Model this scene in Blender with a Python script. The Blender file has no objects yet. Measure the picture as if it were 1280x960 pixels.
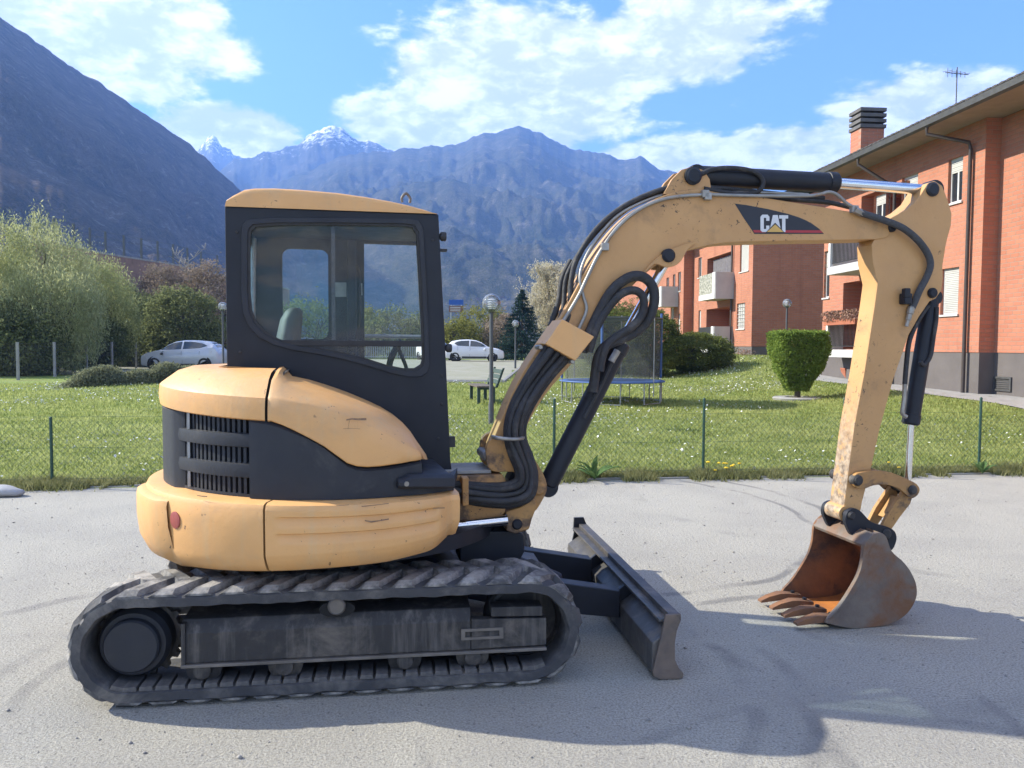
import bpy, bmesh, math, random
import numpy as np
from mathutils import Vector, Matrix, noise

random.seed(7)
RNG = np.random.default_rng(11)
S = bpy.context.scene
COL = S.collection

# ------------------------------------------------------------------ camera
CAMZ = 1.7
F = 980.0                                   # focal length in pixels of a 1280 px wide frame
PITCH = math.atan(48 / 980)
ROLL = math.radians(0.3)
_up0 = Vector((0, math.sin(PITCH), math.cos(PITCH)))
FWD = Vector((0, math.cos(PITCH), -math.sin(PITCH)))
RIGHT = Vector((1, 0, 0)) * math.cos(ROLL) + _up0 * math.sin(ROLL)
UP = -Vector((1, 0, 0)) * math.sin(ROLL) + _up0 * math.cos(ROLL)
CAM = Vector((0, 0, CAMZ))
cam = bpy.data.cameras.new('camera')
cam.sensor_width = 36
cam.lens = 36 * F / 1280
cam.clip_start = 0.05
cam.clip_end = 20000
cam_ob = bpy.data.objects.new('camera', cam)
COL.objects.link(cam_ob)
cam_ob.matrix_world = Matrix((
    (RIGHT.x, UP.x, -FWD.x, CAM.x), (RIGHT.y, UP.y, -FWD.y, CAM.y),
    (RIGHT.z, UP.z, -FWD.z, CAM.z), (0, 0, 0, 1)))
S.camera = cam_ob

# ------------------------------------------------------------------ light and sky
SUN_DIR = Vector((-1.52, 0.33, 1.0)).normalized()      # towards the sun: behind the machine, to the left
SUN_EL = math.asin(SUN_DIR.z)
SUN_AZ = math.atan2(SUN_DIR.x, SUN_DIR.y)
sun = bpy.data.lights.new('sun', 'SUN')
sun.energy = 5.0
sun.angle = math.radians(0.6)
sun.color = (1.0, 0.945, 0.80)
sun_ob = bpy.data.objects.new('sun', sun)
COL.objects.link(sun_ob)
sun_ob.rotation_euler = SUN_DIR.to_track_quat('Z', 'Y').to_euler()
sun_ob.location = (-20, 10, 40)

S.view_settings.view_transform = 'Standard'
S.view_settings.look = 'None'
S.view_settings.exposure = 1.42
S.view_settings.gamma = 1.0
S.render.engine = 'CYCLES'
S.cycles.use_denoising = True
S.cycles.max_bounces = 8
S.cycles.transparent_max_bounces = 16
S.cycles.volume_bounces = 1
S.cycles.caustics_reflective = False
S.cycles.caustics_refractive = False


def ray(px, py):
    x = (px - 640) / F
    y = (480 - py) / F
    return FWD + RIGHT * x + UP * y


class NT:
    """short hand for building node trees"""
    def __init__(self, tree):
        self.t = tree
        self.n = tree.nodes
        self.l = tree.links
    def new(self, kind, **kw):
        nd = self.n.new(kind)
        for k, v in kw.items():
            setattr(nd, k, v)
        return nd
    def put(self, nd, sock, val):
        s = nd.inputs[sock]
        if hasattr(val, 'links'):
            self.l.new(val, s)
        else:
            s.default_value = val
    def math(self, op, a, b=None, c=None, clamp=False):
        nd = self.new('ShaderNodeMath', operation=op, use_clamp=clamp)
        self.put(nd, 0, a)
        if b is not None: self.put(nd, 1, b)
        if c is not None: self.put(nd, 2, c)
        return nd.outputs[0]
    def vmath(self, op, a, b=None, out=0):
        nd = self.new('ShaderNodeVectorMath', operation=op)
        self.put(nd, 0, a)
        if b is not None: self.put(nd, 1, b)
        return nd.outputs['Value'] if out == 'v' else nd.outputs[0]
    def mrange(self, v, a, b, lo=0.0, hi=1.0, smooth=True):
        nd = self.new('ShaderNodeMapRange')
        nd.interpolation_type = 'SMOOTHSTEP' if smooth else 'LINEAR'
        self.put(nd, 'Value', v)
        nd.inputs['From Min'].default_value = a
        nd.inputs['From Max'].default_value = b
        nd.inputs['To Min'].default_value = lo
        nd.inputs['To Max'].default_value = hi
        return nd.outputs['Result']
    def noise(self, vec, scale, detail=5, rough=0.55, dist=0.0):
        nd = self.new('ShaderNodeTexNoise')
        if vec is not None: self.l.new(vec, nd.inputs['Vector'])
        nd.inputs['Scale'].default_value = scale
        nd.inputs['Detail'].default_value = detail
        nd.inputs['Roughness'].default_value = rough
        nd.inputs['Distortion'].default_value = dist
        return nd.outputs['Fac']
    def mix(self, fac, a, b, mode='MIX'):
        nd = self.new('ShaderNodeMix', data_type='RGBA', blend_type=mode)
        self.put(nd, 0, fac)
        for i, v in ((6, a), (7, b)):
            if not hasattr(v, 'links') and len(v) == 3: v = (*v, 1)
            self.put(nd, i, v)
        return nd.outputs[2]
    def ramp(self, fac, stops):
        nd = self.new('ShaderNodeValToRGB')
        e = nd.color_ramp.elements
        while len(e) < len(stops): e.new(0.5)
        for el, (p, c) in zip(e, stops):
            el.position = p
            el.color = (*c, 1) if len(c) == 3 else c
        self.l.new(fac, nd.inputs[0])
        return nd.outputs[0]


world = bpy.data.worlds.new('World')
S.world = world
world.use_nodes = True
w = NT(world.node_tree)
w.n.clear()
sky = w.new('ShaderNodeTexSky', sky_type='NISHITA')
sky.sun_disc = False
sky.sun_elevation = SUN_EL
sky.sun_rotation = SUN_AZ
sky.air_density = 1.0
sky.dust_density = 0.35
sky.ozone_density = 2.2
SKY_STRENGTH = 0.105
tc = w.new('ShaderNodeTexCoord')
dirv = w.vmath('NORMALIZE', tc.outputs['Generated'])
sep = w.new('ShaderNodeSeparateXYZ')
w.l.new(dirv, sep.inputs[0])
den = w.math('ADD', w.math('MAXIMUM', sep.outputs[2], 0.0), 0.35)
comb = w.new('ShaderNodeCombineXYZ')
w.l.new(w.math('DIVIDE', sep.outputs[0], den), comb.inputs[0])
w.l.new(w.math('DIVIDE', sep.outputs[1], den), comb.inputs[1])
w.l.new(w.math('MULTIPLY', sep.outputs[2], 1.6), comb.inputs[2])
cvec = comb.outputs[0]
n_big = w.noise(cvec, 2.6, 4, 0.5, 0.2)
n_mid = w.noise(cvec, 6.5, 9, 0.58, 0.25)
n_fine = w.noise(cvec, 20, 7, 0.6, 0.3)
dens = w.math('ADD', w.math('MULTIPLY', n_mid, 0.78), w.math('MULTIPLY', n_fine, 0.20))
# where the cloud banks of this sky stand: centre (pixel), half sizes (pixels), weight
banks = [
    (70, 35, 230, 95, .50), (165, 95, 75, 52, .36), (258, 14, 46, 34, .34), (290, 165, 105, 44, .56), (215, 140, 60, 32, .2),
    (660, 95, 220, 100, .50), (600, 160, 220, 62, .54), (865, 45, 150, 80, .46), (700, 20, 150, 50, .16), (560, 5, 40, 22, .18),
    (860, 208, 220, 40, .58), (980, 198, 130, 44, .54), (1150, 150, 115, 62, .58), (1045, 150, 40, 18, .14),
    (505, 165, 70, 34, .24),
]
bank = None
for (bx, by, hx, hy, wt) in banks:
    c = ray(bx, by).normalized()
    d = w.vmath('SUBTRACT', dirv, tuple(c))
    d = w.vmath('MULTIPLY', d, (F / hx, F / hx * 0.6, F / hy))
    g = w.mrange(w.vmath('LENGTH', d, out='v'), 0.15, 1.35, wt, 0.0)
    bank = g if bank is None else w.math('MAXIMUM', bank, g)
# the rest of the sky, out of frame: cumulus thickened for whiter fill light
inview = w.mrange(sep.outputs[1], 0.45, 0.70)
general = w.math('MULTIPLY', w.mrange(n_big, 0.38, 0.60, 0.0, 0.46), w.math('SUBTRACT', 1.0, inview))
bank = w.math('MAXIMUM', bank, general)
cover = w.mrange(w.math('ADD', dens, bank), 0.69, 0.83)
lit = w.mrange(w.math('ADD', w.math('MULTIPLY', n_fine, 0.5), w.math('MULTIPLY', n_mid, 0.5)), 0.42, 0.62)
ccol = w.mix(lit, (4.0, 4.1, 4.7), (7.6, 7.5, 7.3))
skyc = w.mix(1.0, sky.outputs[0], (0.52, 0.74, 1.0), 'MULTIPLY')
final = w.mix(w.math('MULTIPLY', cover, 0.93), skyc, ccol)
bg = w.new('ShaderNodeBackground')
w.l.new(final, bg.inputs[0])
bg.inputs[1].default_value = SKY_STRENGTH
wo = w.new('ShaderNodeOutputWorld')
w.l.new(bg.outputs[0], wo.inputs[0])

# ------------------------------------------------------------------ materials
def _mat(name):
    m = bpy.data.materials.new(name)
    m.use_nodes = True
    t = NT(m.node_tree)
    t.n.clear()
    out = t.new('ShaderNodeOutputMaterial')
    return m, t, out


def pmat(name, c1, c2=None, scale=6, rough=0.6, r2=None, bump=0.0, bscale=60, metal=0.0, dirt=None, dscale=3.0,
         dlo=0.55, dhi=0.72, spec=0.5, chips=None, chip_thr=0.70, chip_scale=22, streak=None, coat=0.0):
    m, t, out = _mat(name)
    b = t.new('ShaderNodeBsdfPrincipled')
    tcn = t.new('ShaderNodeTexCoord')
    v = tcn.outputs['Object']
    if c2 is None: c2 = tuple(x * 0.8 for x in c1)
    n = t.noise(v, scale, 6, 0.6)
    col = t.ramp(n, [(0.32, c1), (0.68, c2)])
    rgh = t.mrange(t.noise(v, scale * 3.1, 4), 0.3, 0.7, rough, r2 if r2 is not None else min(1, rough + 0.12))
    if streak:
        mp = t.new('ShaderNodeMapping')
        mp.inputs['Scale'].default_value = (14, 14, 1.1)
        t.l.new(v, mp.inputs[0])
        s = t.mrange(t.noise(mp.outputs[0], 1.0, 5, 0.65), 0.50, 0.75)
        col = t.mix(t.math('MULTIPLY', s, 0.55), col, streak)
    if dirt:
        d = t.mrange(t.noise(v, dscale, 8, 0.68, 0.3), dlo, dhi)
        col = t.mix(d, col, dirt)
        rgh = t.math('MAXIMUM', rgh, t.math('MULTIPLY', d, 0.9))
    if chips:
        c = t.mrange(t.noise(v, chip_scale, 5, 0.7, 0.6), chip_thr, chip_thr + 0.04)
        g = t.mrange(t.noise(v, 2.2, 3), 0.46, 0.60)
        c = t.math('MULTIPLY', c, g)
        col = t.mix(c, col, chips)
    t.l.new(col, b.inputs['Base Color'])
    t.l.new(rgh, b.inputs['Roughness'])
    b.inputs['Metallic'].default_value = metal
    b.inputs['Specular IOR Level'].default_value = spec
    if coat:
        b.inputs['Coat Weight'].default_value = coat
        b.inputs['Coat Roughness'].default_value = 0.15
    if bump:
        bp = t.new('ShaderNodeBump')
        bp.inputs['Strength'].default_value = 1.0
        bp.inputs['Distance'].default_value = bump
        t.l.new(t.noise(v, bscale, 6, 0.65), bp.inputs['Height'])
        t.l.new(bp.outputs[0], b.inputs['Normal'])
    t.l.new(b.outputs[0], out.inputs[0])
    return m


def leaf_mat(name, c1, c2, scale=1.2, trans=0.35):
    m, t, out = _mat(name)
    tcn = t.new('ShaderNodeTexCoord')
    geo = t.new('ShaderNodeNewGeometry')
    n = t.noise(tcn.outputs['Object'], scale, 4, 0.6)
    k = t.math('ADD', t.math('MULTIPLY', n, 0.75), t.math('MULTIPLY', geo.outputs['Random Per Island'], 0.35))
    col = t.ramp(k, [(0.30, c1), (0.75, c2)])
    d = t.new('ShaderNodeBsdfDiffuse')
    tr = t.new('ShaderNodeBsdfTranslucent')
    t.l.new(col, d.inputs[0])
    t.l.new(col, tr.inputs[0])
    mx = t.new('ShaderNodeMixShader')
    mx.inputs[0].default_value = trans
    t.l.new(d.outputs[0], mx.inputs[1])
    t.l.new(tr.outputs[0], mx.inputs[2])
    t.l.new(mx.outputs[0], out.inputs[0])
    return m


def glass_mat(name, tint, gloss=1.0, film=0.0, filmcol=(.3, .35, .35)):
    m, t, out = _mat(name)
    tr = t.new('ShaderNodeBsdfTransparent')
    tr.inputs[0].default_value = (*tint, 1)
    gl = t.new('ShaderNodeBsdfGlossy')
    gl.inputs['Roughness'].default_value = 0.03
    fr = t.new('ShaderNodeFresnel')
    fr.inputs[0].default_value = 1.5
    mx = t.new('ShaderNodeMixShader')
    t.l.new(t.math('MULTIPLY', fr.outputs[0], gloss, clamp=True), mx.inputs[0])
    t.l.new(tr.outputs[0], mx.inputs[1])
    t.l.new(gl.outputs[0], mx.inputs[2])
    res = mx.outputs[0]
    if film:
        tcn = t.new('ShaderNodeTexCoord')
        df = t.new('ShaderNodeBsdfDiffuse')
        df.inputs[0].default_value = (*filmcol, 1)
        m2 = t.new('ShaderNodeMixShader')
        t.l.new(t.mrange(t.noise(tcn.outputs['Object'], 3.0, 7, 0.65, 0.5), 0.35, 0.75, film * 0.4, film), m2.inputs[0])
        t.l.new(res, m2.inputs[1])
        t.l.new(df.outputs[0], m2.inputs[2])
        res = m2.outputs[0]
    t.l.new(res, out.inputs[0])
    return m


def veil_mat(name, col, alpha):
    m, t, out = _mat(name)
    tr = t.new('ShaderNodeBsdfTransparent')
    df = t.new('ShaderNodeBsdfDiffuse')
    df.inputs[0].default_value = (*col, 1)
    mx = t.new('ShaderNodeMixShader')
    mx.inputs[0].default_value = alpha
    t.l.new(tr.outputs[0], mx.inputs[1])
    t.l.new(df.outputs[0], mx.inputs[2])
    t.l.new(mx.outputs[0], out.inputs[0])
    return m


def brick_mat(name, c1, c2, mortar, axis):
    """clay brick wall; axis = the wall's horizontal direction"""
    m, t, out = _mat(name)
    geo = t.new('ShaderNodeNewGeometry')
    p = geo.outputs['Position']
    u = t.vmath('DOT_PRODUCT', p, tuple(axis), out='v')
    sp = t.new('ShaderNodeSeparateXYZ')
    t.l.new(p, sp.inputs[0])
    cb = t.new('ShaderNodeCombineXYZ')
    t.l.new(u, cb.inputs[0])
    t.l.new(sp.outputs[2], cb.inputs[1])
    br = t.new('ShaderNodeTexBrick')
    t.l.new(cb.outputs[0], br.inputs['Vector'])
    br.inputs['Color1'].default_value = (*c1, 1)
    br.inputs['Color2'].default_value = (*c2, 1)
    br.inputs['Mortar'].default_value = (*mortar, 1)
    br.inputs['Scale'].default_value = 1.0
    br.inputs['Mortar Size'].default_value = 0.010
    br.inputs['Mortar Smooth'].default_value = 0.3
    br.inputs['Brick Width'].default_value = 0.30
    br.inputs['Row Height'].default_value = 0.11
    col = t.mix(t.mrange(t.noise(p, 0.6, 5), 0.3, 0.7, 0, 0.35), br.outputs['Color'], tuple(x * 0.72 for x in c1))
    big = t.mrange(t.noise(p, 0.22, 6, 0.65), 0.38, 0.66, 0, 0.30)
    col = t.mix(big, col, tuple(x * 1.25 + .03 for x in c1))
    mp = t.new('ShaderNodeMapping')
    mp.inputs['Scale'].default_value = (2.2, 2.2, 0.16)
    t.l.new(p, mp.inputs[0])
    col = t.mix(t.mrange(t.noise(mp.outputs[0], 1.0, 6, 0.7), 0.50, 0.72, 0, 0.38), col, tuple(x * 0.5 for x in c1))
    b = t.new('ShaderNodeBsdfPrincipled')
    b.inputs['Roughness'].default_value = 0.85
    t.l.new(col, b.inputs['Base Color'])
    bp = t.new('ShaderNodeBump')
    bp.inputs['Distance'].default_value = 0.012
    bp.invert = True
    t.l.new(br.outputs['Fac'], bp.inputs['Height'])
    t.l.new(bp.outputs[0], b.inputs['Normal'])
    t.l.new(b.outputs[0], out.inputs[0])
    return m


# ------------------------------------------------------------------ mesh helpers
def catmull(pts, k=6):
    pts = [Vector(p) for p in pts]
    if len(pts) < 3: return pts
    out = []
    n = len(pts)
    for i in range(n - 1):
        p0, p1, p2, p3 = pts[max(i - 1, 0)], pts[i], pts[i + 1], pts[min(i + 2, n - 1)]
        for j in range(k):
            t = j / k
            out.append(0.5 * ((2 * p1) + (p2 - p0) * t + (2 * p0 - 5 * p1 + 4 * p2 - p3) * t * t + (3 * p1 - p0 - 3 * p2 + p3) * t ** 3))
    out.append(pts[-1])
    return out


class MB:
    def __init__(self):
        self.v, self.f = [], []
    def add(self, vs, fs):
        o = len(self.v)
        self.v += [Vector(p) for p in vs]
        self.f += [tuple(i + o for i in f) for f in fs]
        return self
    def box(self, c, half, ax=None):
        """half = half sizes, ax = three axes"""
        c = Vector(c)
        X, Y, Z = ax if ax else (Vector((1, 0, 0)), Vector((0, 1, 0)), Vector((0, 0, 1)))
        vs = [c + X * (sx * half[0]) + Y * (sy * half[1]) + Z * (sz * half[2]) for sz in (-1, 1) for sy in (-1, 1) for sx in (-1, 1)]
        return self.add(vs, [(0, 2, 3, 1), (4, 5, 7, 6), (0, 1, 5, 4), (2, 6, 7, 3), (0, 4, 6, 2), (1, 3, 7, 5)])
    def loft(self, loops, caps=True, closed=False):
        n = len(loops[0])
        vs = [p for l in loops for p in l]
        fs = []
        m = len(loops)
        for i in range(m if closed else m - 1):
            a, b = i * n, ((i + 1) % m) * n
            for j in range(n):
                fs.append((a + j, a + (j + 1) % n, b + (j + 1) % n, b + j))
        if caps and not closed:
            fs.append(tuple(range(n - 1, -1, -1)))
            fs.append(tuple((m - 1) * n + j for j in range(n)))
        return self.add(vs, fs)
    def sheet(self, rows):
        n = len(rows[0])
        vs = [p for r in rows for p in r]
        fs = [(i * n + j, i * n + j + 1, (i + 1) * n + j + 1, (i + 1) * n + j) for i in range(len(rows) - 1) for j in range(n - 1)]
        return self.add(vs, fs)
    def cyl(self, p0, p1, r0, r1=None, n=20, caps=True):
        p0, p1 = Vector(p0), Vector(p1)
        r1 = r0 if r1 is None else r1
        d = (p1 - p0).normalized()
        a = d.orthogonal().normalized()
        b = d.cross(a)
        L = []
        for p, r in ((p0, r0), (p1, r1)):
            L.append([p + (a * math.cos(2 * math.pi * i / n) + b * math.sin(2 * math.pi * i / n)) * r for i in range(n)])
        return self.loft(L, caps)
    def lathe(self, p0, d, prof, n=24, caps=True, ring=False):
        p0, d = Vector(p0), Vector(d).normalized()
        a = d.orthogonal().normalized()
        b = d.cross(a)
        L = []
        for r, t in prof:
            r = max(r, 1e-4)
            L.append([p0 + d * t + (a * math.cos(2 * math.pi * i / n) + b * math.sin(2 * math.pi * i / n)) * r for i in range(n)])
        return self.loft(L, caps)
    def tube(self, pts, r, n=8, k=6, caps=True):
        P = catmull(pts, k) if k > 1 else [Vector(p) for p in pts]
        R = r if callable(r) else (lambda t: r)
        L = []
        a = None
        for i, p in enumerate(P):
            d = (P[min(i + 1, len(P) - 1)] - P[max(i - 1, 0)]).normalized()
            a = d.orthogonal().normalized() if a is None else (a - d * a.dot(d)).normalized()
            b = d.cross(a)
            rr = R(i / max(1, len(P) - 1))
            L.append([p + (a * math.cos(2 * math.pi * j / n) + b * math.sin(2 * math.pi * j / n)) * rr for j in range(n)])
        return self.loft(L, caps)
    def sphere(self, c, r, n=16, m=10, sc=(1, 1, 1)):
        c = Vector(c)
        L = []
        for i in range(m + 1):
            th = math.pi * i / m
            s = max(math.sin(th), 1e-3)
            L.append([c + Vector((math.cos(2 * math.pi * j / n) * s * r * sc[0], math.sin(2 * math.pi * j / n) * s * r * sc[1], math.cos(th) * r * sc[2])) for j in range(n)])
        return self.loft(L)
    def ring_plate(self, outer, inner, place, t0, t1, cen=None):
        """plate with a hole; outer, inner: 2-d loops, star shaped about cen; place(a, b, t) gives the 3-d point"""
        cx, cy = cen if cen else (sum(p[0] for p in inner) / len(inner), sum(p[1] for p in inner) / len(inner))
        ang = sorted({round(math.atan2(p[1] - cy, p[0] - cx), 5) for p in list(outer) + list(inner)})
        def hit(loop, a):
            dx, dy = math.cos(a), math.sin(a)
            best = None
            for (x0, y0), (x1, y1) in zip(loop, list(loop[1:]) + [loop[0]]):
                ex, ey = x1 - x0, y1 - y0
                den = dx * ey - dy * ex
                if abs(den) < 1e-12: continue
                t = ((x0 - cx) * ey - (y0 - cy) * ex) / den
                s = ((x0 - cx) * dy - (y0 - cy) * dx) / den
                if t > 0 and -1e-4 <= s <= 1.0001:
                    best = t if best is None else max(best, t)
            return (cx + dx * best, cy + dy * best)
        O = [hit(outer, a) for a in ang]
        I = [hit(inner, a) for a in ang]
        loops = [[place(*p, t0) for p in O], [place(*p, t1) for p in O], [place(*p, t1) for p in I], [place(*p, t0) for p in I]]
        n = len(ang)
        vs = [p for l in loops for p in l]
        fs = []
        for i in range(4):
            a, b = i * n, ((i + 1) % 4) * n
            for j in range(n):
                fs.append((a + j, a + (j + 1) % n, b + (j + 1) % n, b + j))
        return self.add(vs, fs)
    def mesh(self, name, mat, org=(0, 0, 0), smooth=30, normals=True):
        me = bpy.data.meshes.new(name)
        o = Vector(org)
        me.from_pydata([p - o for p in self.v], [], self.f)
        if normals:
            bm = bmesh.new()
            bm.from_mesh(me)
            bmesh.ops.recalc_face_normals(bm, faces=bm.faces)
            bm.to_mesh(me)
            bm.free()
        if smooth:
            me.polygons.foreach_set('use_smooth', [True] * len(me.polygons))
            me.set_sharp_from_angle(angle=math.radians(smooth))
        if mat: me.materials.append(mat)
        return me
    def build(self, name, mat, parent=None, smooth=30, bevel=0.0, seg=2, label=None, normals=True):
        org = ORG.get(parent.name if parent else None, Vector((0, 0, 0)))
        me = self.mesh(name, mat, org, smooth, normals)
        o = bpy.data.objects.new(name, me)
        COL.objects.link(o)
        if parent:
            o.parent = parent
            ORG[o.name] = org
        if bevel:
            md = o.modifiers.new('bevel', 'BEVEL')
            md.width = bevel
            md.segments = seg
            md.limit_method = 'ANGLE'
            md.angle_limit = math.radians(35)
            md.harden_normals = True
        if label: o['label'] = label
        return o


ORG = {}


def thing(name, label, cat, loc, group=None):
    o = bpy.data.objects.new(name, None)
    o.empty_display_size = 0.2
    COL.objects.link(o)
    o.location = loc
    ORG[o.name] = Vector(loc)
    o['label'] = label
    o['category'] = cat
    if group: o['group'] = group
    return o


def tag(o, label, cat, group=None):
    o['label'] = label
    o['category'] = cat
    if group: o['group'] = group
    return o


def structure(name, mb, mat, smooth=30, **kw):
    o = mb.build(name, mat, None, smooth, **kw)
    o['kind'] = 'structure'
    return o


def inst(name, me, parent, matrix):
    """one more piece that shares mesh data; matrix is in world space (parents never rotate)"""
    o = bpy.data.objects.new(name, me)
    COL.objects.link(o)
    o.parent = parent
    org = ORG[parent.name]
    o.matrix_basis = Matrix.Translation(-org) @ matrix
    ORG[o.name] = org
    return o


def copy_tree(root, loc, label=None, rotz=None):
    r = root.copy()
    COL.objects.link(r)
    r.location = loc
    if rotz is not None: r.rotation_euler.z = rotz
    if label: r['label'] = label
    for ch in list(root.children):
        c = ch.copy()
        COL.objects.link(c)
        c.parent = r
        for g in list(ch.children):
            d = g.copy()
            COL.objects.link(d)
            d.parent = c
    return r


def fast_mesh(name, verts, faces, mat, org=(0, 0, 0), parent=None, smooth=False):
    """verts (n,3) float array, faces (m,k) int array"""
    me = bpy.data.meshes.new(name)
    verts = np.asarray(verts, dtype=np.float32) - np.asarray(org, dtype=np.float32)
    faces = np.asarray(faces, dtype=np.int32)
    m, k = faces.shape
    me.vertices.add(len(verts))
    me.vertices.foreach_set('co', verts.ravel())
    me.loops.add(m * k)
    me.loops.foreach_set('vertex_index', faces.ravel())
    me.polygons.add(m)
    me.polygons.foreach_set('loop_start', np.arange(0, m * k, k, dtype=np.int32))
    me.polygons.foreach_set('loop_total', np.full(m, k, dtype=np.int32))
    me.update(calc_edges=True)
    me.validate()
    if smooth: me.polygons.foreach_set('use_smooth', [True] * m)
    me.materials.append(mat)
    o = bpy.data.objects.new(name, me)
    COL.objects.link(o)
    if parent:
        o.parent = parent
        ORG[o.name] = ORG[parent.name]
    return o


class Frame:
    """horizontal frame: u along yaw, v to its left, z up"""
    def __init__(self, ox, oy, yaw):
        self.o = Vector((ox, oy, 0))
        a = math.radians(yaw)
        self.U = Vector((math.cos(a), math.sin(a), 0))
        self.V = Vector((-math.sin(a), math.cos(a), 0))
        self.Z = Vector((0, 0, 1))
        self.ax = (self.U, self.V, self.Z)
    def W(self, u, v, z):
        return self.o + self.U * u + self.V * v + self.Z * z
    def at(self, px, py, v):
        """the point of the vertical plane v that this line of sight meets"""
        d = ray(px, py)
        t = ((self.o - CAM).dot(self.V) + v) / d.dot(self.V)
        return CAM + d * t
    def on(self, px, py, v):
        p = self.at(px, py, v) - self.o
        return p.dot(self.U), p.z
    def cyl(self, px, py, R):
        """nearest point on the upright cylinder of radius R round this frame's axis: (angle, z)"""
        d = ray(px, py)
        c = CAM - self.o
        A = d.x ** 2 + d.y ** 2
        B = 2 * (d.x * c.x + d.y * c.y)
        C = c.x ** 2 + c.y ** 2 - R * R
        disc = max(0, B * B - 4 * A * C)
        t = (-B - math.sqrt(disc)) / (2 * A)
        p = CAM + d * t - self.o
        return math.atan2(p.dot(self.V), p.dot(self.U)), p.z
    def ang(self, th, R, z):
        return self.W(R * math.cos(th), R * math.sin(th), z)
    def prism(self, mb, pix, v0, v1, vt=None):
        """outline traced on plane vt (default v0) pushed through to v1 at true size"""
        vt = v0 if vt is None else vt
        q = [self.on(x, y, vt) for x, y in pix]
        return mb.loft([[self.W(u, v0, z) for u, z in q], [self.W(u, v1, z) for u, z in q]])
    def slab(self, mb, uz, v0, v1):
        return mb.loft([[self.W(u, v0, z) for u, z in uz], [self.W(u, v1, z) for u, z in uz]])


def smooth_loop(pts, k=4):
    """closed Catmull-Rom through 2-d points"""
    n = len(pts)
    out = []
    for i in range(n):
        p0, p1, p2, p3 = (Vector(pts[(i + j) % n]) for j in (-1, 0, 1, 2))
        for j in range(k):
            t = j / k
            q = 0.5 * ((2 * p1) + (p2 - p0) * t + (2 * p0 - 5 * p1 + 4 * p2 - p3) * t * t + (3 * p1 - p0 - 3 * p2 + p3) * t ** 3)
            out.append((q.x, q.y))
    return out


def ss(x, a, b):
    t = np.clip((np.asarray(x, dtype=float) - a) / (b - a), 0, 1)
    return t * t * (3 - 2 * t)
# ================================================================== THE SETTING
def yk(x):                                   # where the gravel lot ends and the lawn begins
    return 9.1 + (np.asarray(x, dtype=float) + 5.56) * 0.1175


def tz(x, y):
    """height of the natural ground"""
    x = np.asarray(x, dtype=float)
    y = np.asarray(y, dtype=float)
    d = y - yk(x)
    left = 1 - 0.65 * ss(-x, 12, 20)
    base = 0.05 * ss(d, 0.0, 0.3) + 0.016 * np.clip(d - 0.2, 0, 36) * left
    ex = ss(x, 6, 11) * (0.30 * ss(y, 13, 18) + 0.45 * ss(y, 27, 38))
    return base + ex - 0.03 * (1 - ss(d, -0.3, 0.05))


def tzf(x, y):
    return float(tz(x, y))


def grid_sheet(xs, ys, zf, keep=None):
    X, Y = np.meshgrid(xs, ys)
    Z = zf(X, Y)
    v = np.stack([X.ravel(), Y.ravel(), Z.ravel()], 1)
    nx = len(xs)
    i, j = np.meshgrid(np.arange(len(ys) - 1), np.arange(nx - 1), indexing='ij')
    a = (i * nx + j).ravel()
    f = np.stack([a, a + 1, a + nx + 1, a + nx], 1)
    if keep is not None:
        c = v[f].mean(1)
        f = f[keep(c[:, 0], c[:, 1])]
        u, inv = np.unique(f, return_inverse=True)
        v, f = v[u], inv.reshape(f.shape)
    return v, f


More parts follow.
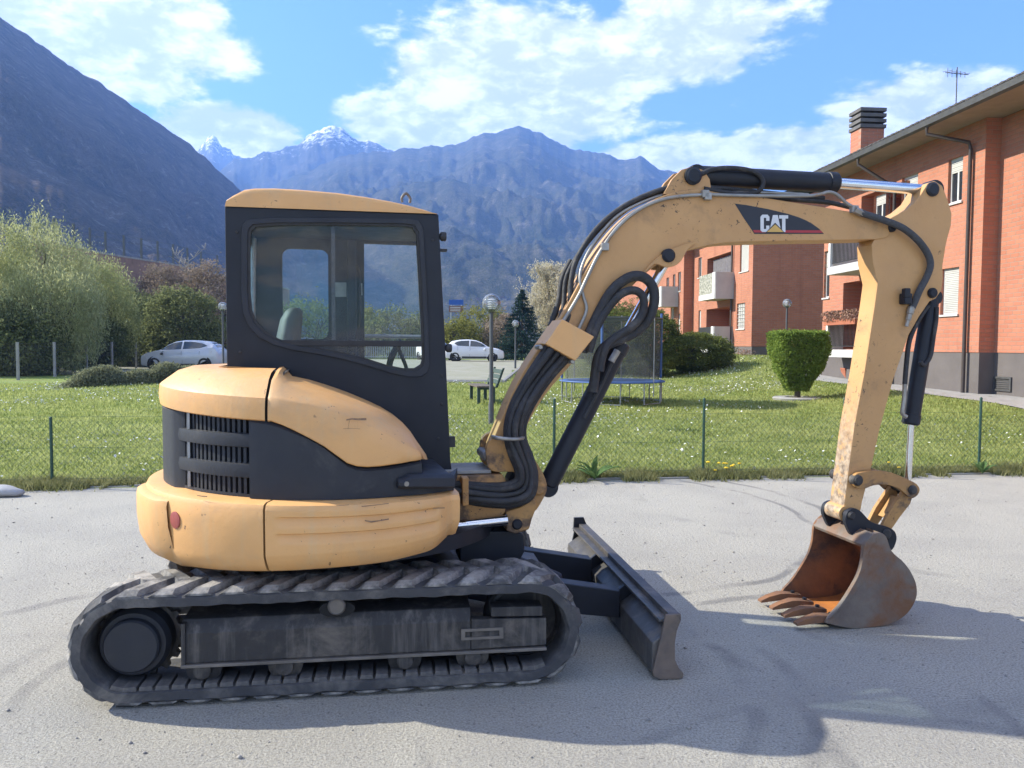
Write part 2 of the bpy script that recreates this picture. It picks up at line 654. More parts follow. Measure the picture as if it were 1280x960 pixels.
# ---- ground materials
def gravel_material():
    m, t, out = _mat('gravel')
    geo = t.new('ShaderNodeNewGeometry')
    p = geo.outputs['Position']
    b = t.new('ShaderNodeBsdfPrincipled')
    fine = t.noise(p, 90, 6, 0.75)
    grit = t.noise(p, 34, 5, 0.7)
    patch = t.noise(p, 0.9, 6, 0.6, 0.4)
    col = t.ramp(fine, [(0.36, (.230, .217, .182)), (0.50, (.425, .402, .342)), (0.64, (.59, .562, .485))])
    col = t.mix(t.mrange(patch, 0.35, 0.70, 0, 0.5), col, (.29, .275, .25))
    col = t.mix(t.mrange(grit, 0.58, 0.68, 0, 0.8), col, (.13, .125, .12))
    # dark specks, small stones trodden in
    vo = t.new('ShaderNodeTexVoronoi')
    t.l.new(p, vo.inputs['Vector'])
    vo.inputs['Scale'].default_value = 34
    sp = t.mrange(vo.outputs['Distance'], 0.06, 0.14, 1, 0)
    keepn = t.mrange(t.noise(p, 7, 3), 0.5, 0.62)
    col = t.mix(t.math('MULTIPLY', t.math('MULTIPLY', sp, keepn), 0.6), col, (.15, .14, .13))
    # tyre and track scuffs: worn rings where machines have turned
    warp = t.new('ShaderNodeTexNoise')
    t.l.new(p, warp.inputs['Vector'])
    warp.inputs['Scale'].default_value = 0.7
    wv = t.vmath('ADD', p, t.vmath('MULTIPLY', t.vmath('SUBTRACT', warp.outputs['Color'], (.5, .5, .5)), (.5, .5, 0)))
    for (cx, cy, r, wd, k, lo) in ((-0.6, 4.0, 1.75, .07, .34, .40), (-0.6, 4.0, 2.05, .08, .28, .42), (0.2, 7.9, 2.75, .05, .62, .36),
                               (0.25, 8.0, 3.05, .06, .55, .36), (-1.2, 3.2, 2.6, .08, .34, .40), (1.5, 2.2, 1.5, .05, .22, .42), (0.9, 3.6, 1.4, .045, .26, .42), (2.9, 1.2, 2.6, .12, .15, .45), (5, 9, 3.6, .1, .25, .45)):
        dd = t.vmath('LENGTH', t.vmath('MULTIPLY', t.vmath('SUBTRACT', wv, (cx, cy, 0)), (1, 1, 0)), out='v')
        band = t.mrange(t.math('ABSOLUTE', t.math('SUBTRACT', dd, r)), wd * 0.3, wd, 1, 0)
        gate = t.mrange(t.noise(p, 1.3, 4, 0.6), lo, lo + 0.2)
        col = t.mix(t.math('MULTIPLY', t.math('MULTIPLY', band, gate), k), col, (.11, .11, .115))
    stain = t.mrange(t.noise(p, 0.55, 5, 0.6, 0.6), 0.62, 0.76, 0, 0.12)
    col = t.mix(stain, col, (.17, .165, .16))
    t.l.new(col, b.inputs['Base Color'])
    b.inputs['Roughness'].default_value = 0.93
    bp = t.new('ShaderNodeBump')
    bp.inputs['Distance'].default_value = 0.02
    h = t.math('ADD', t.math('MULTIPLY', fine, 0.6), t.math('MULTIPLY', grit, 0.8))
    t.l.new(h, bp.inputs['Height'])
    t.l.new(bp.outputs[0], b.inputs['Normal'])
    t.l.new(b.outputs[0], out.inputs[0])
    return m


def turf_material():
    m, t, out = _mat('turf')
    geo = t.new('ShaderNodeNewGeometry')
    p = geo.outputs['Position']
    b = t.new('ShaderNodeBsdfPrincipled')
    n1 = t.noise(p, 0.5, 5, 0.6)
    n2 = t.noise(p, 14, 6, 0.7)
    col = t.ramp(n2, [(0.28, (.12, .16, .038)), (0.55, (.23, .29, .07)), (0.75, (.32, .36, .13))])
    col = t.mix(t.mrange(n1, 0.42, 0.66, 0, 0.55), col, (.26, .265, .12))
    sp = t.new('ShaderNodeSeparateXYZ')
    t.l.new(p, sp.inputs[0])
    far = t.mrange(sp.outputs[1], 60, 110)
    col = t.mix(far, col, (.09, .11, .05))
    t.l.new(col, b.inputs['Base Color'])
    b.inputs['Roughness'].default_value = 0.95
    b.inputs['Specular IOR Level'].default_value = 0.15
    bp = t.new('ShaderNodeBump')
    bp.inputs['Distance'].default_value = 0.04
    t.l.new(n2, bp.inputs['Height'])
    t.l.new(bp.outputs[0], b.inputs['Normal'])
    t.l.new(b.outputs[0], out.inputs[0])
    return m


M_gravel = gravel_material()
M_turf = turf_material()
M_conc = pmat('concrete', (.36, .35, .33), (.26, .25, .235), 5, .9, bump=.004, bscale=50, dirt=(.12, .12, .10))
M_pave = pmat('paving', (.30, .285, .23), (.22, .225, .15), 1.2, .92, bump=.01, bscale=8)
M_green_metal = pmat('green_metal', (.02, .075, .05), (.015, .05, .035), 9, .5)
M_grey_metal = pmat('grey_metal', (.13, .135, .14), (.09, .095, .10), 9, .5, metal=.3)
M_galv = pmat('galvanised', (.42, .43, .44), (.30, .31, .32), 12, .45, metal=.6)
M_white = pmat('white_paint', (.72, .71, .68), (.60, .59, .57), 3, .6)
M_brown = pmat('brown_metal', (.055, .040, .035), (.04, .03, .027), 6, .5)

xs = np.concatenate([np.linspace(-420, -45, 26), np.linspace(-42, 42, 113), np.linspace(45, 420, 26)])
ys = np.concatenate([np.linspace(-90, -6, 12), np.linspace(-4, 70, 149), np.linspace(75, 140, 14), np.linspace(160, 1200, 30)])
v, f = grid_sheet(xs * 1.0, ys, lambda X, Y: tz(X, Y) - 0.004)
v[:, 0] *= np.where(v[:, 1] > 150, 1 + (v[:, 1] - 150) / 260, 1)
ground = fast_mesh('ground', v, f, M_turf, smooth=True)
ground['kind'] = 'structure'

xs = np.concatenate([np.linspace(-60, -12, 20), np.linspace(-11, 13, 49), np.linspace(14, 60, 20)])
mb = MB()
rows = []
for k in range(13):
    t_ = k / 12
    rows.append([(x, -30 + (float(yk(x)) - 0.02 + 0.05 * noise.noise((x * 1.3, 3, 0)) + 30) * t_, 0.0) for x in xs])
mb.sheet(rows)
structure('gravel_lot', mb, M_gravel)

# edging of low concrete stones between lot and lawn
kb = MB()
kb.box((0, 0, 0), (0.485, 0.05, 0.07))
kerb_root = thing('kerb', 'low weathered concrete kerb between the gravel lot and the lawn', 'kerb', (-12, float(yk(-12)), 0))
del kerb_root['category'], kerb_root['label']
kerb_root['kind'] = 'structure'
kme = kb.mesh('kerb_stone', M_conc)
kd = Vector((1, 0.1175, 0)).normalized()
for i in range(26):
    x = -12 + i
    rot = Matrix.Rotation(math.atan(0.1175) + random.uniform(-.01, .01), 4, 'Z')
    inst('kerb_stone', kme, kerb_root, Matrix.Translation((x, float(yk(x)) + 0.05, -0.052 + random.uniform(-.010, .010))) @ rot)

# parking area beyond the lawn
xs = np.linspace(-30, 1.6, 60)
ys = np.linspace(28.5, 58, 50)
v, f = grid_sheet(xs, ys, lambda X, Y: tz(X, Y) + 0.012, keep=lambda x, y: (x < -0.35 + (y - 29) * 0.065) & (x > -27) & ((x > -10) | (y > 37)))
pk = fast_mesh('parking_area', v, f, M_pave, smooth=True)
pk['kind'] = 'structure'
mb = MB()
mb.tube([(-10, 37, tzf(-10, 37) + .03), (-10, 33, tzf(-10, 33) + .03), (-10, 28.45, tzf(-10, 28.45) + .03), (-0.4, 28.45, tzf(-.4, 28.45) + .03)], .09, 6, 8)
mb.tube([(-0.30 + (y - 29) * 0.065, y, tzf(0, y) + .02) for y in np.linspace(28.4, 58, 12)], .09, 6, 2)
structure('parking_kerb', mb, M_conc)
# path in front of the near building
mb = MB()
rows = []
for k in range(30):
    y = 8 + k * 0.75
    xw = 12.4 - 0.0807 * (y - 18.7)
    rows.append([(xw - 1.6, y, tzf(xw - 1.6, y) + .02), (xw - .8, y, tzf(xw - .8, y) + .02), (xw + .9, y, tzf(xw + .9, y) + .02)])
mb.sheet(rows)
structure('path', mb, M_conc)

# ---- mountains
def mountain_material(name, forest, bare, rock, snow_z=None, rockiness=0.60, scale=1.0):
    m, t, out = _mat(name)
    geo = t.new('ShaderNodeNewGeometry')
    p = geo.outputs['Position']
    b = t.new('ShaderNodeBsdfDiffuse')
    n1 = t.noise(p, 0.006 * scale, 8, 0.62, 0.4)
    n2 = t.noise(p, 0.035 * scale, 8, 0.68)
    n3 = t.noise(p, 0.25 * scale, 4, 0.7)
    k = t.math('ADD', t.math('MULTIPLY', n1, .28), t.math('ADD', t.math('MULTIPLY', n2, .34), t.math('MULTIPLY', n3, .38)))
    col = t.ramp(k, [(0.40, forest), (0.52, bare), (0.62, tuple(.5 * (a + c) for a, c in zip(bare, rock)))])
    col = t.mix(t.mrange(n2, rockiness, rockiness + .10, 0, .85), col, rock)
    if snow_z:
        sp = t.new('ShaderNodeSeparateXYZ')
        t.l.new(p, sp.inputs[0])
        hz = t.math('ADD', sp.outputs[2], t.math('MULTIPLY', t.math('SUBTRACT', t.math('ADD', t.math('MULTIPLY', n2, .6), t.math('MULTIPLY', n3, .4)), 0.5), 1000))
        col = t.mix(t.mrange(hz, snow_z, snow_z + 45), col, (.86, .87, .90))
    t.l.new(col, b.inputs[0])
    bp = t.new('ShaderNodeBump')
    bp.inputs['Distance'].default_value = 14
    t.l.new(k, bp.inputs['Height'])
    t.l.new(bp.outputs[0], b.inputs[0 if False else 'Normal'])
    t.l.new(b.outputs[0], out.inputs[0])
    return m


def mountain(name, crest, dist, foot, mat, seed, amp, prof=1.25, cols=320, rows=70, jag=2.0):
    px = np.array([c[0] for c in crest], float)
    py = np.array([c[1] for c in crest], float)
    P = np.linspace(px[0], px[-1], cols)
    vs = []
    for i, p in enumerate(P):
        y = float(np.interp(p, px, py)) + jag * noise.fractal((p * .045, seed, 0), .75, 2.2, 6)
        d = ray(p, y)
        D = dist(p)
        D0 = foot(p)
        zc = CAMZ + d.z / d.y * D
        kx = d.x / d.y
        for r in range(rows):
            tt = r / (rows - 13)
            if tt <= 1:
                yy = D0 + (D - D0) * tt
                z = zc * tt ** prof
                q = Vector((kx * yy * .0022 + yy * .0011, yy * .0012 - kx * yy * .0009, seed))
                rn = 1 - abs(noise.fractal(q * 1.1, 1.1, 2.1, 5)) * 1.7
                rn += .35 * noise.fractal(q * 9, .7, 2.1, 5)
                z += (rn - .6) * amp * math.sin(math.pi * min(1, tt)) ** .8 * (0.35 + .65 * tt)
                lim = CAMZ + (zc - CAMZ) / D * yy * (0.55 + .45 * tt) + 0  # nothing on the flank stands above the crest line
                z = min(z, lim)
            else:
                yy = D + (D - D0) * .5 * (tt - 1) / .2
                z = zc * max(-.02, 1 - 1.1 * (tt - 1) / .2) - 1
            vs.append((kx * yy, yy, z - 3 * (r == 0)))
    n = rows
    i, j = np.meshgrid(np.arange(cols - 1), np.arange(n - 1), indexing='ij')
    a = (i * n + j).ravel()
    f = np.stack([a, a + n, a + n + 1, a + 1], 1)
    o = fast_mesh(name, np.array(vs), f, mat, smooth=True)
    o['kind'] = 'structure'
    return o


M_mt_left = mountain_material('mountain_left', (.045, .045, .036), (.145, .110, .085), (.27, .235, .20), scale=2.2, rockiness=.58)
M_mt_back = mountain_material('mountain_back', (.028, .042, .022), (.080, .078, .050), (.21, .185, .155), rockiness=.60)
M_mt_snow = mountain_material('mountain_snow', (.030, .042, .024), (.080, .075, .050), (.20, .18, .15), snow_z=812)
M_mt_far = mountain_material('mountain_far', (.05, .055, .05), (.10, .09, .08), (.22, .2, .19), snow_z=945)
mountain('left_mountain', [(-700, -190), (-420, -160), (-160, -85), (0, 22), (45, 52), (90, 83), (140, 114), (190, 148), (232, 177), (266, 206), (300, 237), (340, 268),
                           (380, 296), (430, 330), (480, 358), (540, 388), (610, 418)],
         lambda p: 1000 + max(0, p) * 1.5, lambda p: 230 + max(0, p) * 1.2, M_mt_left, 3.1, 70, 1.08, 420, 90, jag=3.5)
mountain('left_spur', [(-500, 55), (-200, 90), (0, 136), (50, 158), (91, 184), (152, 216), (210, 252), (270, 296), (330, 336), (420, 378), (520, 404)],
         lambda p: 760 + max(0, p) * .6, lambda p: 250 + max(0, p) * .5, M_mt_left, 6.3, 42, 1.05, 320, 60, jag=5)
mountain('left_spur', [(-500, 128), (-200, 156), (0, 197), (66, 220), (126, 258), (167, 287), (202, 308), (260, 344), (330, 376), (420, 404)],
         lambda p: 560 + max(0, p) * .4, lambda p: 235 + max(0, p) * .4, M_mt_left, 8.8, 30, 1.05, 280, 50, jag=5)
mountain('back_mountain', [(180, 300), (300, 255), (400, 205), (450, 192), (490, 188), (525, 183), (560, 182), (585, 175), (603, 168), (625, 163), (648, 157), (662, 160),
                           (675, 165), (692, 173), (720, 188), (760, 195), (800, 198), (832, 213), (880, 232), (950, 262), (1050, 300), (1200, 340), (1500, 385)],
         lambda p: 2600, lambda p: 560, M_mt_back, 9.4, 85, 1.3, 520, 110, jag=4.5)
mountain('back_spur', [(120, 400), (300, 335), (420, 268), (470, 242), (520, 228), (560, 224), (610, 236), (660, 252), (720, 279), (770, 303), (850, 335), (1000, 372), (1200, 400)],
         lambda p: 1750, lambda p: 620, M_mt_back, 12.7, 60, 1.15, 380, 80, jag=5)
mountain('snow_mountain', [(120, 330), (250, 230), (292, 203), (330, 192), (368, 181), (390, 166), (411, 155), (425, 162), (450, 174), (488, 188), (560, 215), (700, 300)],
         lambda p: 3200, lambda p: 1500, M_mt_snow, 5.7, 110, 1.2, 320, 70, jag=5)
mountain('far_mountain', [(180, 230), (240, 195), (255, 178), (264, 169), (270, 171), (278, 180), (288, 185), (292, 194), (320, 205), (400, 240)],
         lambda p: 3900, lambda p: 2600, M_mt_far, 2.2, 60, 1.1, 160, 40, jag=5)

# ---- the air: a thin blue haze
mb = MB()
mb.box((0, 2000, 575), (4200, 2500, 581))
hz = mb.build('haze', None, None, 0)
hz['kind'] = 'stuff'
m, t, out = _mat('haze')
pv = t.new('ShaderNodeVolumePrincipled')
pv.inputs['Color'].default_value = (.25, .46, 1.0, 1)
pv.inputs['Density'].default_value = 0.00025
pv.inputs['Anisotropy'].default_value = 0.15
t.l.new(pv.outputs[0], out.inputs['Volume'])
hz.data.materials.append(m)

# ------------------------------------------------------------------ vegetation
def leaf_cards(pts, size, updir=None, aspect=0.45, jitter=1.0, rng=RNG):
    """one small folded leaf (two triangles) at each point"""
    n = len(pts)
    a = rng.normal(size=(n, 3))
    if updir is not None:
        a = a * jitter + updir
    a /= np.linalg.norm(a, axis=1, keepdims=True) + 1e-9
    b = np.cross(a, rng.normal(size=(n, 3)))
    b /= np.linalg.norm(b, axis=1, keepdims=True) + 1e-9
    s = size * rng.uniform(.6, 1.4, (n, 1))
    p = np.asarray(pts)
    v = np.stack([p - a * s * .5, p + b * s * aspect * .5, p + a * s * .5, p - b * s * aspect * .5], 1).reshape(-1, 3)
    f = np.arange(4 * n).reshape(n, 4)
    return v, f


def clumps_in(center, rad, n, rng=RNG, surf=.45, flat=.15):
    d = rng.normal(size=(n, 3))
    d /= np.linalg.norm(d, axis=1, keepdims=True)
    r = rng.uniform(surf, 1, (n, 1)) ** .6
    p = d * r
    p[:, 2] = np.maximum(p[:, 2], -1 + flat)
    return np.asarray(center) + p * np.asarray(rad)


def scatter(clumps, r, per, rng=RNG, sq=(1, 1, 1)):
    k = len(clumps)
    sc = r * rng.uniform(.6, 1.3, (k, 1, 1))
    p = clumps[:, None, :] + rng.normal(size=(k, per, 3)) * .5 * sc * np.asarray(sq)
    return p.reshape(-1, 3)


M_bark = pmat('bark', (.10, .08, .06), (.06, .05, .04), 6, .95, bump=.01, bscale=25)
M_bark_pale = pmat('pale_bark', (.36, .33, .28), (.24, .22, .19), 6, .95)
M_willow = leaf_mat('willow_leaf', (.23, .255, .095), (.48, .50, .24), .5, .55)
M_willow_pale = leaf_mat('willow_leaf_pale', (.24, .26, .11), (.52, .53, .28), .5, .55)
M_scrub = leaf_mat('scrub_leaf', (.085, .105, .045), (.24, .26, .115), .7, .5)
M_scrub_brown = leaf_mat('brown_twig', (.19, .15, .115), (.36, .29, .22), .7, .25)
M_spruce = leaf_mat('spruce_needle', (.016, .036, .033), (.045, .078, .062), .8, .2)
M_pale = leaf_mat('catkin', (.46, .41, .27), (.70, .64, .46), .6, .45)
M_yellowgreen = leaf_mat('spring_leaf', (.13, .14, .035), (.30, .29, .08), .5)
M_hedge = leaf_mat('hedge_leaf', (.12, .18, .035), (.29, .38, .09), 2.5, .5)
M_hedge_in = pmat('hedge_inside', (.02, .03, .012), (.03, .04, .015), 5, .95)
M_juniper = leaf_mat('juniper', (.075, .10, .03), (.22, .24, .07), 1.5, .4)
M_lavender = leaf_mat('low_hedge_leaf', (.15, .165, .095), (.29, .30, .18), 1.2, .45)


def limbs(mb, base, top, r, n, spread, rng=random):
    base, top = Vector(base), Vector(top)
    mb.tube([base, base.lerp(top, .5) + Vector((rng.uniform(-.1, .1), rng.uniform(-.1, .1), 0)) * spread, top], lambda t: r * (1 - .7 * t), 7, 4)
    for i in range(n):
        t = rng.uniform(.25, .85)
        p = base.lerp(top, t)
        a = rng.uniform(0, 6.28)
        q = p + Vector((math.cos(a) * spread, math.sin(a) * spread, spread * rng.uniform(.4, 1.1))) * rng.uniform(.5, 1)
        mb.tube([p, p.lerp(q, .5) + Vector((0, 0, .08 * spread)), q], lambda t: r * .45 * (1 - .8 * t), 5, 3)


def shrub(name, label, cat, x, y, rx, ry, h, mat, n_cl, per, leaf, cl_r, group=None, base=None, updir=None, jitter=1.0, aspect=.4, lift=0.0, trunks=4, sq=(1, 1, 1), surf=.45):
    z = tzf(x, y) if base is None else base
    t_ = thing(name, label, cat, (x, y, z), group)
    cl = clumps_in((x, y, z + lift + (h - lift) * .5), (rx, ry, (h - lift) * .52), n_cl, surf=surf)
    v, f = leaf_cards(scatter(cl, cl_r, per, sq=sq), leaf, updir, aspect, jitter)
    fast_mesh('crown', v, f, mat, (x, y, z), t_)
    mb = MB()
    for i in range(trunks):
        a = random.uniform(0, 6.28)
        limbs(mb, (x + math.cos(a) * rx * .15, y + math.sin(a) * ry * .15, z - .05), (x + math.cos(a) * rx * .5, y + math.sin(a) * ry * .5, z + h * .72), .05 + .012 * h, 6, rx * .45)
    mb.build('trunk', M_bark, t_)
    return t_


def place(px, d):
    """ground position that is d metres ahead of the camera in the direction of column px"""
    return (px - 640) / F * d, d


UPV = np.array([0, 0, 1.3])
gl = 'bushes and trees along the left embankment'
for (px, d, rx, h, mat, lab, cat) in (
        (-48, 38, 3.8, 7.6, M_willow, 'tall feathery pale green willow bush at the left edge, highest of the embankment', 'bush'),
        (46, 40, 3.2, 7.5, M_willow_pale, 'bright green willow bush beside the tallest one, rising to a rounded top', 'bush'),
        (58, 37.5, 2.8, 5.0, M_willow_pale, 'pale grey-green feathery willow bush low in front of the tall ones', 'bush'),
        (118, 44, 2.4, 6.0, M_willow, 'slender green willow bush standing before the retaining wall', 'bush'),
        (160, 50, 2.9, 4.7, M_scrub, 'dark green dense bush between the willows and the silver car', 'bush'),
        (108, 43, 2.0, 3.0, M_scrub, 'low dark green bush behind the wire fence on the left', 'bush'),
        (226, 48, 2.7, 4.7, M_scrub, 'olive green bush rising straight behind the silver car', 'bush'),
        (268, 54, 3.2, 6.9, M_scrub_brown, 'brown leafless scrub below the retaining wall next to the cab', 'bush'),
        (10, 36, 2.4, 3.2, M_scrub, 'dark shaded bush low at the left edge behind the fence posts', 'bush'),
        (203, 55, 2.9, 6.9, M_scrub_brown, 'brown twiggy scrub under the foot of the retaining wall', 'bush')):
    x, y = place(px, d)
    feather = mat in (M_willow, M_willow_pale)
    shrub('bush', lab, cat, x, y, rx, rx * .8, h, mat, 300 if feather else 220, 120, .17 if feather else .15, .60, gl,
          updir=UPV if feather else None, jitter=.8 if feather else 1, aspect=.20 if feather else .5, sq=(.7, .7, 1.5) if feather else (1, 1, .8))

# dark spruce, pale catkin tree, spring shrubs at the far side of the car park
x, y = place(652, 58)
z = tzf(x, y)
sp = thing('spruce_tree', 'dark blue-green spruce tree behind the small globe lamp', 'tree', (x, y, z))
pts, dirs = [], []
Hs = 5.1
for k in range(22):
    fr = k / 21
    zz = z + .15 + (Hs - .2) * fr
    R = 2.5 * (1 - fr) ** .85 + .06
    nb = int(6 + 12 * (1 - fr))
    for b_ in range(nb):
        a = RNG.uniform(0, 6.28)
        L = R * RNG.uniform(.7, 1.12)
        s = RNG.uniform(.08, 1, 70) ** .7
        q = np.stack([x + np.cos(a) * L * s, y + np.sin(a) * L * s, zz - .28 * L * s + .16 * L * s ** 2], 1)
        pts.append(q + RNG.normal(size=q.shape) * .06)
v, f = leaf_cards(np.concatenate(pts), .16, None, .35)
fast_mesh('crown', v, f, M_spruce, (x, y, z), sp)
MB().tube([(x, y, z - .1), (x, y, z + Hs * .5), (x, y, z + Hs)], lambda t: .11 * (1 - .9 * t), 7, 3).build('trunk', M_bark, sp)


def twig_tree(name, label, x, y, h, rx, mat_leaf, mat_bark, n_br, leafn, leaf, start=.12, group=None, up=.8):
    z = tzf(x, y)
    t_ = thing(name, label, 'tree', (x, y, z), group)
    mb = MB()
    tw = []
    mb.tube([(x, y, z - .1), (x + .1, y, z + h * .5), (x, y, z + h * .92)], lambda t: (.05 + .016 * h) * (1 - .88 * t), 7, 4)
    for i in range(n_br):
        fr = start + (1 - start) * (i / n_br)
        p = Vector((x, y, z + h * fr * .9))
        a = random.uniform(0, 6.28)
        L = rx * (1.15 - .75 * fr) * random.uniform(.6, 1.1)
        q = p + Vector((math.cos(a) * L, math.sin(a) * L, L * up * random.uniform(.6, 1.3)))
        m_ = p.lerp(q, .5) + Vector((0, 0, -.06 * L))
        mb.tube([p, m_, q], lambda t: (.02 + .004 * h) * (1 - .8 * t), 4, 3, caps=False)
        for j in range(7):
            s = random.uniform(.3, 1)
            b_ = p.lerp(q, s)
            e = b_ + Vector((random.uniform(-1, 1), random.uniform(-1, 1), random.uniform(.2, 1.3))) * L * .35
            mb.tube([b_, e], .012 + .001 * h, 3, 1, caps=False)
            tw += [b_.lerp(e, random.random()) for _ in range(leafn)]
    mb.build('trunk', mat_bark, t_)
    if leafn:
        P = np.array([tuple(p) for p in tw]) + RNG.normal(size=(len(tw), 3)) * .13
        v, f = leaf_cards(P, leaf, np.array([0, 0, .8]), .3)
        fast_mesh('crown', v, f, mat_leaf, (x, y, z), t_)
    return t_


x, y = place(692, 74)
twig_tree('catkin_tree', 'pale cream tree with bare fine branches behind the spruce', x, y, 8.5, 3.7, M_pale, M_bark_pale, 130, 34, .20)
x, y = place(237, 57)
twig_tree('bare_tree', 'thin leafless tree poking above the retaining wall beside the cab', x, y, 8.4, 2.6, M_scrub_brown, M_bark_pale, 34, 0, .1, .3)
gf = 'shrubs at the far side of the car park'
for (px, d, rx, h, mat, lab) in (
        (575, 70, 2.2, 3.2, M_yellowgreen, 'yellow-green spring shrub below the blue road sign'),
        (601, 76, 2.6, 5.0, M_yellowgreen, 'taller pale yellow shrub behind the white hatchback'),
        (628, 70, 1.9, 3.6, M_scrub_brown, 'russet brown shrub between globe lamp and spruce'),
        (497, 64, 3.0, 3.9, M_scrub, 'green bush seen through the front window of the cab'),
        (452, 66, 3.0, 4.2, M_yellowgreen, 'light green bush seen through the middle of the cab'),
        (380, 62, 3.6, 4.6, M_scrub, 'dark green bush seen through the rear window of the cab'),
        (536, 72, 2.6, 3.4, M_scrub, 'olive bush behind the front pillar of the cab'),
        (725, 66, 2.6, 4.2, M_scrub_brown, 'brown bare shrub right of the catkin tree'),
        (772, 62, 2.8, 4.6, M_scrub, 'dark green bush seen between the boom and its cylinder')):
    x, y = place(px, d)
    shrub('shrub', lab, 'bush', x, y, rx, rx * .8, h, mat, 130, 55, .24, .6, gf)

# rounded evergreens on the lawn
x, y = place(868, 34)
shrub('juniper', 'broad flat-topped dark green juniper mound on the lawn before the balconies', 'bush', x, y, 1.55, 1.3, 1.62, M_juniper, 420, 120, .085, .20, 'evergreens on the lawn',
      aspect=.4, trunks=3, sq=(1.5, 1.5, .45), surf=.75)
x, y = place(812, 33)
shrub('juniper', 'tall rounded evergreen behind the trampoline with a yellowish top', 'bush', x, y, 1.25, 1.2, 2.75, M_juniper, 380, 110, .09, .20, 'evergreens on the lawn',
      aspect=.4, trunks=3, sq=(1.4, 1.4, .5), surf=.75)
x, y = place(770, 35)
shrub('juniper', 'wide rounded evergreen behind the boom cylinder', 'bush', x, y, 1.5, 1.3, 2.9, M_juniper, 380, 110, .09, .20, 'evergreens on the lawn', aspect=.4, trunks=3, sq=(1.4, 1.4, .5), surf=.75)

# clipped hedge bush on its paved ring
x, y = place(997, 21.2)
z = tzf(x, y)
hb = thing('clipped_bush', 'bright green bush clipped square on top and tapering to its stem', 'bush', (x, y, z))
P = []
n = 26000
u1, u2, u3 = RNG.uniform(size=n), RNG.uniform(size=n), RNG.uniform(size=n)
zz = .22 + 1.58 * u1 ** .8
wd = np.interp(zz, [.1, .35, .8, 1.2, 1.62, 1.8], [.20, .32, .58, .72, .745, .74])
th = u2 * 6.283
sqr = 1 / (np.abs(np.cos(th)) ** 4 + np.abs(np.sin(th)) ** 6) ** (1 / 6)
rr = wd * sqr * (1 - .22 * u3 ** 2) * (1 + .06 * np.sin(th * 5 + zz * 4) + .03 * np.sin(zz * 11 + th * 2))
top = RNG.uniform(size=n) < .22
rr = np.where(top, wd * sqr * np.sqrt(u3), rr)
zz = np.where(top, 1.78 + RNG.normal(size=n) * .025, zz)
P = np.stack([x + rr * np.cos(th), y + rr * np.sin(th) * .8, z + zz], 1)
P += RNG.normal(size=P.shape) * .018
v, f = leaf_cards(P, .062, None, .55)
fast_mesh('crown', v, f, M_hedge, (x, y, z), hb)
mb = MB()
mb.tube([(x, y, z - .05), (x + .02, y, z + .5), (x, y, z + 1.5)], lambda t: .09 - .04 * t, 7, 3)
for k in range(12):
    a = random.uniform(0, 6.28)
    mb.tube([(x, y, z + .2), (x + math.cos(a) * .3, y + math.sin(a) * .25, z + .9), (x + math.cos(a) * .55, y + math.sin(a) * .4, z + 1.6)], .02, 5, 3)
mb.build('trunk', M_bark, hb)
mb = MB()
mb.lathe((x, y, z - .03), (0, 0, 1), [(.30, 0), (.62, 0), (.64, .06), (.60, .085), (.32, .085), (.30, .05)], 28, ring=True)
rg = mb.build('planting_ring', M_conc)
tag(rg, 'low round concrete edging ring at the foot of the clipped bush', 'edging')

# low ragged hedge on the left of the lawn
hx0, hy0 = place(88, 25.0)
hx1, hy1 = place(300, 29.0)
hd = thing('low_hedge', 'long low ragged grey-green hedge in front of the silver car', 'hedge', (hx0, hy0, tzf(hx0, hy0)))
n = 42000
s = RNG.uniform(size=n)
cx = hx0 + (hx1 - hx0) * s
cy = hy0 + (hy1 - hy0) * s
hh = (.44 + .12 * np.sin(s * 14) + .08 * np.sin(s * 37 + 1)) * ss(s, 0, .10) + .12
a = RNG.uniform(0, math.pi, n)
r = RNG.uniform(.55, 1, n)
P = np.stack([cx + RNG.normal(size=n) * .1, cy + np.cos(a) * .75 * r, tz(cx, cy) + np.sin(a) * hh * r], 1)
v, f = leaf_cards(P, .085, np.array([0, 0, .8]), .35)
fast_mesh('foliage', v, f, M_lavender, tuple(hd.location), hd)

# ---- lawn: blades, daisies, dandelions
M_blade = leaf_mat('grass_blade', (.195, .24, .06), (.45, .48, .19), 1.0, .5)
M_daisy = pmat('daisy_petal', (.78, .78, .74), (.70, .70, .66), 9, .8)
M_yellow_fl = pmat('dandelion', (.75, .52, .02), (.70, .45, .02), 9, .8)


def lawn_points(n, near_bias, ymax):
    y = 9 + (ymax - 9) * RNG.uniform(size=n * 2) ** near_bias
    x = RNG.uniform(-1, 1, n * 2) * (.72 * y + 1.0)
    d = y - yk(x)
    wall = 12.4 - 0.0807 * (y - 18.7) - 1.65
    ok = (d > .08) & ((x < wall) | ((y > 29.2) & (x < 16))) & ~((y > 28.4) & (x < -.25 + (y - 29) * .065)) & ~((y > 37) & (x < -9))
    return x[ok][:n], y[ok][:n]


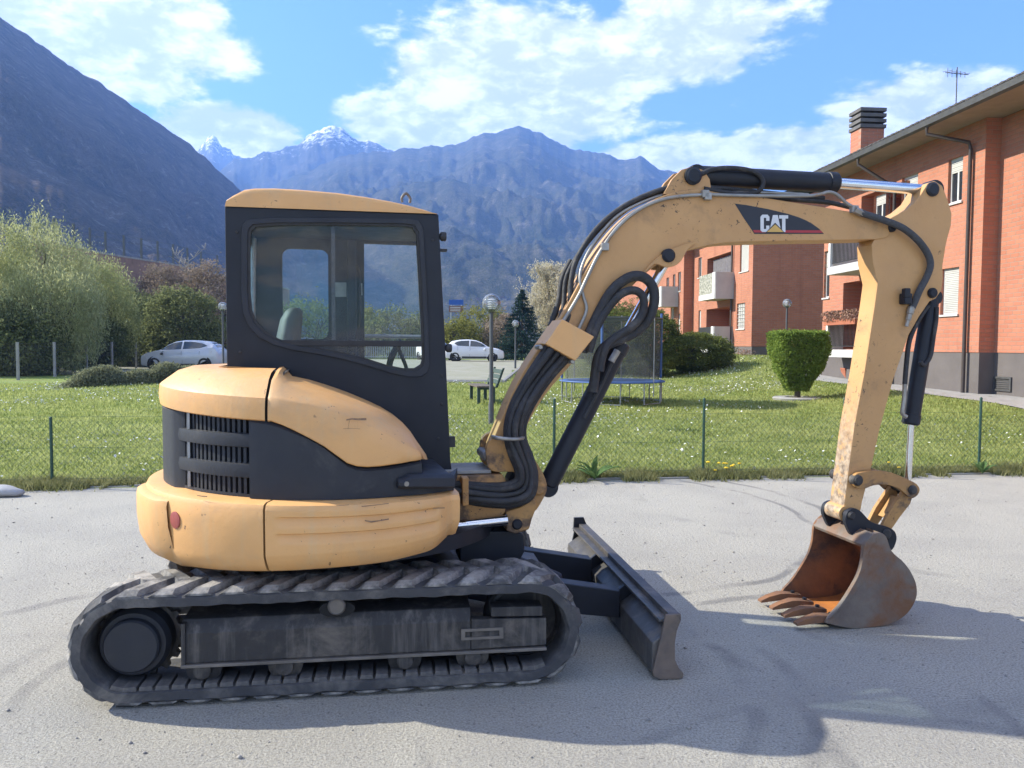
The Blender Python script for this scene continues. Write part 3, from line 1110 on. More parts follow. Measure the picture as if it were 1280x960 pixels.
x, y = lawn_points(230000, 1.7, 46)
n = len(x)
dist = y
hgt = RNG.uniform(.025, .060, n) * (1 + .5 * np.clip(noise.noise((0, 0, 0)), 0, 1)) * (1 + .03 * (dist - 9))
wid = .0045 + .00075 * dist
az = RNG.uniform(0, 6.283, n)
ln = RNG.uniform(.1, .8, n) * hgt
z = tz(x, y) - .008
bx, by = np.cos(az), np.sin(az)
lz = RNG.uniform(0, 6.283, n)
V = np.stack([np.stack([x - bx * wid, y - by * wid, z], 1), np.stack([x + bx * wid, y + by * wid, z], 1),
              np.stack([x + np.cos(lz) * ln, y + np.sin(lz) * ln, z + hgt], 1)], 1).reshape(-1, 3)
g = fast_mesh('grass', V, np.arange(3 * n).reshape(n, 3), M_blade)
g['kind'] = 'stuff'

x, y = lawn_points(60000, 1.15, 44)
nz = np.array([noise.noise((a * .32, b * .22, 4.0)) + .55 * noise.noise((a * 1.1, b * .8, 9.0)) for a, b in zip(x, y)])
keep = RNG.uniform(size=len(x)) < np.clip(.05 + nz * 1.25, .010, 1) * np.interp(y, [9, 13, 18, 44], [.30, .55, 1, 1])
x, y = x[keep], y[keep]
n = len(x)
rad = RNG.uniform(.011, .019, n) * (1 + .018 * (y - 9))
z = tz(x, y) + RNG.uniform(.035, .075, n) * (1 + .02 * (y - 9))
ang = np.linspace(0, 2 * np.pi, 7)[:6]
tilt = RNG.normal(size=(n, 2)) * .45
ring = np.stack([x[:, None] + rad[:, None] * np.cos(ang), y[:, None] + rad[:, None] * np.sin(ang),
                 z[:, None] + rad[:, None] * (np.cos(ang) * tilt[:, :1] + np.sin(ang) * (tilt[:, 1:] - .35))], 2)
g = fast_mesh('daisies', ring.reshape(-1, 3), np.arange(6 * n).reshape(n, 6), M_daisy)
g['kind'] = 'stuff'

# weeds and long grass along the kerb
n = 60000
x = RNG.uniform(-9, 9.5, n)
dy = RNG.normal(size=n) * .10 + .05
clump = np.array([noise.noise((a * 1.7, 7.7, 0)) + .6 * noise.noise((a * 5.1, 1.7, 0)) for a in x])
dy = np.where(clump > -.1, dy, np.abs(dy) + .04)
y = yk(x) + dy
hgt = np.clip(.045 + .085 * np.clip(clump + .15, 0, 1) + RNG.uniform(-.02, .03, n), .02, .22)
az = RNG.uniform(0, 6.283, n)
ln = hgt * RNG.uniform(.2, .9, n)
lz = RNG.uniform(0, 6.283, n)
wid = RNG.uniform(.004, .010, n)
z = np.maximum(tz(x, y), 0.0)
V = np.stack([np.stack([x - np.cos(az) * wid, y - np.sin(az) * wid, z], 1), np.stack([x + np.cos(az) * wid, y + np.sin(az) * wid, z], 1),
              np.stack([x + np.cos(lz) * ln, y + np.sin(lz) * ln, z + hgt], 1)], 1).reshape(-1, 3)
M_edge = leaf_mat('edge_grass', (.14, .16, .05), (.36, .35, .17), 3.0, .45)
g = fast_mesh('edge_weeds', V, np.arange(3 * n).reshape(n, 3), M_edge)
g['kind'] = 'stuff'

# dandelions by the kerb
fl = MB()
fl.lathe((0, 0, .07), (0, 0, 1), [(.004, 0), (.020, .004), (.024, .012), (.014, .018), (.002, .019)], 10)
fme = fl.mesh('flower_head', M_yellow_fl)
st = MB()
st.cyl((0, 0, -.03), (0, 0, .072), .003, .003, 5)
sme = st.mesh('stem', M_hedge_in)
for (px, py) in ((905, 592), (912, 597), (918, 590), (927, 597), (936, 598), (944, 596), (950, 594), (956, 606), (948, 603), (1108, 588), (1118, 590), (1150, 590), (1160, 594)):
    d = ray(px, py)
    tt = (CAMZ - .12) / -d.z
    X, Y = d.x * tt, d.y * tt
    Y = max(Y, float(yk(X)) + .04) + random.uniform(0, .35)
    r = thing('dandelion', 'yellow dandelion in the grass along the kerb', 'flower', (X, Y, tzf(X, Y)), 'dandelions along the kerb')
    sc_ = Matrix.Translation((X, Y, tzf(X, Y))) @ Matrix.Scale(random.uniform(.9, 1.3), 4)
    inst('flower_head', fme, r, sc_)
    inst('stem', sme, r, sc_)

# broad-leaved weeds at the kerb
def leafy_weed(px, py, size, label, n=13):
    d = ray(px, py)
    tt = CAMZ / -d.z
    X, Y = d.x * tt, d.y * tt
    Y = max(Y, float(yk(X)) - .05)
    r = thing('broadleaf_weed', label, 'weed', (X, Y, 0.0), 'broad-leaved weeds growing at the kerb')
    mb = MB()
    rows = []
    for i in range(6):
        t_ = i / 5
        wv = .13 * math.sin(math.pi * min(1, t_ * .92 + .08)) ** .8
        h = .5 * math.sin(t_ * 1.9) * .7
        rows.append([(t_ * .9, -wv, h + .04), (t_ * .9, 0, h), (t_ * .9, wv, h + .04)])
    mb.sheet(rows)
    me = mb.mesh('leaf', M_weed, smooth=60)
    for i in range(n):
        a = 6.283 * i / n + random.uniform(-.2, .2)
        sc = size * random.uniform(.6, 1.1)
        M_ = Matrix.Translation((X, Y, .02)) @ Matrix.Rotation(a, 4, 'Z') @ Matrix.Rotation(-random.uniform(-.15, .45) if i < n - 3 else -1.0, 4, 'Y') @ Matrix.Scale(sc, 4)
        inst('leaf', me, r, M_)


M_weed = leaf_mat('weed_leaf', (.07, .13, .045), (.16, .25, .09), 9, .25)
leafy_weed(747, 607, .36, 'large leafy green weed at the kerb right of the boom cylinder')
leafy_weed(1240, 597, .22, 'small leafy weed at the kerb beside the rightmost fence post', 10)
leafy_weed(150, 631, .20, 'small dark weed on the kerb left of the excavator', 9)

# boulder at the left edge and pebbles on the lot
mb = MB()
mb.sphere((0, 0, 0), 1, 20, 12)
M_boulder = pmat('boulder', (.40, .40, .40), (.30, .30, .30), 6, .85, bump=.005, bscale=40)
d = ray(5, 620)
tt = CAMZ / -d.z
for p in mb.v:
    p.x *= .30; p.y *= .12; p.z *= .075
    q = noise.noise(p * 6) * .02
    p += Vector((q, q, q)) + Vector((d.x * tt - .06, d.y * tt + .0, .05))
o = mb.build('boulder', M_boulder, None, 60)
tag(o, 'smooth pale grey rounded stone at the left end of the kerb', 'stone')
n = 5200
x = RNG.uniform(-6, 7, n)
y = RNG.uniform(2.3, 10.2, n)
ok = y < yk(x) - .03
x, y = x[ok], y[ok]
n = len(x)
r_ = np.clip(RNG.lognormal(-5.55, .5, n), .0015, .016)
octv = np.array([(1, 0, 0), (0, 1, 0), (-1, 0, 0), (0, -1, 0), (0, 0, .8), (0, 0, -.5)])
octf = np.array([(0, 1, 4), (1, 2, 4), (2, 3, 4), (3, 0, 4), (1, 0, 5), (2, 1, 5), (3, 2, 5), (0, 3, 5)])
jit = RNG.uniform(.6, 1.3, (n, 6, 1))
V = octv[None] * r_[:, None, None] * jit + np.stack([x, y, r_ * .25], 1)[:, None, :]
Fc = octf[None] + (np.arange(n) * 6)[:, None, None]
M_peb = pmat('pebble', (.38, .36, .33), (.20, .19, .175), 4, .9)
g = fast_mesh('pebbles', V.reshape(-1, 3), Fc.reshape(-1, 3), M_peb)
g['kind'] = 'stuff'

# ------------------------------------------------------------------ fences
fx = [-9.4, -7.4, -5.45, -3.42, -1.42, 0.54, 2.5, 4.42, 6.37, 8.3]
fen = thing('wire_fence', 'low green chain-link fence along the edge of the lawn', 'fence', (0, float(yk(0)) + .12, 0))
mb = MB()
mb.cyl((0, 0, -.1), (0, 0, 1.0), .018, n=8)
mb.sphere((0, 0, 1.0), .02, 8, 4)
pme = mb.mesh('fence_post', M_green_metal)
fh = []
for x_ in fx:
    y_ = float(yk(x_)) + .12
    h_ = .80 if x_ < -4 else 1.0
    inst('fence_post', pme, fen, Matrix.Translation((x_, y_, tzf(x_, y_))) @ Matrix.Scale(h_, 4, (0, 0, 1)))
mb = MB()
def thin(a, b, r=.0019):
    mb.cyl(a, b, r, r, 3, False)
stepx = .075
k = fx[0]
Hf = .74
while k < fx[-1]:
    for s in (-1, 1):
        x1 = k + s * Hf
        a = (k, float(yk(k)) + .12, tzf(k, float(yk(k)) + .12) + .03)
        b = (x1, float(yk(x1)) + .12, tzf(x1, float(yk(x1)) + .12) + .03 + Hf)
        thin(a, b)
    k += stepx
for zz in (.03, .40, .77):
    thin((fx[0], float(yk(fx[0])) + .12, tzf(0, 20) * 0 + .06 + zz), (fx[-1], float(yk(fx[-1])) + .12, .06 + zz), .0018)
wm = mb.build('wire_mesh', M_green_metal, fen, 0, normals=False)
wm['kind'] = 'stuff'

# wire fence with concrete posts on the left
lp = [(-22, 29.5), (22, 32), (68, 35), (108, 38.5), (140, 42), (170, 46), (196, 50)]
x0, y0 = place(22, 32)
f2 = thing('post_fence', 'wire fence on grey concrete posts before the bushes on the left', 'fence', (x0, y0, tzf(x0, y0)))
mb = MB()
mb.box((0, 0, .7), (.045, .045, .85))
pme = mb.mesh('concrete_post', M_conc)
tops = []
for (px, d) in lp:
    x, y = place(px, d)
    inst('concrete_post', pme, f2, Matrix.Translation((x, y, tzf(x, y))))
    tops.append(Vector((x, y, tzf(x, y))))
mb = MB()
for a, b in zip(tops, tops[1:]):
    for zz in (.1, .35, .6, .85, 1.1, 1.35, 1.5):
        mb.cyl(a + Vector((0, 0, zz)), b + Vector((0, 0, zz)), .0035, .0035, 3, False)
    L = (b - a).length
    for q in range(int(L / .12)):
        p = a.lerp(b, q * .12 / L)
        mb.cyl(p + Vector((0, 0, .1)), p + Vector((0, 0, 1.5)), .0022, .0022, 3, False)
wm = mb.build('wire_mesh', M_grey_metal, f2, 0, normals=False)
wm['kind'] = 'stuff'

# retaining wall with a fence on top, climbing behind the bushes
M_retain = pmat('retaining_wall', (.34, .21, .165), (.24, .155, .125), 1.5, .95, bump=.02, bscale=6, streak=(.08, .06, .05))
wl = [(40, 296, 50), (90, 309, 53), (130, 318, 55), (175, 325, 58), (215, 331, 61), (250, 339, 64), (290, 347, 67), (360, 362, 72)]
P0 = [Vector((ray(a, b).x / ray(a, b).y * d, d, CAMZ + ray(a, b).z / ray(a, b).y * d)) for a, b, d in wl]
rw = thing('retaining_wall', 'long reddish-brown retaining wall topped by a fence above the left bushes', 'wall', (P0[0].x, P0[0].y, 0))
mb = MB()
loops = []
for p in P0:
    loops.append([Vector((p.x, p.y, 0)), Vector((p.x, p.y + .5, 0)), Vector((p.x, p.y + .5, p.z)), p])
mb.loft(loops)
mb.build('wall', M_retain, rw)
mb = MB()
loops = [[p + Vector((0, -.06, 0.003)), p + Vector((0, .56, 0.003)), p + Vector((0, .56, .12)), p + Vector((0, -.06, .12))] for p in P0]
mb.loft(loops)
mb.build('coping', M_conc, rw)
ft = thing('wall_fence', 'thin fence of dark posts along the top of the retaining wall', 'fence', tuple(P0[0]))
mb = MB()
mb.box((0, 0, .75), (.06, .06, .75))
pme = mb.mesh('fence_post', M_grey_metal)
mb = MB()
for a, b in zip(P0, P0[1:]):
    a = a + Vector((0, .25, .12))
    b = b + Vector((0, .25, .12))
    for q in range(2):
        inst('fence_post', pme, ft, Matrix.Translation(a.lerp(b, q * .5)))
    for zz in (.5, 1.0, 1.45):
        mb.cyl(a + Vector((0, 0, zz)), b + Vector((0, 0, zz)), .012, .012, 4, False)
mb.build('fence_wire', M_grey_metal, ft, 0, normals=False)

# slatted metal fence across the far side of the car park, seen through the cab
x0, y0 = place(455, 59.5)
mf = thing('slat_fence', 'grey slatted metal fence across the car park behind the cab', 'fence', (x0, y0, tzf(x0, y0)))
mb = MB()
mb.box((0, 0, .55), (.025, .012, .5))
sme = mb.mesh('slat', M_galv)
xa, _ = place(430, 59.5)
xb, _ = place(545, 59.5)
k = xa
while k < xb:
    inst('slat', sme, mf, Matrix.Translation((k, 59.5, tzf(k, 59.5))))
    k += .14
mb = MB()
for zz in (.18, .98):
    mb.box(((xa + xb) / 2, 59.53, tzf(-8, 59.5) + zz), ((xb - xa) / 2, .015, .03))
mb.build('rail', M_galv, mf)

# ------------------------------------------------------------------ lamps
M_globe = glass_mat('globe_glass', (.93, .95, .97), 1.6, .22, (.75, .77, .8))
M_louvre = pmat('louvre', (.75, .75, .74), (.65, .65, .65), 6, .4)
M_pole = pmat('lamp_pole', (.075, .08, .09), (.06, .065, .07), 6, .5)


def street_lamp(px, d, zc, r, label):
    x, y = place(px, d)
    z = tzf(x, y)
    t_ = thing('globe_lamp', label, 'street lamp', (x, y, z), 'globe lamps in the gardens')
    mb = MB()
    mb.lathe((x, y, z - .1), (0, 0, 1), [(.055, 0), (.055, .5), (.042, .55), (.038, zc - r - z + .1), (.07, zc - r - z + .105), (.07, zc - r - z + .16), (.03, zc - r - z + .17)], 14)
    mb.build('pole', M_pole, t_)
    mb = MB()
    mb.sphere((x, y, zc), r, 28, 18)
    g_ = mb.build('globe', M_globe, t_, 60)
    mb = MB()
    for k in range(5):
        mb.lathe((x, y, zc - r * .55 + k * r * .24), (0, 0, 1), [(r * .20, 0), (r * .42, -.012), (r * .43, -.006), (r * .21, .010)], 18)
    mb.cyl((x, y, zc - r * .85), (x, y, zc - r * .5), r * .22, n=12)
    mb.build('louvre', M_louvre, t_)


street_lamp(614, 15.5, 2.53, .185, 'nearest globe lamp on a thin dark pole left of the boom')
street_lamp(644, 40, 2.82, .18, 'small globe lamp in front of the dark spruce')
street_lamp(982, 31, 3.42, .175, 'globe lamp rising behind the clipped bush')
street_lamp(279, 31, 3.18, .175, 'globe lamp half hidden at the rear edge of the cab')

# ------------------------------------------------------------------ bench
B = Frame(*place(604, 20.6), 12)
zb = tzf(B.o.x, B.o.y)
M_bench = pmat('bench_paint', (.030, .060, .048), (.022, .045, .038), 6, .6)
M_bench_seat = pmat('bench_wood', (.13, .105, .085), (.09, .075, .06), 6, .8)
bn = thing('park_bench', 'dark green wooden bench facing left beside the nearest lamp', 'bench', (B.o.x, B.o.y, zb))
for k in range(4):
    mb = MB()
    mb.box(B.W(-.24 + k * .115, 0, zb + .43), (.05, .75, .02), B.ax)
    mb.build('seat_slat', M_bench_seat, bn, bevel=.004)
for k in range(3):
    mb = MB()
    c = B.W(.26 + k * .045, 0, zb + .55 + k * .13)
    tilt = Matrix.Rotation(math.radians(18), 3, B.V)
    mb.box(c, (.016, .75, .055), tuple(tilt @ a for a in B.ax))
    mb.build('back_slat', M_bench, bn, bevel=.004)
for v_ in (-.6, .6):
    mb = MB()
    mb.box(B.W(-.22, v_, zb + .20), (.04, .04, .215), B.ax)
    mb.box(B.W(.16, v_, zb + .20), (.04, .04, .215), B.ax)
    mb.box(B.W(-.02, v_, zb + .38), (.21, .03, .03), B.ax)
    mb.loft([[B.W(.20, v_ - .03, zb + .40), B.W(.27, v_ - .03, zb + .40), B.W(.27, v_ + .03, zb + .40), B.W(.20, v_ + .03, zb + .40)],
             [B.W(.40, v_ - .03, zb + .90), B.W(.45, v_ - .03, zb + .90), B.W(.45, v_ + .03, zb + .90), B.W(.40, v_ + .03, zb + .90)]])
    mb.build('bench_leg', M_bench, bn, bevel=.004)

# ------------------------------------------------------------------ trampoline
tx, ty = place(765, 20.8)
tzz = tzf(tx, ty)
M_net = veil_mat('safety_net', (.13, .135, .135), .46)
M_mat = pmat('jump_mat', (.045, .05, .06), (.035, .04, .05), 9, .7)
M_bluepad = pmat('blue_pad', (.06, .13, .32), (.045, .10, .26), 5, .5)
tr = thing('trampoline', 'round garden trampoline with blue rim and black safety net on the lawn', 'trampoline', (tx, ty, tzz))
RT = 1.36
HT = .56
MB().lathe((tx, ty, tzz + HT), (0, 0, 1), [(.001, 0), (RT - .18, 0), (RT - .18, .012), (.001, .012)], 40).build('jump_mat', M_mat, tr)
MB().lathe((tx, ty, tzz + HT - .02), (0, 0, 1), [(RT - .16, .012), (RT + .02, .005), (RT + .04, .02), (RT + .02, .042), (RT - .16, .036)], 40, ring=True).build('rim_pad', M_bluepad, tr)
mb = MB()
for i in range(40):
    a0, a1 = 6.2832 * i / 40, 6.2832 * (i + 1) / 40
mb.sheet([[(tx + math.cos(6.2832 * i / 40) * (RT - .12 + .05 * k), ty + math.sin(6.2832 * i / 40) * (RT - .12 + .05 * k), tzz + HT + .05 + k * 1.62) for i in range(41)] for k in (0, .5, 1)])
mb.build('safety_net', M_net, tr, 60, normals=False)
for i in range(6):
    a = math.radians(12 + 60 * i)
    c, s = math.cos(a), math.sin(a)
    px_, py_ = tx + c * (RT + .02), ty + s * (RT + .02)
    MB().tube([(px_, py_, tzz + HT - .35), (px_, py_, tzz + HT + .9), (px_, py_, tzz + HT + 1.78)], .016 if i not in (0, 5, 3) else .014, 8, 1).build('net_pole', M_galv, tr)
    if i in (0, 3, 4):
        MB().cyl((px_, py_, tzz + HT + .08), (px_, py_, tzz + HT + 1.80), .034, n=10).build('foam_sleeve', M_bluepad, tr)
    a2 = a + .35
    q0 = Vector((tx + math.cos(a - .2) * RT * .97, ty + math.sin(a - .2) * RT * .97, 0))
    q1 = Vector((tx + math.cos(a2) * RT * .97, ty + math.sin(a2) * RT * .97, 0))
    g0, g1 = tzf(q0.x, q0.y), tzf(q1.x, q1.y)
    MB().tube([(q0.x, q0.y, tzz + HT), (q0.x, q0.y, g0 + .03), (q1.x, q1.y, g1 + .03), (q1.x, q1.y, tzz + HT)], .02, 8, 1).build('frame_leg', M_galv, tr)
MB().lathe((tx, ty, tzz + HT + 1.64), (0, 0, 1), [(RT - .10, -.012), (RT - .04, -.012), (RT - .04, .014), (RT - .10, .014)], 40, ring=True).build('top_ring', M_grey_metal, tr)
# ------------------------------------------------------------------ cars
M_tyre = pmat('car_tyre', (.018, .018, .019), (.03, .03, .03), 9, .85)
M_rim = pmat('car_rim', (.42, .43, .45), (.34, .35, .37), 9, .35)
M_carglass = pmat('car_glass', (.030, .042, .052), (.02, .03, .04), 3, .06, spec=.8)
M_arch = pmat('wheel_arch', (.015, .015, .016), None, 4, .9)
M_silver = pmat('silver_paint', (.50, .52, .56), (.46, .48, .52), 2, .28, metal=.25, coat=.6)
M_carwhite = pmat('white_car_paint', (.72, .73, .75), (.68, .69, .71), 2, .3, coat=.6)
M_lampglass = pmat('lamp_lens', (.55, .57, .60), (.25, .26, .28), 20, .12)
M_tail = pmat('tail_lens', (.35, .02, .02), None, 8, .2)
M_blackplastic = pmat('black_plastic', (.022, .022, .024), (.03, .03, .032), 9, .6)


def make_car(name, label, cx, cy, yaw, st, L, wb, front_over, paint, win, wheel_r, group, door_x):
    """st: stations along the length from the nose: (x, z_bottom, z_belt, z_top, half width at belt, half width at top)"""
    z0 = tzf(cx, cy) + .012
    t_ = thing(name, label, 'car', (0, 0, 0), group)
    t_.location = (cx, cy, z0)
    t_.rotation_euler.z = math.radians(yaw)
    ORG[t_.name] = Vector((0, 0, 0))
    def at(x):
        a = [float(np.interp(x, [s[0] for s in st], [s[k] for s in st])) for k in range(1, 6)]
        return a
    loops = []
    for x in sorted(set([s[0] for s in st] + list(np.linspace(0, L, 40)))):
        zb, zl, zt, wl, wt = at(x)
        half = [(wl * .90, zb), (wl * .985, zb + .12), (wl * 1.0, (zb + zl) * .5 + .06), (wl * .965, zl), (wt, max(zt - .05, zl + .002)), (wt * .86, max(zt - .012, zl + .004)), (wt * .4, zt + .004)]
        loop = half + [(-a, b) for a, b in reversed(half)]
        loops.append([Vector((x - L / 2, a, b)) for a, b in loop])
    MB().loft(loops).build('body', paint, t_, 40)
    def side(x, z, s, off=.006):
        zb, zl, zt, wl, wt = at(x)
        if z < zl:
            w_ = wl * .985
        else:
            w_ = wl * .965 + (wt - wl * .965) * min(1, (z - zl) / max(.01, zt - .05 - zl))
        return Vector((x - L / 2, s * (w_ + off), z))
    for s in (-1, 1):
        for poly in win:
            xs_ = np.linspace(min(p_[0] for p_ in poly) + .004, max(p_[0] for p_ in poly) - .004, 14)
            cols_ = []
            for x in xs_:
                zz = []
                for (x0, z0_), (x1, z1_) in zip(poly, poly[1:] + poly[:1]):
                    if min(x0, x1) <= x <= max(x0, x1) and abs(x1 - x0) > 1e-6:
                        zz.append(z0_ + (z1_ - z0_) * (x - x0) / (x1 - x0))
                cols_.append([side(x, z, s, .009) for z in np.linspace(min(zz), max(zz), 6)])
            mb = MB()
            mb.sheet(cols_)
            mb.build('side_window', M_carglass, t_, 50)
        # door shut lines, handles, sill
        for x in door_x:
            mb = MB()
            pts = [side(x + .03 * math.sin(k), .32 + .11 * k, s, .002) for k in range(7)]
            mb.tube(pts, .007, 4, 1)
            mb.build('door_seam', M_arch, t_)
        mb = MB()
        mb.box(side(door_x[0] + .85, .86, s, .015), (.10, .012, .016))
        mb.build('door_handle', paint, t_, bevel=.004)
        mb = MB()
        xm = win[0][0][0] + .12
        mb.sphere(side(xm, st[0][2] + .30, s, .10), .10, 12, 8, (.8, .9, .65))
        mb.build('wing_mirror', M_blackplastic if paint is M_silver else paint, t_, 60)
        mb = MB()
        mb.box(side(L / 2, .27, s, -.03), (wb / 2 - .42, .05, .055))
        mb.build('sill', M_blackplastic, t_, bevel=.01)
        for xw in (front_over, front_over + wb):
            wl = at(xw)[3]
            y_ = s * wl * .985
            mb = MB()
            mb.cyl((xw - L / 2, y_ - s * .2, wheel_r), (xw - L / 2, y_ + s * .004, wheel_r), wheel_r + .06, n=28)
            mb.build('wheel_arch', M_arch, t_)
            wm_ = MB().lathe((xw - L / 2, y_ - s * .17, wheel_r), (0, s, 0), [(wheel_r * .62, 0), (wheel_r * .93, 0), (wheel_r, .04), (wheel_r, .16), (wheel_r * .93, .19), (wheel_r * .66, .195), (wheel_r * .62, .17)], 28, ring=True).build('wheel', M_tyre, t_, 40)
            mb = MB()
            mb.lathe((xw - L / 2, y_ - s * .10, wheel_r), (0, s, 0), [(wheel_r * .655, 0), (wheel_r * .655, .11), (wheel_r * .58, .09), (wheel_r * .2, .07), (.03, .10), (.001, .10)], 28)
            for q in range(5):
                a = 6.283 * q / 5 + .3
                mb.box((xw - L / 2 + math.cos(a) * wheel_r * .36, y_ - s * .008, wheel_r + math.sin(a) * wheel_r * .36), (wheel_r * .26, .012, .022),
                       (Vector((math.cos(a), 0, math.sin(a))), Vector((0, 1, 0)), Vector((-math.sin(a), 0, math.cos(a)))))
            mb.build('rim', M_rim, wm_)
        mb = MB()
        zh = st[1][2]
        mb.loft([[side(.10, zh - .10, s, .004), side(.48, zh + .03, s, .004), side(.50, zh - .07, s, .004), side(.16, zh - .20, s, .004)],
                 [side(.10, zh - .10, s, -.06), side(.48, zh + .03, s, -.06), side(.50, zh - .07, s, -.06), side(.16, zh - .20, s, -.06)]])
        mb.build('headlight', M_lampglass, t_, 20)
        mb = MB()
        q = [(L - .05, .82), (L - .34, .90), (L - .30, 1.0), (L - .05, 1.0)]
        mb.loft([[side(x, z, s, .004) for x, z in q], [side(x, z, s, -.05) for x, z in q]])
        mb.build('tail_light', M_tail, t_, 20)
    # windscreen and rear screen
    for (xa, xb) in ((win[0][0][0] - .32, win[0][0][0] + .50), (L - .06, L - .42)):
        rows = []
        for k in range(6):
            x = xa + (xb - xa) * k / 5
            zb, zl, zt, wl, wt = at(x)
            rows.append([Vector((x - L / 2, q * wt * .86, zt + .010 - .02 * q * q)) for q in (-1, -.5, 0, .5, 1)])
        MB().sheet(rows).build('windscreen', M_carglass, t_, 50)
    return t_


cross = [(0, .30, .55, .60, .62, .50), (.06, .22, .70, .74, .76, .66), (.35, .20, .86, .90, .86, .76), (.9, .20, .98, 1.03, .89, .74), (1.10, .20, 1.00, 1.09, .89, .72),
         (1.45, .20, 1.02, 1.33, .89, .66), (1.85, .20, 1.03, 1.50, .89, .62), (2.3, .20, 1.05, 1.565, .89, .61), (2.9, .20, 1.09, 1.56, .89, .60), (3.5, .20, 1.14, 1.50, .88, .58),
         (3.85, .22, 1.18, 1.36, .86, .56), (4.02, .26, 1.05, 1.15, .82, .60), (4.12, .34, .85, .90, .72, .58)]
hatch = [(0, .28, .50, .55, .60, .50), (.06, .20, .64, .68, .74, .64), (.35, .18, .78, .82, .83, .74), (.95, .17, .90, .95, .84, .72), (1.10, .17, .92, 1.00, .84, .70),
         (1.5, .17, .94, 1.26, .84, .62), (1.9, .17, .95, 1.40, .84, .58), (2.4, .17, .97, 1.455, .84, .57), (3.0, .17, 1.0, 1.43, .84, .56), (3.5, .18, 1.03, 1.34, .83, .55),
         (3.78, .20, 1.03, 1.12, .81, .58), (3.90, .24, .90, .96, .76, .60), (3.97, .32, .72, .78, .68, .56)]
cwin = [[(1.12, 1.045), (1.48, 1.29), (1.78, 1.42), (2.22, 1.485), (2.22, 1.085)], [(2.30, 1.09), (2.30, 1.485), (2.85, 1.475), (3.28, 1.40), (3.60, 1.27), (3.20, 1.15)]]
hwin = [[(1.15, .965), (1.50, 1.20), (1.85, 1.335), (2.25, 1.385), (2.25, .995)], [(2.32, 1.0), (2.32, 1.385), (2.85, 1.37), (3.15, 1.31), (3.32, 1.20), (3.10, 1.04)]]
gc = 'cars in the car park'
xa, _ = place(183, 42)
make_car('parked_car', 'silver crossover facing left, parked behind the low hedge', xa + 2.06, 42, 0, cross, 4.12, 2.60, .82, M_silver, cwin, .325, gc, (1.28, 2.26, 3.2))
xb, _ = place(630, 53)
make_car('parked_car', 'white hatchback facing right, parked in front of the spruce', xb - 1.985, 53, 180, hatch, 3.97, 2.47, .78, M_carwhite, hwin, .30, gc, (1.25, 2.28, 3.1))
xc, _ = place(544, 57)
make_car('parked_car', 'white car standing at an angle behind the hatchback, half hidden by the cab', xc, 57.0, 118, hatch, 3.97, 2.47, .78, M_carwhite, hwin, .30, gc, (1.25, 2.28, 3.1))

# ------------------------------------------------------------------ apartment blocks
AX = Vector((-.0805, .9967, 0)).normalized()
NX = Vector((-.9967, -.0805, 0)).normalized()


class Wall:
    def __init__(self, p):
        self.p = Vector(p)
    def W(self, a, n, z):
        return self.p + AX * a + NX * n + Vector((0, 0, z))
    def on(self, px, py, n=0.0):
        d = ray(px, py)
        t = ((self.p - CAM).dot(NX) + n) / d.dot(NX)
        q = CAM + d * t - self.p
        return q.dot(AX), CAM.z + d.z * t
    def rect(self, x0, y0, x1, y1, n=0.0):
        """pixel box -> (a0, a1, z0, z1)"""
        xm, ym = (x0 + x1) / 2, (y0 + y1) / 2
        a1 = self.on(x0, ym, n)[0]
        a0 = self.on(x1, ym, n)[0]
        return a0, a1, self.on(xm, y1, n)[1], self.on(xm, y0, n)[1]
    def box(self, mb, a0, a1, n0, n1, z0, z1):
        return mb.box(self.W((a0 + a1) / 2, (n0 + n1) / 2, (z0 + z1) / 2), (abs(a1 - a0) / 2, abs(n1 - n0) / 2, abs(z1 - z0) / 2), (AX, NX, Vector((0, 0, 1))))
    def face(self, mb, a0, a1, z0, z1, n, holes, depth=.16):
        A = sorted({a0, a1, *[min(max(h[i], a0), a1) for h in holes for i in (0, 1)]})
        Z = sorted({z0, z1, *[min(max(h[i], z0), z1) for h in holes for i in (2, 3)]})
        for i in range(len(A) - 1):
            for j in range(len(Z) - 1):
                ca, cz = (A[i] + A[i + 1]) / 2, (Z[j] + Z[j + 1]) / 2
                if any(h[0] < ca < h[1] and h[2] < cz < h[3] for h in holes): continue
                mb.add([self.W(A[i], n, Z[j]), self.W(A[i + 1], n, Z[j]), self.W(A[i + 1], n, Z[j + 1]), self.W(A[i], n, Z[j + 1])], [(0, 3, 2, 1)])
        for h in holes:
            dp = h[4] if len(h) > 4 else depth
            c = [(h[0], h[2]), (h[1], h[2]), (h[1], h[3]), (h[0], h[3])]
            for k in range(4):
                (p, q), (r, s) = c[k], c[(k + 1) % 4]
                mb.add([self.W(p, n, q), self.W(r, n, s), self.W(r, n - dp, s), self.W(p, n - dp, q)], [(0, 1, 2, 3)])
            if len(h) > 4:
                mb.add([self.W(h[0], n - dp, h[2]), self.W(h[1], n - dp, h[2]), self.W(h[1], n - dp, h[3]), self.W(h[0], n - dp, h[3])], [(0, 3, 2, 1)])


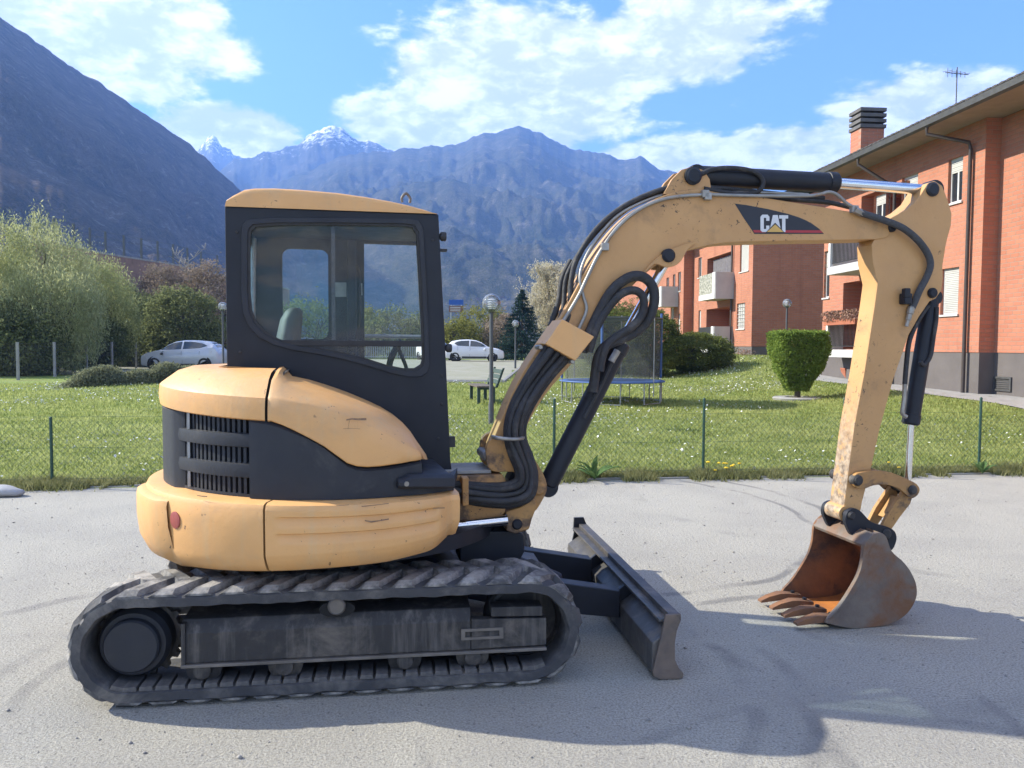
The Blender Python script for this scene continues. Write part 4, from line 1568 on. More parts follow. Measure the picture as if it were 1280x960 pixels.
M_brick = brick_mat('brick_facade', (.43, .165, .095), (.36, .130, .075), (.33, .22, .165), AX)
M_brick_end = brick_mat('brick_end_wall', (.43, .165, .095), (.36, .130, .075), (.33, .22, .165), NX)
M_plinth = pmat('plinth_render', (.13, .115, .11), (.105, .092, .088), 1.2, .9, bump=.006, bscale=30)
M_soffit = pmat('soffit', (.30, .24, .20), (.24, .19, .16), 2, .8)
M_gutter = pmat('gutter_metal', (.085, .085, .085), (.06, .06, .06), 5, .5, metal=.2)
M_tiles = pmat('roof_tile', (.085, .075, .07), (.05, .047, .045), 5, .85, bump=.02, bscale=6)
M_shutter = pmat('roller_shutter', (.47, .46, .43), (.40, .39, .37), 2, .7)
M_frame = pmat('window_frame', (.55, .54, .52), (.5, .49, .47), 3, .5)
M_pane = pmat('window_pane', (.028, .034, .042), (.015, .018, .022), 2, .05, spec=.9)
M_balc = pmat('balcony_panel', (.48, .465, .46), (.41, .395, .395), 1.5, .8)
M_rail = pmat('railing_iron', (.022, .022, .024), None, 5, .5)
M_terra = pmat('terracotta', (.38, .13, .07), (.30, .10, .055), 5, .85)
M_dry = leaf_mat('dried_flowers', (.20, .12, .09), (.38, .24, .18), 8, .2)
M_void = pmat('dark_interior', (.03, .028, .026), None, 3, .9)
M_curtain = pmat('awning_cloth', (.11, .10, .11), (.16, .15, .16), 6, .9)


def window(wl, r, n, root, style, label=None, dep=.14):
    a0, a1, z0, z1 = r
    fr = MB()
    fw = .05
    for (b0, b1, y0, y1) in ((a0, a0 + fw, z0, z1), (a1 - fw, a1, z0, z1), (a0 + fw, a1 - fw, z0, z0 + fw), (a0 + fw, a1 - fw, z1 - fw, z1)):
        wl.box(fr, b0, b1, n - dep + .002, n - dep + .055, y0, y1)
    if style in ('pane', 'half') and a1 - a0 > .5:
        am = (a0 + a1) / 2
        wl.box(fr, am - .03, am + .03, n - dep + .002, n - dep + .045, z0 + fw, z1 - fw)
    f_ = fr.build('window', M_frame, root, 20, label=label)
    if style != 'shutter':
        mb = MB()
        wl.box(mb, a0 + .01, a1 - .01, n - dep - .03, n - dep + .018, z0 + .01, z1 - .01)
        mb.build('pane', M_pane, f_, 0)
    if style in ('half', 'shutter', 'grid'):
        zt = z0 + (z1 - z0) * (.66 if style == 'half' else 0.0) + .02
        mb = MB()
        k = zt
        while k < z1 - .02:
            wl.box(mb, a0 + fw, a1 - fw, n - dep + .02, n - dep + .05 + .006 * (int(k * 100) % 2), k, k + .042)
            k += .05
        mb.build('roller_shutter', M_shutter, f_, 20)
    if style == 'grid':
        mb = MB()
        for q in range(1, 4):
            a = a0 + (a1 - a0) * q / 4
            wl.box(mb, a - .012, a + .012, n - dep + .06, n - dep + .08, z0, z1)
        for q in range(1, 7):
            z = z0 + (z1 - z0) * q / 7
            wl.box(mb, a0, a1, n - dep + .082, n - dep + .098, z - .012, z + .012)
        mb.build('grille', M_frame, f_, 20)
    mb = MB()
    wl.box(mb, a0 - .05, a1 + .05, n - dep + .056, n + .05, z0 - .055, z0 - .004)
    mb.build('sill', M_frame, f_, 20)
    return f_


def railing(wl, root, a0, a1, n0, n1, z0, z1, step=.11):
    """bars along the outer edge n1 and the near return"""
    mb = MB()
    wl.box(mb, a0, a1, n1 - .02, n1 + .02, z1 - .04, z1)
    wl.box(mb, a0, a1, n1 - .015, n1 + .015, z0 + .05, z0 + .08)
    r_ = mb.build('railing', M_rail, root, 20)
    bm_ = MB()
    bm_.box((0, 0, 0), (.009, .009, (z1 - z0 - .1) / 2))
    me = bm_.mesh('railing_bar', M_rail)
    k = a0 + step / 2
    while k < a1:
        inst('railing_bar', me, r_, Matrix.Translation(wl.W(k, n1, (z0 + z1) / 2)))
        k += step
    return r_


# ---- near block (right edge of the picture)
w1 = Wall((13.22 + .0807 * 0, 18.7, 0))
# put the plane so that its far end stands at column 1027, 28.8 m away
pp = ray(1027, 440)
w1.p = Vector((pp.x / pp.y * 28.8, 28.8, 0)) - AX * 10.14
aF = 10.14
EZ = 7.56
b1 = thing('apartment_block', 'near red brick apartment block with dark plinth, chimney and deep eaves', 'building', tuple(w1.W(0, -2, .5)))
aS = w1.on(1228, 300)[0]                 # the wall steps back nearer than this
zP = w1.on(1180, 440)[1]                 # top of the plinth
wins = [((1185, 197, 1203, 253), 'half', None), ((1176, 335, 1198, 393), 'shutter', None), ((1127, 219, 1147, 262), 'half', None), ((1092, 243, 1107, 282), 'half', None),
        ((1030, 314, 1037, 372), 'half', None)]
holes = []
rects = []
for (bx, style, lab) in wins:
    r = w1.rect(*bx)
    rects.append((r, style, lab))
    holes.append(r)
ba0, _ = w1.on(1089, 318, 1.05)
ba1, _ = w1.on(1037, 318, 1.05)
zb1 = w1.on(1064, 330, .9)[1]
log1 = (ba0, ba1, zb1 + .02, zb1 + 2.35, 1.4)
zb0 = w1.on(1050, 437, .5)[1]
bb0, _ = w1.on(1086, 420, .55)
bb1, _ = w1.on(1033.5, 420, .55)
log0 = (bb0, bb1, zb0 + .02, zb0 + 2.3, 1.4)
holes += [log1, log0]
mb = MB()
w1.face(mb, aS, aF, zP, EZ, 0, holes)
w1.face(mb, -16, aS, zP, EZ, -.42, [])
mb.build('brick_wall', M_brick, b1, 0)
mb = MB()
mb.add([w1.W(aS, 0, zP), w1.W(aS, -.42, zP), w1.W(aS, -.42, EZ), w1.W(aS, 0, EZ)], [(0, 1, 2, 3)])
mb.build('step_wall', M_brick_end, b1, 0)
mb = MB()
mb.add([w1.W(aF, 0, -.2), w1.W(aF, -11, -.2), w1.W(aF, -11, EZ), w1.W(aF, 0, EZ)], [(0, 1, 2, 3)])
mb.add([w1.W(aF, 0, EZ), w1.W(aF, -11, EZ), w1.W(aF, -5.5, EZ + 2)], [(0, 1, 2)])
mb.build('end_wall', M_brick_end, b1, 0)
mb = MB()
w1.face(mb, aS, aF, -.3, zP - .002, -.02, [])
w1.face(mb, -16, aS, -.3, zP - .002, -.44, [])
mb.add([w1.W(aS, -.02, -.3), w1.W(aS, -.44, -.3), w1.W(aS, -.44, zP), w1.W(aS, -.02, zP)], [(0, 1, 2, 3)])
mb.build('plinth', M_plinth, b1, 0)
# plinth vent
r = w1.rect(1243, 471, 1265, 489, -.44)
mb = MB()
w1.box(mb, r[0], r[1], -.44, -.40, r[3] - .05, r[3])
w1.box(mb, r[0], r[1], -.44, -.40, r[2], r[2] + .05)
w1.box(mb, r[0], r[0] + .05, -.44, -.40, r[2] + .05, r[3] - .05)
w1.box(mb, r[1] - .05, r[1], -.44, -.40, r[2] + .05, r[3] - .05)
k = r[2] + .07
while k < r[3] - .07:
    w1.box(mb, r[0] + .05, r[1] - .05, -.44, -.42, k, k + .025)
    k += .05
mb.build('vent', M_gutter, b1, 0)
for (r, style, lab) in rects:
    window(w1, r, 0, b1, style)
# roof, gutter, downpipes
mb = MB()
EO = 1.0
prof = [(EO + .02, EZ + .10), (EO + .02, EZ + .18), (-5.5, EZ + 2.35), (-12, EZ + .18), (-12, EZ + .10), (-5.5, EZ + 2.2)]
mb.loft([[w1.W(a, n, z) for n, z in prof] for a in (-17, aF + .5)])
mb.build('roof', M_tiles, b1, 20)
mb = MB()
tl = MB()
tl.loft([[w1.W(0, 0, 0) - w1.W(0, 0, 0) + AX * a + Vector((0, 0, z)) for a, z in ((-.11, 0), (-.09, .035), (0, .05), (.09, .035), (.11, 0))],
         [AX * a + Vector((0, 0, z)) - NX * .38 + Vector((0, 0, .125)) for a, z in ((-.11, 0), (-.09, .035), (0, .05), (.09, .035), (.11, 0))]])
tme = tl.mesh('roof_tile', M_tiles)
rf = [o for o in b1.children if o.name.startswith('roof')][0]
k = -6.0
q = 0
while k < aF + .4:
    inst('roof_tile', tme, rf, Matrix.Translation(w1.W(k, EO + .05, EZ + .185 + random.uniform(-.004, .004))))
    k += .235
mb = MB()
w1.box(mb, -17, aF + .45, -.4, EO - .02, EZ + .0, EZ + .09)
mb.build('soffit', M_soffit, b1, 0)
mb = MB()
gp = [(EO - .02, EZ + .10), (EO - .02, EZ - .02), (EO + .05, EZ - .06), (EO + .14, EZ - .02), (EO + .16, EZ + .12), (EO + .13, EZ + .12), (EO + .11, EZ + .02), (EO + .01, EZ + .02), (EO + .01, EZ + .10)]
mb.loft([[w1.W(a, n, z) for n, z in gp] for a in (-17, aF + .5)])
mb.build('gutter', M_gutter, b1, 20)
for (px, ytop, tx_) in ((1210, 182, 1158), (1117, 236, 1072)):
    a = w1.on(px, 300, .08)[0]
    ag = w1.on(tx_, 160 if px > 1200 else 205, EO + .06)[0]
    zt = w1.on(px, ytop, .08)[1]
    mb = MB()
    mb.tube([w1.W(ag, EO + .05, EZ - .03), w1.W(ag, EO + .05, EZ - .22), w1.W(a, .14, zt + .05), w1.W(a, .09, zt - .12), w1.W(a, .09, tzf(12, 22) - .1)], .05, 10, 1)
    mb.build('downpipe', M_brown, b1, 50)
a = w1.on(1221, 300, -.3)[0]
# chimney
c = Vector((ray(1084, 165).x / ray(1084, 165).y * 28.2, 28.2, 0))
M_brick_ch = brick_mat('brick_chimney', (.43, .165, .095), (.36, .130, .075), (.33, .22, .165), (1, 0, 0))
M_capstone = pmat('chimney_cap', (.14, .135, .135), (.085, .082, .082), 3, .8)
ch = MB()
ch.box(c + Vector((0, 0, 8.35)), (.42, .36, 1.02), (-NX, AX, Vector((0, 0, 1))))
cho = ch.build('chimney', M_brick_ch, b1, 0)
for k in range(4):
    mb = MB()
    mb.box(c + Vector((0, 0, 9.44 + k * .19)), (.475, .41, .062), (-NX, AX, Vector((0, 0, 1))))
    mb.build('chimney_cap', M_capstone, cho, bevel=.01)
mb = MB()
mb.box(c + Vector((0, 0, 9.7)), (.33, .28, .33), (-NX, AX, Vector((0, 0, 1))))
mb.build('flue', M_void, cho)
# balconies of the near block
def slab_balcony(wl, root, a0, a1, n1, z, hgt, near_panel=True, flowers=False):
    mb = MB()
    wl.box(mb, a0 - .05, a1 + .05, 0.002, n1 + .05, z - .26, z)
    s_ = mb.build('balcony', M_balc, root, 20, bevel=.01)
    mb = MB()
    wl.box(mb, a1 - .10, a1 + .02, .004, n1 + .03, z + .002, z + hgt)
    mb.build('side_panel', M_white, s_, 20)
    mb = MB()
    wl.box(mb, a0 - .02, a0 + .10, .004, n1 + .03, z + .002, z + hgt)
    mb.build('side_panel', M_white, s_, 20)
    rl = railing(wl, s_ if False else root, a0 + .11, a1 - .11, .1, n1 - .05, z + .05, z + hgt - .03, .085)
    return s_
slab_balcony(w1, b1, ba0, ba1, 1.05, zb1, 1.02)
slab_balcony(w1, b1, bb0, bb1, .55, zb0, 1.02)
for lg in (log1, log0):
    am = (lg[0] + lg[1]) / 2
    window(w1, (am - .9, am + .2, lg[2] + .02, lg[2] + 2.1), -1.4, b1, 'pane', dep=-.06)
# drip sill, flower box with dried plants
fb = MB()
w1.box(fb, bb0 + .5, bb1 - .15, .56, .76, zb0 + .82, zb0 + 1.0)
fbx = fb.build('flower_box', M_terra, None, 20, bevel=.01)
tag(fbx, 'terracotta flower box hung on the lower balcony railing of the near block', 'flower box')
P = np.array([tuple(w1.W(random.uniform(bb0 + .45, bb1 - .1), random.uniform(.48, .86), zb0 + 1.0 + random.uniform(-.05, .30))) for _ in range(1500)])
v, f = leaf_cards(P, .07, None, .6)
dd = fast_mesh('dried_flowers', v, f, M_dry)
tag(dd, 'withered brown flowers filling the box on the lower balcony', 'plant')
# planter boxes on the path
for (px, d, s_, lab) in ((1063, 27.2, .26, 'left one of the two terracotta planters by the path below the balcony'), (1078, 26.6, .30, 'right, larger terracotta planter by the path below the balcony')):
    x, y = place(px, d)
    z = tzf(x, y) + .02
    mb = MB()
    mb.loft([[Vector((x + a * s_ * k, y + b * s_ * .7 * k, z + h)) for a, b in ((-1, -1), (1, -1), (1, 1), (-1, 1))] for k, h in ((.85, 0), (1.0, .30), (1.06, .30), (1.06, .36), (.94, .36), (.9, .27))])
    o = mb.build('planter', M_terra, None, 20)
    tag(o, lab, 'planter', 'terracotta planters by the path')
# antenna on the roof
ap = ray(1195, 130)
x, y = ap.x / ap.y * 24, 24.0
an = thing('tv_antenna', 'thin television antenna standing on the roof of the near block', 'antenna', (x, y, 8.2))
za = CAMZ + ray(1195, 84).z / ray(1195, 84).y * 24
mb = MB()
mb.cyl((x, y, 8.0), (x, y, za), .018, n=6)
mb.build('mast', M_grey_metal, an)
mb = MB()
for k in range(5):
    mb.cyl((x - .28 + k * .13, y - .25, za - .18 - .02 * k), (x - .28 + k * .13, y + .25, za - .05 - .02 * k), .008, n=5)
    mb.cyl((x - .28 + k * .13, y, za - .30), (x - .28 + k * .13, y, za - .02 - .03 * k), .008, n=5)
mb.cyl((x - .35, y, za - .16), (x + .35, y, za - .22), .012, n=5)
mb.build('dipole', M_grey_metal, an)
mb = MB()
mb.cyl((x - .75, y, 8.62), (x, y, 8.48), .012, n=5)
mb.build('dipole', M_grey_metal, an)

# ---- farther block, behind
pp = ray(939, 440)
w2 = Wall((pp.x / pp.y * 39.5, 39.5, 0))
E2 = 8.35
b2 = thing('apartment_block', 'farther red brick apartment block with grey balconies behind the boom', 'building', tuple(w2.W(3, -2, 1)))
zP2 = w2.on(932, 433)[1]
aR = w2.on(866, 400)[0]                   # farther than this the wall stands proud
nR = .62
holes, rects = [], []
for bx, style in (((925, 303, 936, 339), 'shutter'), ((921, 379, 931, 411), 'grid'), ((873, 322, 877, 347), 'pane'), ((873, 388, 876, 419), 'shutter')):
    r = w2.rect(*bx)
    holes.append(r)
    rects.append((r, style, 0))
lz1 = w2.on(905, 371, .9)[1]
lz0 = w2.on(905, 441, .9)[1]
la0 = w2.on(916, 340)[0]
la1 = w2.on(884, 340)[0]
holes += [(la0, la1, lz1 + .05, lz1 + 2.55, 1.6), (la0, la1, lz0 + .05, lz0 + 2.5, 1.6)]
mb = MB()
w2.face(mb, 0, aR, zP2, E2, 0, holes)
mb2 = []
far_holes = []
for bx, style in (((847.5, 340, 851, 364), 'pane'), ((841, 343, 844, 366), 'pane'), ((833, 347, 836, 369), 'pane'), ((847, 392, 850, 416), 'shutter'), ((838, 385, 842, 425), 'pane')):
    r = w2.rect(*bx, nR)
    far_holes.append(r)
    rects.append((r, style, nR))
w2.face(mb, aR, aR + 30, zP2 - .4, E2, nR, far_holes)
mb.build('brick_wall', M_brick, b2, 0)
mb = MB()
mb.add([w2.W(0, 0, zP2), w2.W(0, -14, zP2), w2.W(0, -14, E2), w2.W(0, 0, E2)], [(0, 1, 2, 3)])
mb.add([w2.W(0, 0, E2), w2.W(0, -14, E2), w2.W(0, -7, E2 + 2.5)], [(0, 1, 2)])
mb.build('end_wall', M_brick_end, b2, 0)
mb = MB()
mb.add([w2.W(aR, 0, zP2 - .4), w2.W(aR, nR, zP2 - .4), w2.W(aR, nR, E2), w2.W(aR, 0, E2)], [(0, 1, 2, 3)])
mb.build('step_wall', M_brick_end, b2, 0)
mb = MB()
w2.face(mb, 0, aR, 0, zP2 - .002, -.02, [])
mb.add([w2.W(0.02, -.02, 0), w2.W(.02, -14, 0), w2.W(.02, -14, zP2 - .002), w2.W(.02, -.02, zP2 - .002)], [(0, 1, 2, 3)])
w2.face(mb, aR, aR + 30, 0, zP2 - .402, nR - .02, [])
mb.build('plinth', M_plinth, b2, 0)
for (r, style, n_) in rects:
    window(w2, r, n_, b2, style)
for z in (lz1, lz0):
    am = la0 + (la1 - la0) * .55
    window(w2, (am - 1.0, am + .3, z + .08, z + 2.2), -1.6, b2, 'pane', dep=-.06)
mb = MB()
prof = [(1.1, E2 + .10), (1.1, E2 + .2), (-7, E2 + 2.9), (-15, E2 + .2), (-15, E2 + .1), (-7, E2 + 2.75)]
mb.loft([[w2.W(a, n, z) for n, z in prof] for a in (-.6, aR)])
prof2 = [(nR + 1.1, E2 + .12), (nR + 1.1, E2 + .22), (-7, E2 + 2.95), (-15, E2 + .2), (-15, E2 + .1), (-7, E2 + 2.75)]
mb.loft([[w2.W(a, n, z) for n, z in prof2] for a in (aR - .6, aR + 30)])
mb.build('roof', M_tiles, b2, 20)
mb = MB()
w2.box(mb, -.55, aR - .61, -.3, 1.05, E2, E2 + .09)
w2.box(mb, aR - .6, aR + 30, -.3, nR + 1.05, E2 + .01, E2 + .1)
mb.build('soffit', M_soffit, b2, 0)
mb = MB()
w2.box(mb, -.6, aR - .62, 1.1, 1.22, E2 + .04, E2 + .17)
w2.box(mb, aR - .6, aR + 30, nR + 1.1, nR + 1.22, E2 + .05, E2 + .18)
mb.build('gutter', M_gutter, b2, 20)
for px in (914.5,):
    a = w2.on(px + 2, 360)[0]
    MB().tube([w2.W(a, 1.1, E2), w2.W(a, .10, E2 - .5), w2.W(a, .10, 1.0)], .055, 8, 1).build('downpipe', M_brown, b2)
M_floral = pmat('floral_screen', (.48, .46, .40), (.07, .08, .05), 9, .9)
def box_balcony(wl, root, px0, px1, py0, py1, far_px, nb, screen):
    """px0..px1: the panel that faces the camera; far_px: where its outer side ends"""
    a0 = wl.on(px1, (py0 + py1) / 2, nb)[0]
    d0 = wl.W(a0, nb, 0).y
    n1 = nb + (px1 - px0) / F * d0
    z0 = wl.on(px0, py1, n1)[1]
    z1 = wl.on(px0, py0, n1)[1]
    a1 = wl.on(far_px, (py0 + py1) / 2, n1)[0]
    mb = MB()
    wl.box(mb, a0, a1, nb + .003, n1, z0, z0 + .2)
    s_ = mb.build('balcony', M_balc, root, 20)
    mb = MB()
    wl.box(mb, a0 - .06, a0 - .002, nb + .003, n1 + .02, z0 - .02, z1)
    mb.build('end_panel', M_balc, s_, 20)
    mb = MB()
    wl.box(mb, a0, a0 + .35, n1 + .003, n1 + .06, z0 + .0, z1)
    wl.box(mb, a0 + .352, a1, n1 + .003, n1 + .06, z0 + .0, z0 + .28)
    mb.build('front_panel', M_white, s_, 20)
    mb = MB()
    wl.box(mb, a0 + .36, a1, n1 + .01, n1 + .045, z0 + .285, z1 - .02)
    mb.build('screen', M_floral if screen else M_rail, s_, 20)
    return a0, a1, n1, z0, z1
q = box_balcony(w2, b2, 894, 917, 340, 373, 875, 0, True)
box_balcony(w2, b2, 892, 915, 408, 441, 874, 0, False)
box_balcony(w2, b2, 827, 847.5, 358, 383, 819, nR, True)
# rolled awning hanging over the upper balcony of the farther block
mb = MB()
mb.sheet([[w2.W(a, -.25 - .03 * math.sin(a * 17), z) for a in np.linspace(la0 + .2, la1 - .3, 30)] for z in (lz1 + 2.45, lz1 + .9)])
mb.build('curtain', M_curtain, b2, 60)
x, y = place(861, 37.5)
MB
gf_ = MB()
z = tzf(*place(932, 38.6))
x, y = place(931, 38.4)
P = np.array([x, y, z + .18]) + RNG.normal(size=(260, 3)) * np.array([.22, .2, .09])
v, f = leaf_cards(P, .07, None, .6)
pt = fast_mesh('potted_plant', v, f, M_dry)
tag(pt, 'small withered plant at the foot of the farther block corner', 'plant')

# ------------------------------------------------------------------ far signs and houses
M_sign_blue = pmat('sign_blue', (.02, .10, .42), None, 3, .5)
M_sign_brown = pmat('sign_brown', (.20, .09, .06), None, 3, .6)
x, y = place(570, 92)
z0 = CAMZ + (432 - 391) / F * 92
z1 = CAMZ + (432 - 375) / F * 92
sg = thing('road_sign', 'blue and brown road sign board standing above the far shrubs', 'sign', (x, y, z0))
MB().box((x, y, z1 - .32), (.85, .04, .30)).build('blue_panel', M_sign_blue, sg)
MB().box((x, y, z0 + .38), (.85, .04, .36)).build('brown_panel', M_sign_brown, sg)
mb = MB()
for s in (-.6, .6):
    mb.cyl((x + s, y + .08, 0), (x + s, y + .08, z1), .06, n=8)
mb.build('post', M_galv, sg)
mb = MB()
for k in range(3):
    mb.box((x - .1, y - .045, z0 + .18 + k * .2), (.6, .006, .035))
mb.build('text_line', M_white, sg)
M_house = pmat('far_house_wall', (.48, .42, .36), (.36, .30, .26), .3, .9)
M_houseroof = pmat('far_house_roof', (.20, .13, .10), (.14, .10, .085), .5, .9)
gh = 'village houses at the foot of the mountain'
labs = ['leftmost pale house at the foot of the mountain, near the cab edge', 'low house with brown roof left of the nearest globe lamp', 'pale house just above the nearest globe lamp',
        'small house between globe lamp and spruce top', 'house seen over the yellow shrub', 'wide barn-like house between sign and lamp', 'pale house behind the spruce top']
for i, (px, py, d, w_) in enumerate(((566, 371, 830, 9), (585, 366, 900, 11), (607, 361, 960, 10), (628, 370, 840, 9), (597, 372, 820, 9), (574, 357, 1000, 15), (645, 363, 930, 10))):
    dd_ = ray(px, py)
    x, y = dd_.x / dd_.y * d, d
    zt = CAMZ + dd_.z / dd_.y * d
    ho = thing('village_house', labs[i], 'house', (x, y, 0), gh)
    mb = MB()
    mb.box((x, y, zt - 8), (w_ / 2, 5, 5.01))
    mb.build('wall', M_house, ho)
    mb = MB()
    mb.loft([[Vector((x - w_ * .58, y - 5.6, zt - 3)), Vector((x + w_ * .58, y - 5.6, zt - 3)), Vector((x, y - 5.6, zt))], [Vector((x - w_ * .58, y + 5.6, zt - 3)), Vector((x + w_ * .58, y + 5.6, zt - 3)), Vector((x, y + 5.6, zt))]])
    mb.build('roof', M_houseroof, ho)
    mb = MB()
    for k in (-1, 0, 1):
        mb.box((x + k * w_ * .28, y - 5.01, zt - 5), (.45, .02, .7))
    mb.build('window', M_pane, ho)
# ================================================================== THE EXCAVATOR
M_yel = pmat('yellow_paint', (.72, .395, .150), (.64, .345, .13), 2.5, .42, bump=.0015, bscale=35, dirt=(.50, .31, .155), dscale=2.6, dlo=.46, dhi=.80, streak=(.60, .40, .20), chips=(.05, .032, .024), chip_thr=.645, chip_scale=30)
M_yel2 = pmat('boom_paint', (.56, .315, .125), (.48, .265, .105), 3.0, .5, bump=.002, bscale=30, dirt=(.30, .18, .085), dscale=3.2, dlo=.50, dhi=.76, chips=(.04, .028, .02), chip_thr=.60, chip_scale=34)
M_yel_worn = pmat('worn_yellow', (.46, .25, .08), (.36, .19, .07), 4, .6, bump=.003, bscale=30, dirt=(.13, .085, .055), dscale=5, dlo=.47, dhi=.62, chips=(.04, .028, .02), chip_thr=.60, chip_scale=34)
M_blk = pmat('black_panel', (.017, .020, .028), (.025, .028, .036), 3, .5, bump=.0008, bscale=90, spec=.4, dirt=(.085, .083, .082), dscale=2.5, dlo=.54, dhi=.86)
M_blk_gloss = pmat('black_paint', (.012, .014, .021), (.016, .019, .027), 3, .45, spec=.35, dirt=(.045, .046, .05), dscale=4, dlo=.60, dhi=.85)
M_rub = pmat('track_rubber', (.042, .043, .048), (.060, .060, .064), 4, .78, bump=.004, bscale=40, dirt=(.20, .185, .165), dscale=3.0, dlo=.44, dhi=.76)
M_lug = pmat('tread_rubber', (.055, .055, .058), (.085, .083, .082), 6, .82, bump=.003, bscale=50, dirt=(.33, .31, .28), dscale=5, dlo=.42, dhi=.66)
M_tframe = pmat('track_frame_steel', (.019, .019, .021), (.034, .032, .032), 4, .6, bump=.004, bscale=30, dirt=(.15, .13, .11), dscale=3.8, dlo=.47, dhi=.74, streak=(.17, .155, .14))
M_edge_steel = pmat('worn_edge', (.20, .18, .16), (.11, .10, .09), 8, .5, metal=.3)
M_blade = pmat('blade_steel', (.060, .058, .058), (.095, .088, .082), 3, .48, bump=.003, bscale=25, metal=.25, dirt=(.20, .165, .135), dscale=3.5, dlo=.52, dhi=.72, streak=(.16, .15, .14))
M_blade_end = pmat('blade_end_steel', (.19, .145, .115), (.10, .085, .075), 7, .6, bump=.004, bscale=30, metal=.2, dirt=(.07, .055, .05), dscale=9)
M_bucket = pmat('bucket_steel', (.20, .165, .135), (.125, .10, .085), 5, .6, bump=.004, bscale=30, metal=.15, dirt=(.19, .095, .05), dscale=3.5, dlo=.42, dhi=.66)
M_rust = pmat('bucket_rust', (.25, .115, .05), (.15, .075, .042), 6, .8, bump=.004, bscale=35, dirt=(.075, .05, .04), dscale=4, dlo=.46, dhi=.66)
M_rust_bright = pmat('fresh_rust', (.52, .185, .035), (.36, .125, .035), 7, .8, bump=.002, bscale=50, dirt=(.16, .07, .035), dscale=6, dlo=.56, dhi=.7)
M_chrome = pmat('chrome', (.72, .73, .75), (.66, .67, .70), 5, .12, metal=1.0)
M_hose = pmat('hose', (.019, .020, .023), (.034, .034, .037), 9, .62, bump=.005, bscale=55, dirt=(.11, .10, .09), dscale=7, dlo=.50, dhi=.78)
M_hose_sleeve = pmat('hose_sleeve', (.075, .078, .085), (.05, .052, .057), 60, .8, bump=.003, bscale=220)
M_tubing = pmat('steel_line', (.36, .35, .32), (.26, .25, .23), 9, .4, metal=.55, dirt=(.30, .17, .08), dscale=6)
M_fit = pmat('fitting', (.40, .38, .34), (.22, .20, .18), 14, .4, metal=.6)
M_decal = pmat('decal_black', (.018, .020, .030), None, 4, .4, chips=(.25, .25, .27), chip_thr=.70, chip_scale=60)
M_red = pmat('decal_red', (.42, .035, .045), None, 5, .45)
M_letter = pmat('decal_white', (.68, .69, .70), (.58, .59, .60), 12, .45, chips=(.06, .06, .07), chip_thr=.70, chip_scale=60)
M_tri = pmat('decal_yellow', (.70, .44, .12), None, 5, .45)
M_reflect = pmat('reflector', (.34, .075, .06), (.28, .06, .05), 30, .35)
M_label = pmat('paper_label', (.55, .55, .52), (.42, .43, .42), 30, .7)
M_cabglass = glass_mat('cab_glass', (.90, .96, .97), .75, .07, (.45, .50, .52))
M_cabglass_far = glass_mat('cab_glass_tinted', (.68, .90, .93), .8, .08, (.25, .48, .52))
M_cabglass_clear = glass_mat('cab_glass_clear', (.94, .97, .98), .3, .01)
M_seat = pmat('seat_vinyl', (.060, .066, .060), (.085, .09, .08), 5, .6)
M_cabin = pmat('cab_lining', (.024, .030, .040), (.036, .043, .055), 4, .75)

# the stick: same paint, rubbed to bare steel low on the edge that meets the bucket
M_stick = M_yel2.copy()
M_stick.name = 'stick_paint'
t = NT(M_stick.node_tree)
_b = [n for n in t.n if n.type == 'BSDF_PRINCIPLED'][0]
_tc = [n for n in t.n if n.type == 'TEX_COORD'][0]
_old = _b.inputs['Base Color'].links[0].from_socket
_geo = t.new('ShaderNodeNewGeometry')
_sp = t.new('ShaderNodeSeparateXYZ')
t.l.new(_tc.outputs['Object'], _sp.inputs[0])
_low = t.mrange(t.math('ADD', _sp.outputs[2], t.math('MULTIPLY', t.noise(_tc.outputs['Object'], 5, 5, .7), .5)), 1.15, 1.85, 1, 0)
_face = t.mrange(t.vmath('DOT_PRODUCT', _geo.outputs['Normal'], (-.97, -.20, -.1), out='v'), .45, .75)
_n = t.mrange(t.noise(_tc.outputs['Object'], 17, 7, .72), .36, .50)
_m = t.math('MULTIPLY', t.math('MULTIPLY', _low, _face), _n)
_bare = t.ramp(t.noise(_tc.outputs['Object'], 26, 6, .7), [(.36, (.13, .095, .07)), (.62, (.42, .33, .24))])
t.l.new(t.mix(_m, _old, _bare), _b.inputs['Base Color'])


def gnd(px, py, z=0.0):
    d = ray(px, py)
    return CAM + d * ((z - CAMZ) / d.z)

p1, p2 = gnd(135, 889), gnd(680, 858)
yawT = math.degrees(math.atan2(p2.y - p1.y, p2.x - p1.x))
_t = Frame(p1.x, p1.y, yawT)
uL, uR = _t.on(79, 815, 0)[0], _t.on(729, 800, 0)[0]
mid = _t.W((uL + uR) / 2, 0, 0)
HALF_L = (uR - uL) / 2
HW = .985
c = mid + _t.V * HW
T = Frame(c.x, c.y, yawT)
U = Frame(c.x, c.y, yawT + 3.5)
Bf = Frame(0, 4.533, 11)
print('track yaw %.2f centre %.3f %.3f half length %.3f' % (yawT, c.x, c.y, HALF_L))

EX = thing('excavator', 'worn yellow and black mini excavator on rubber tracks with boom, bucket and dozer blade', 'excavator', (c.x, c.y, 0))

# ------------------------------------------------ tracks
RB = .252                    # outer radius of the belt ends
ZC = .277
LS = 2 * (HALF_L - RB - .022)  # straight length
PER = 2 * LS + 2 * math.pi * RB


def track(s):
    s %= PER
    a = LS / 2
    if s < LS: return -a + s, ZC + RB, (1, 0)
    s -= LS
    if s < math.pi * RB:
        t = s / RB
        return a + RB * math.sin(t), ZC + RB * math.cos(t), (math.cos(t), -math.sin(t))
    s -= math.pi * RB
    if s < LS: return a - s, ZC - RB, (-1, 0)
    s -= LS
    t = s / RB
    return -a - RB * math.sin(t), ZC - RB * math.cos(t), (-math.cos(t), math.sin(t))


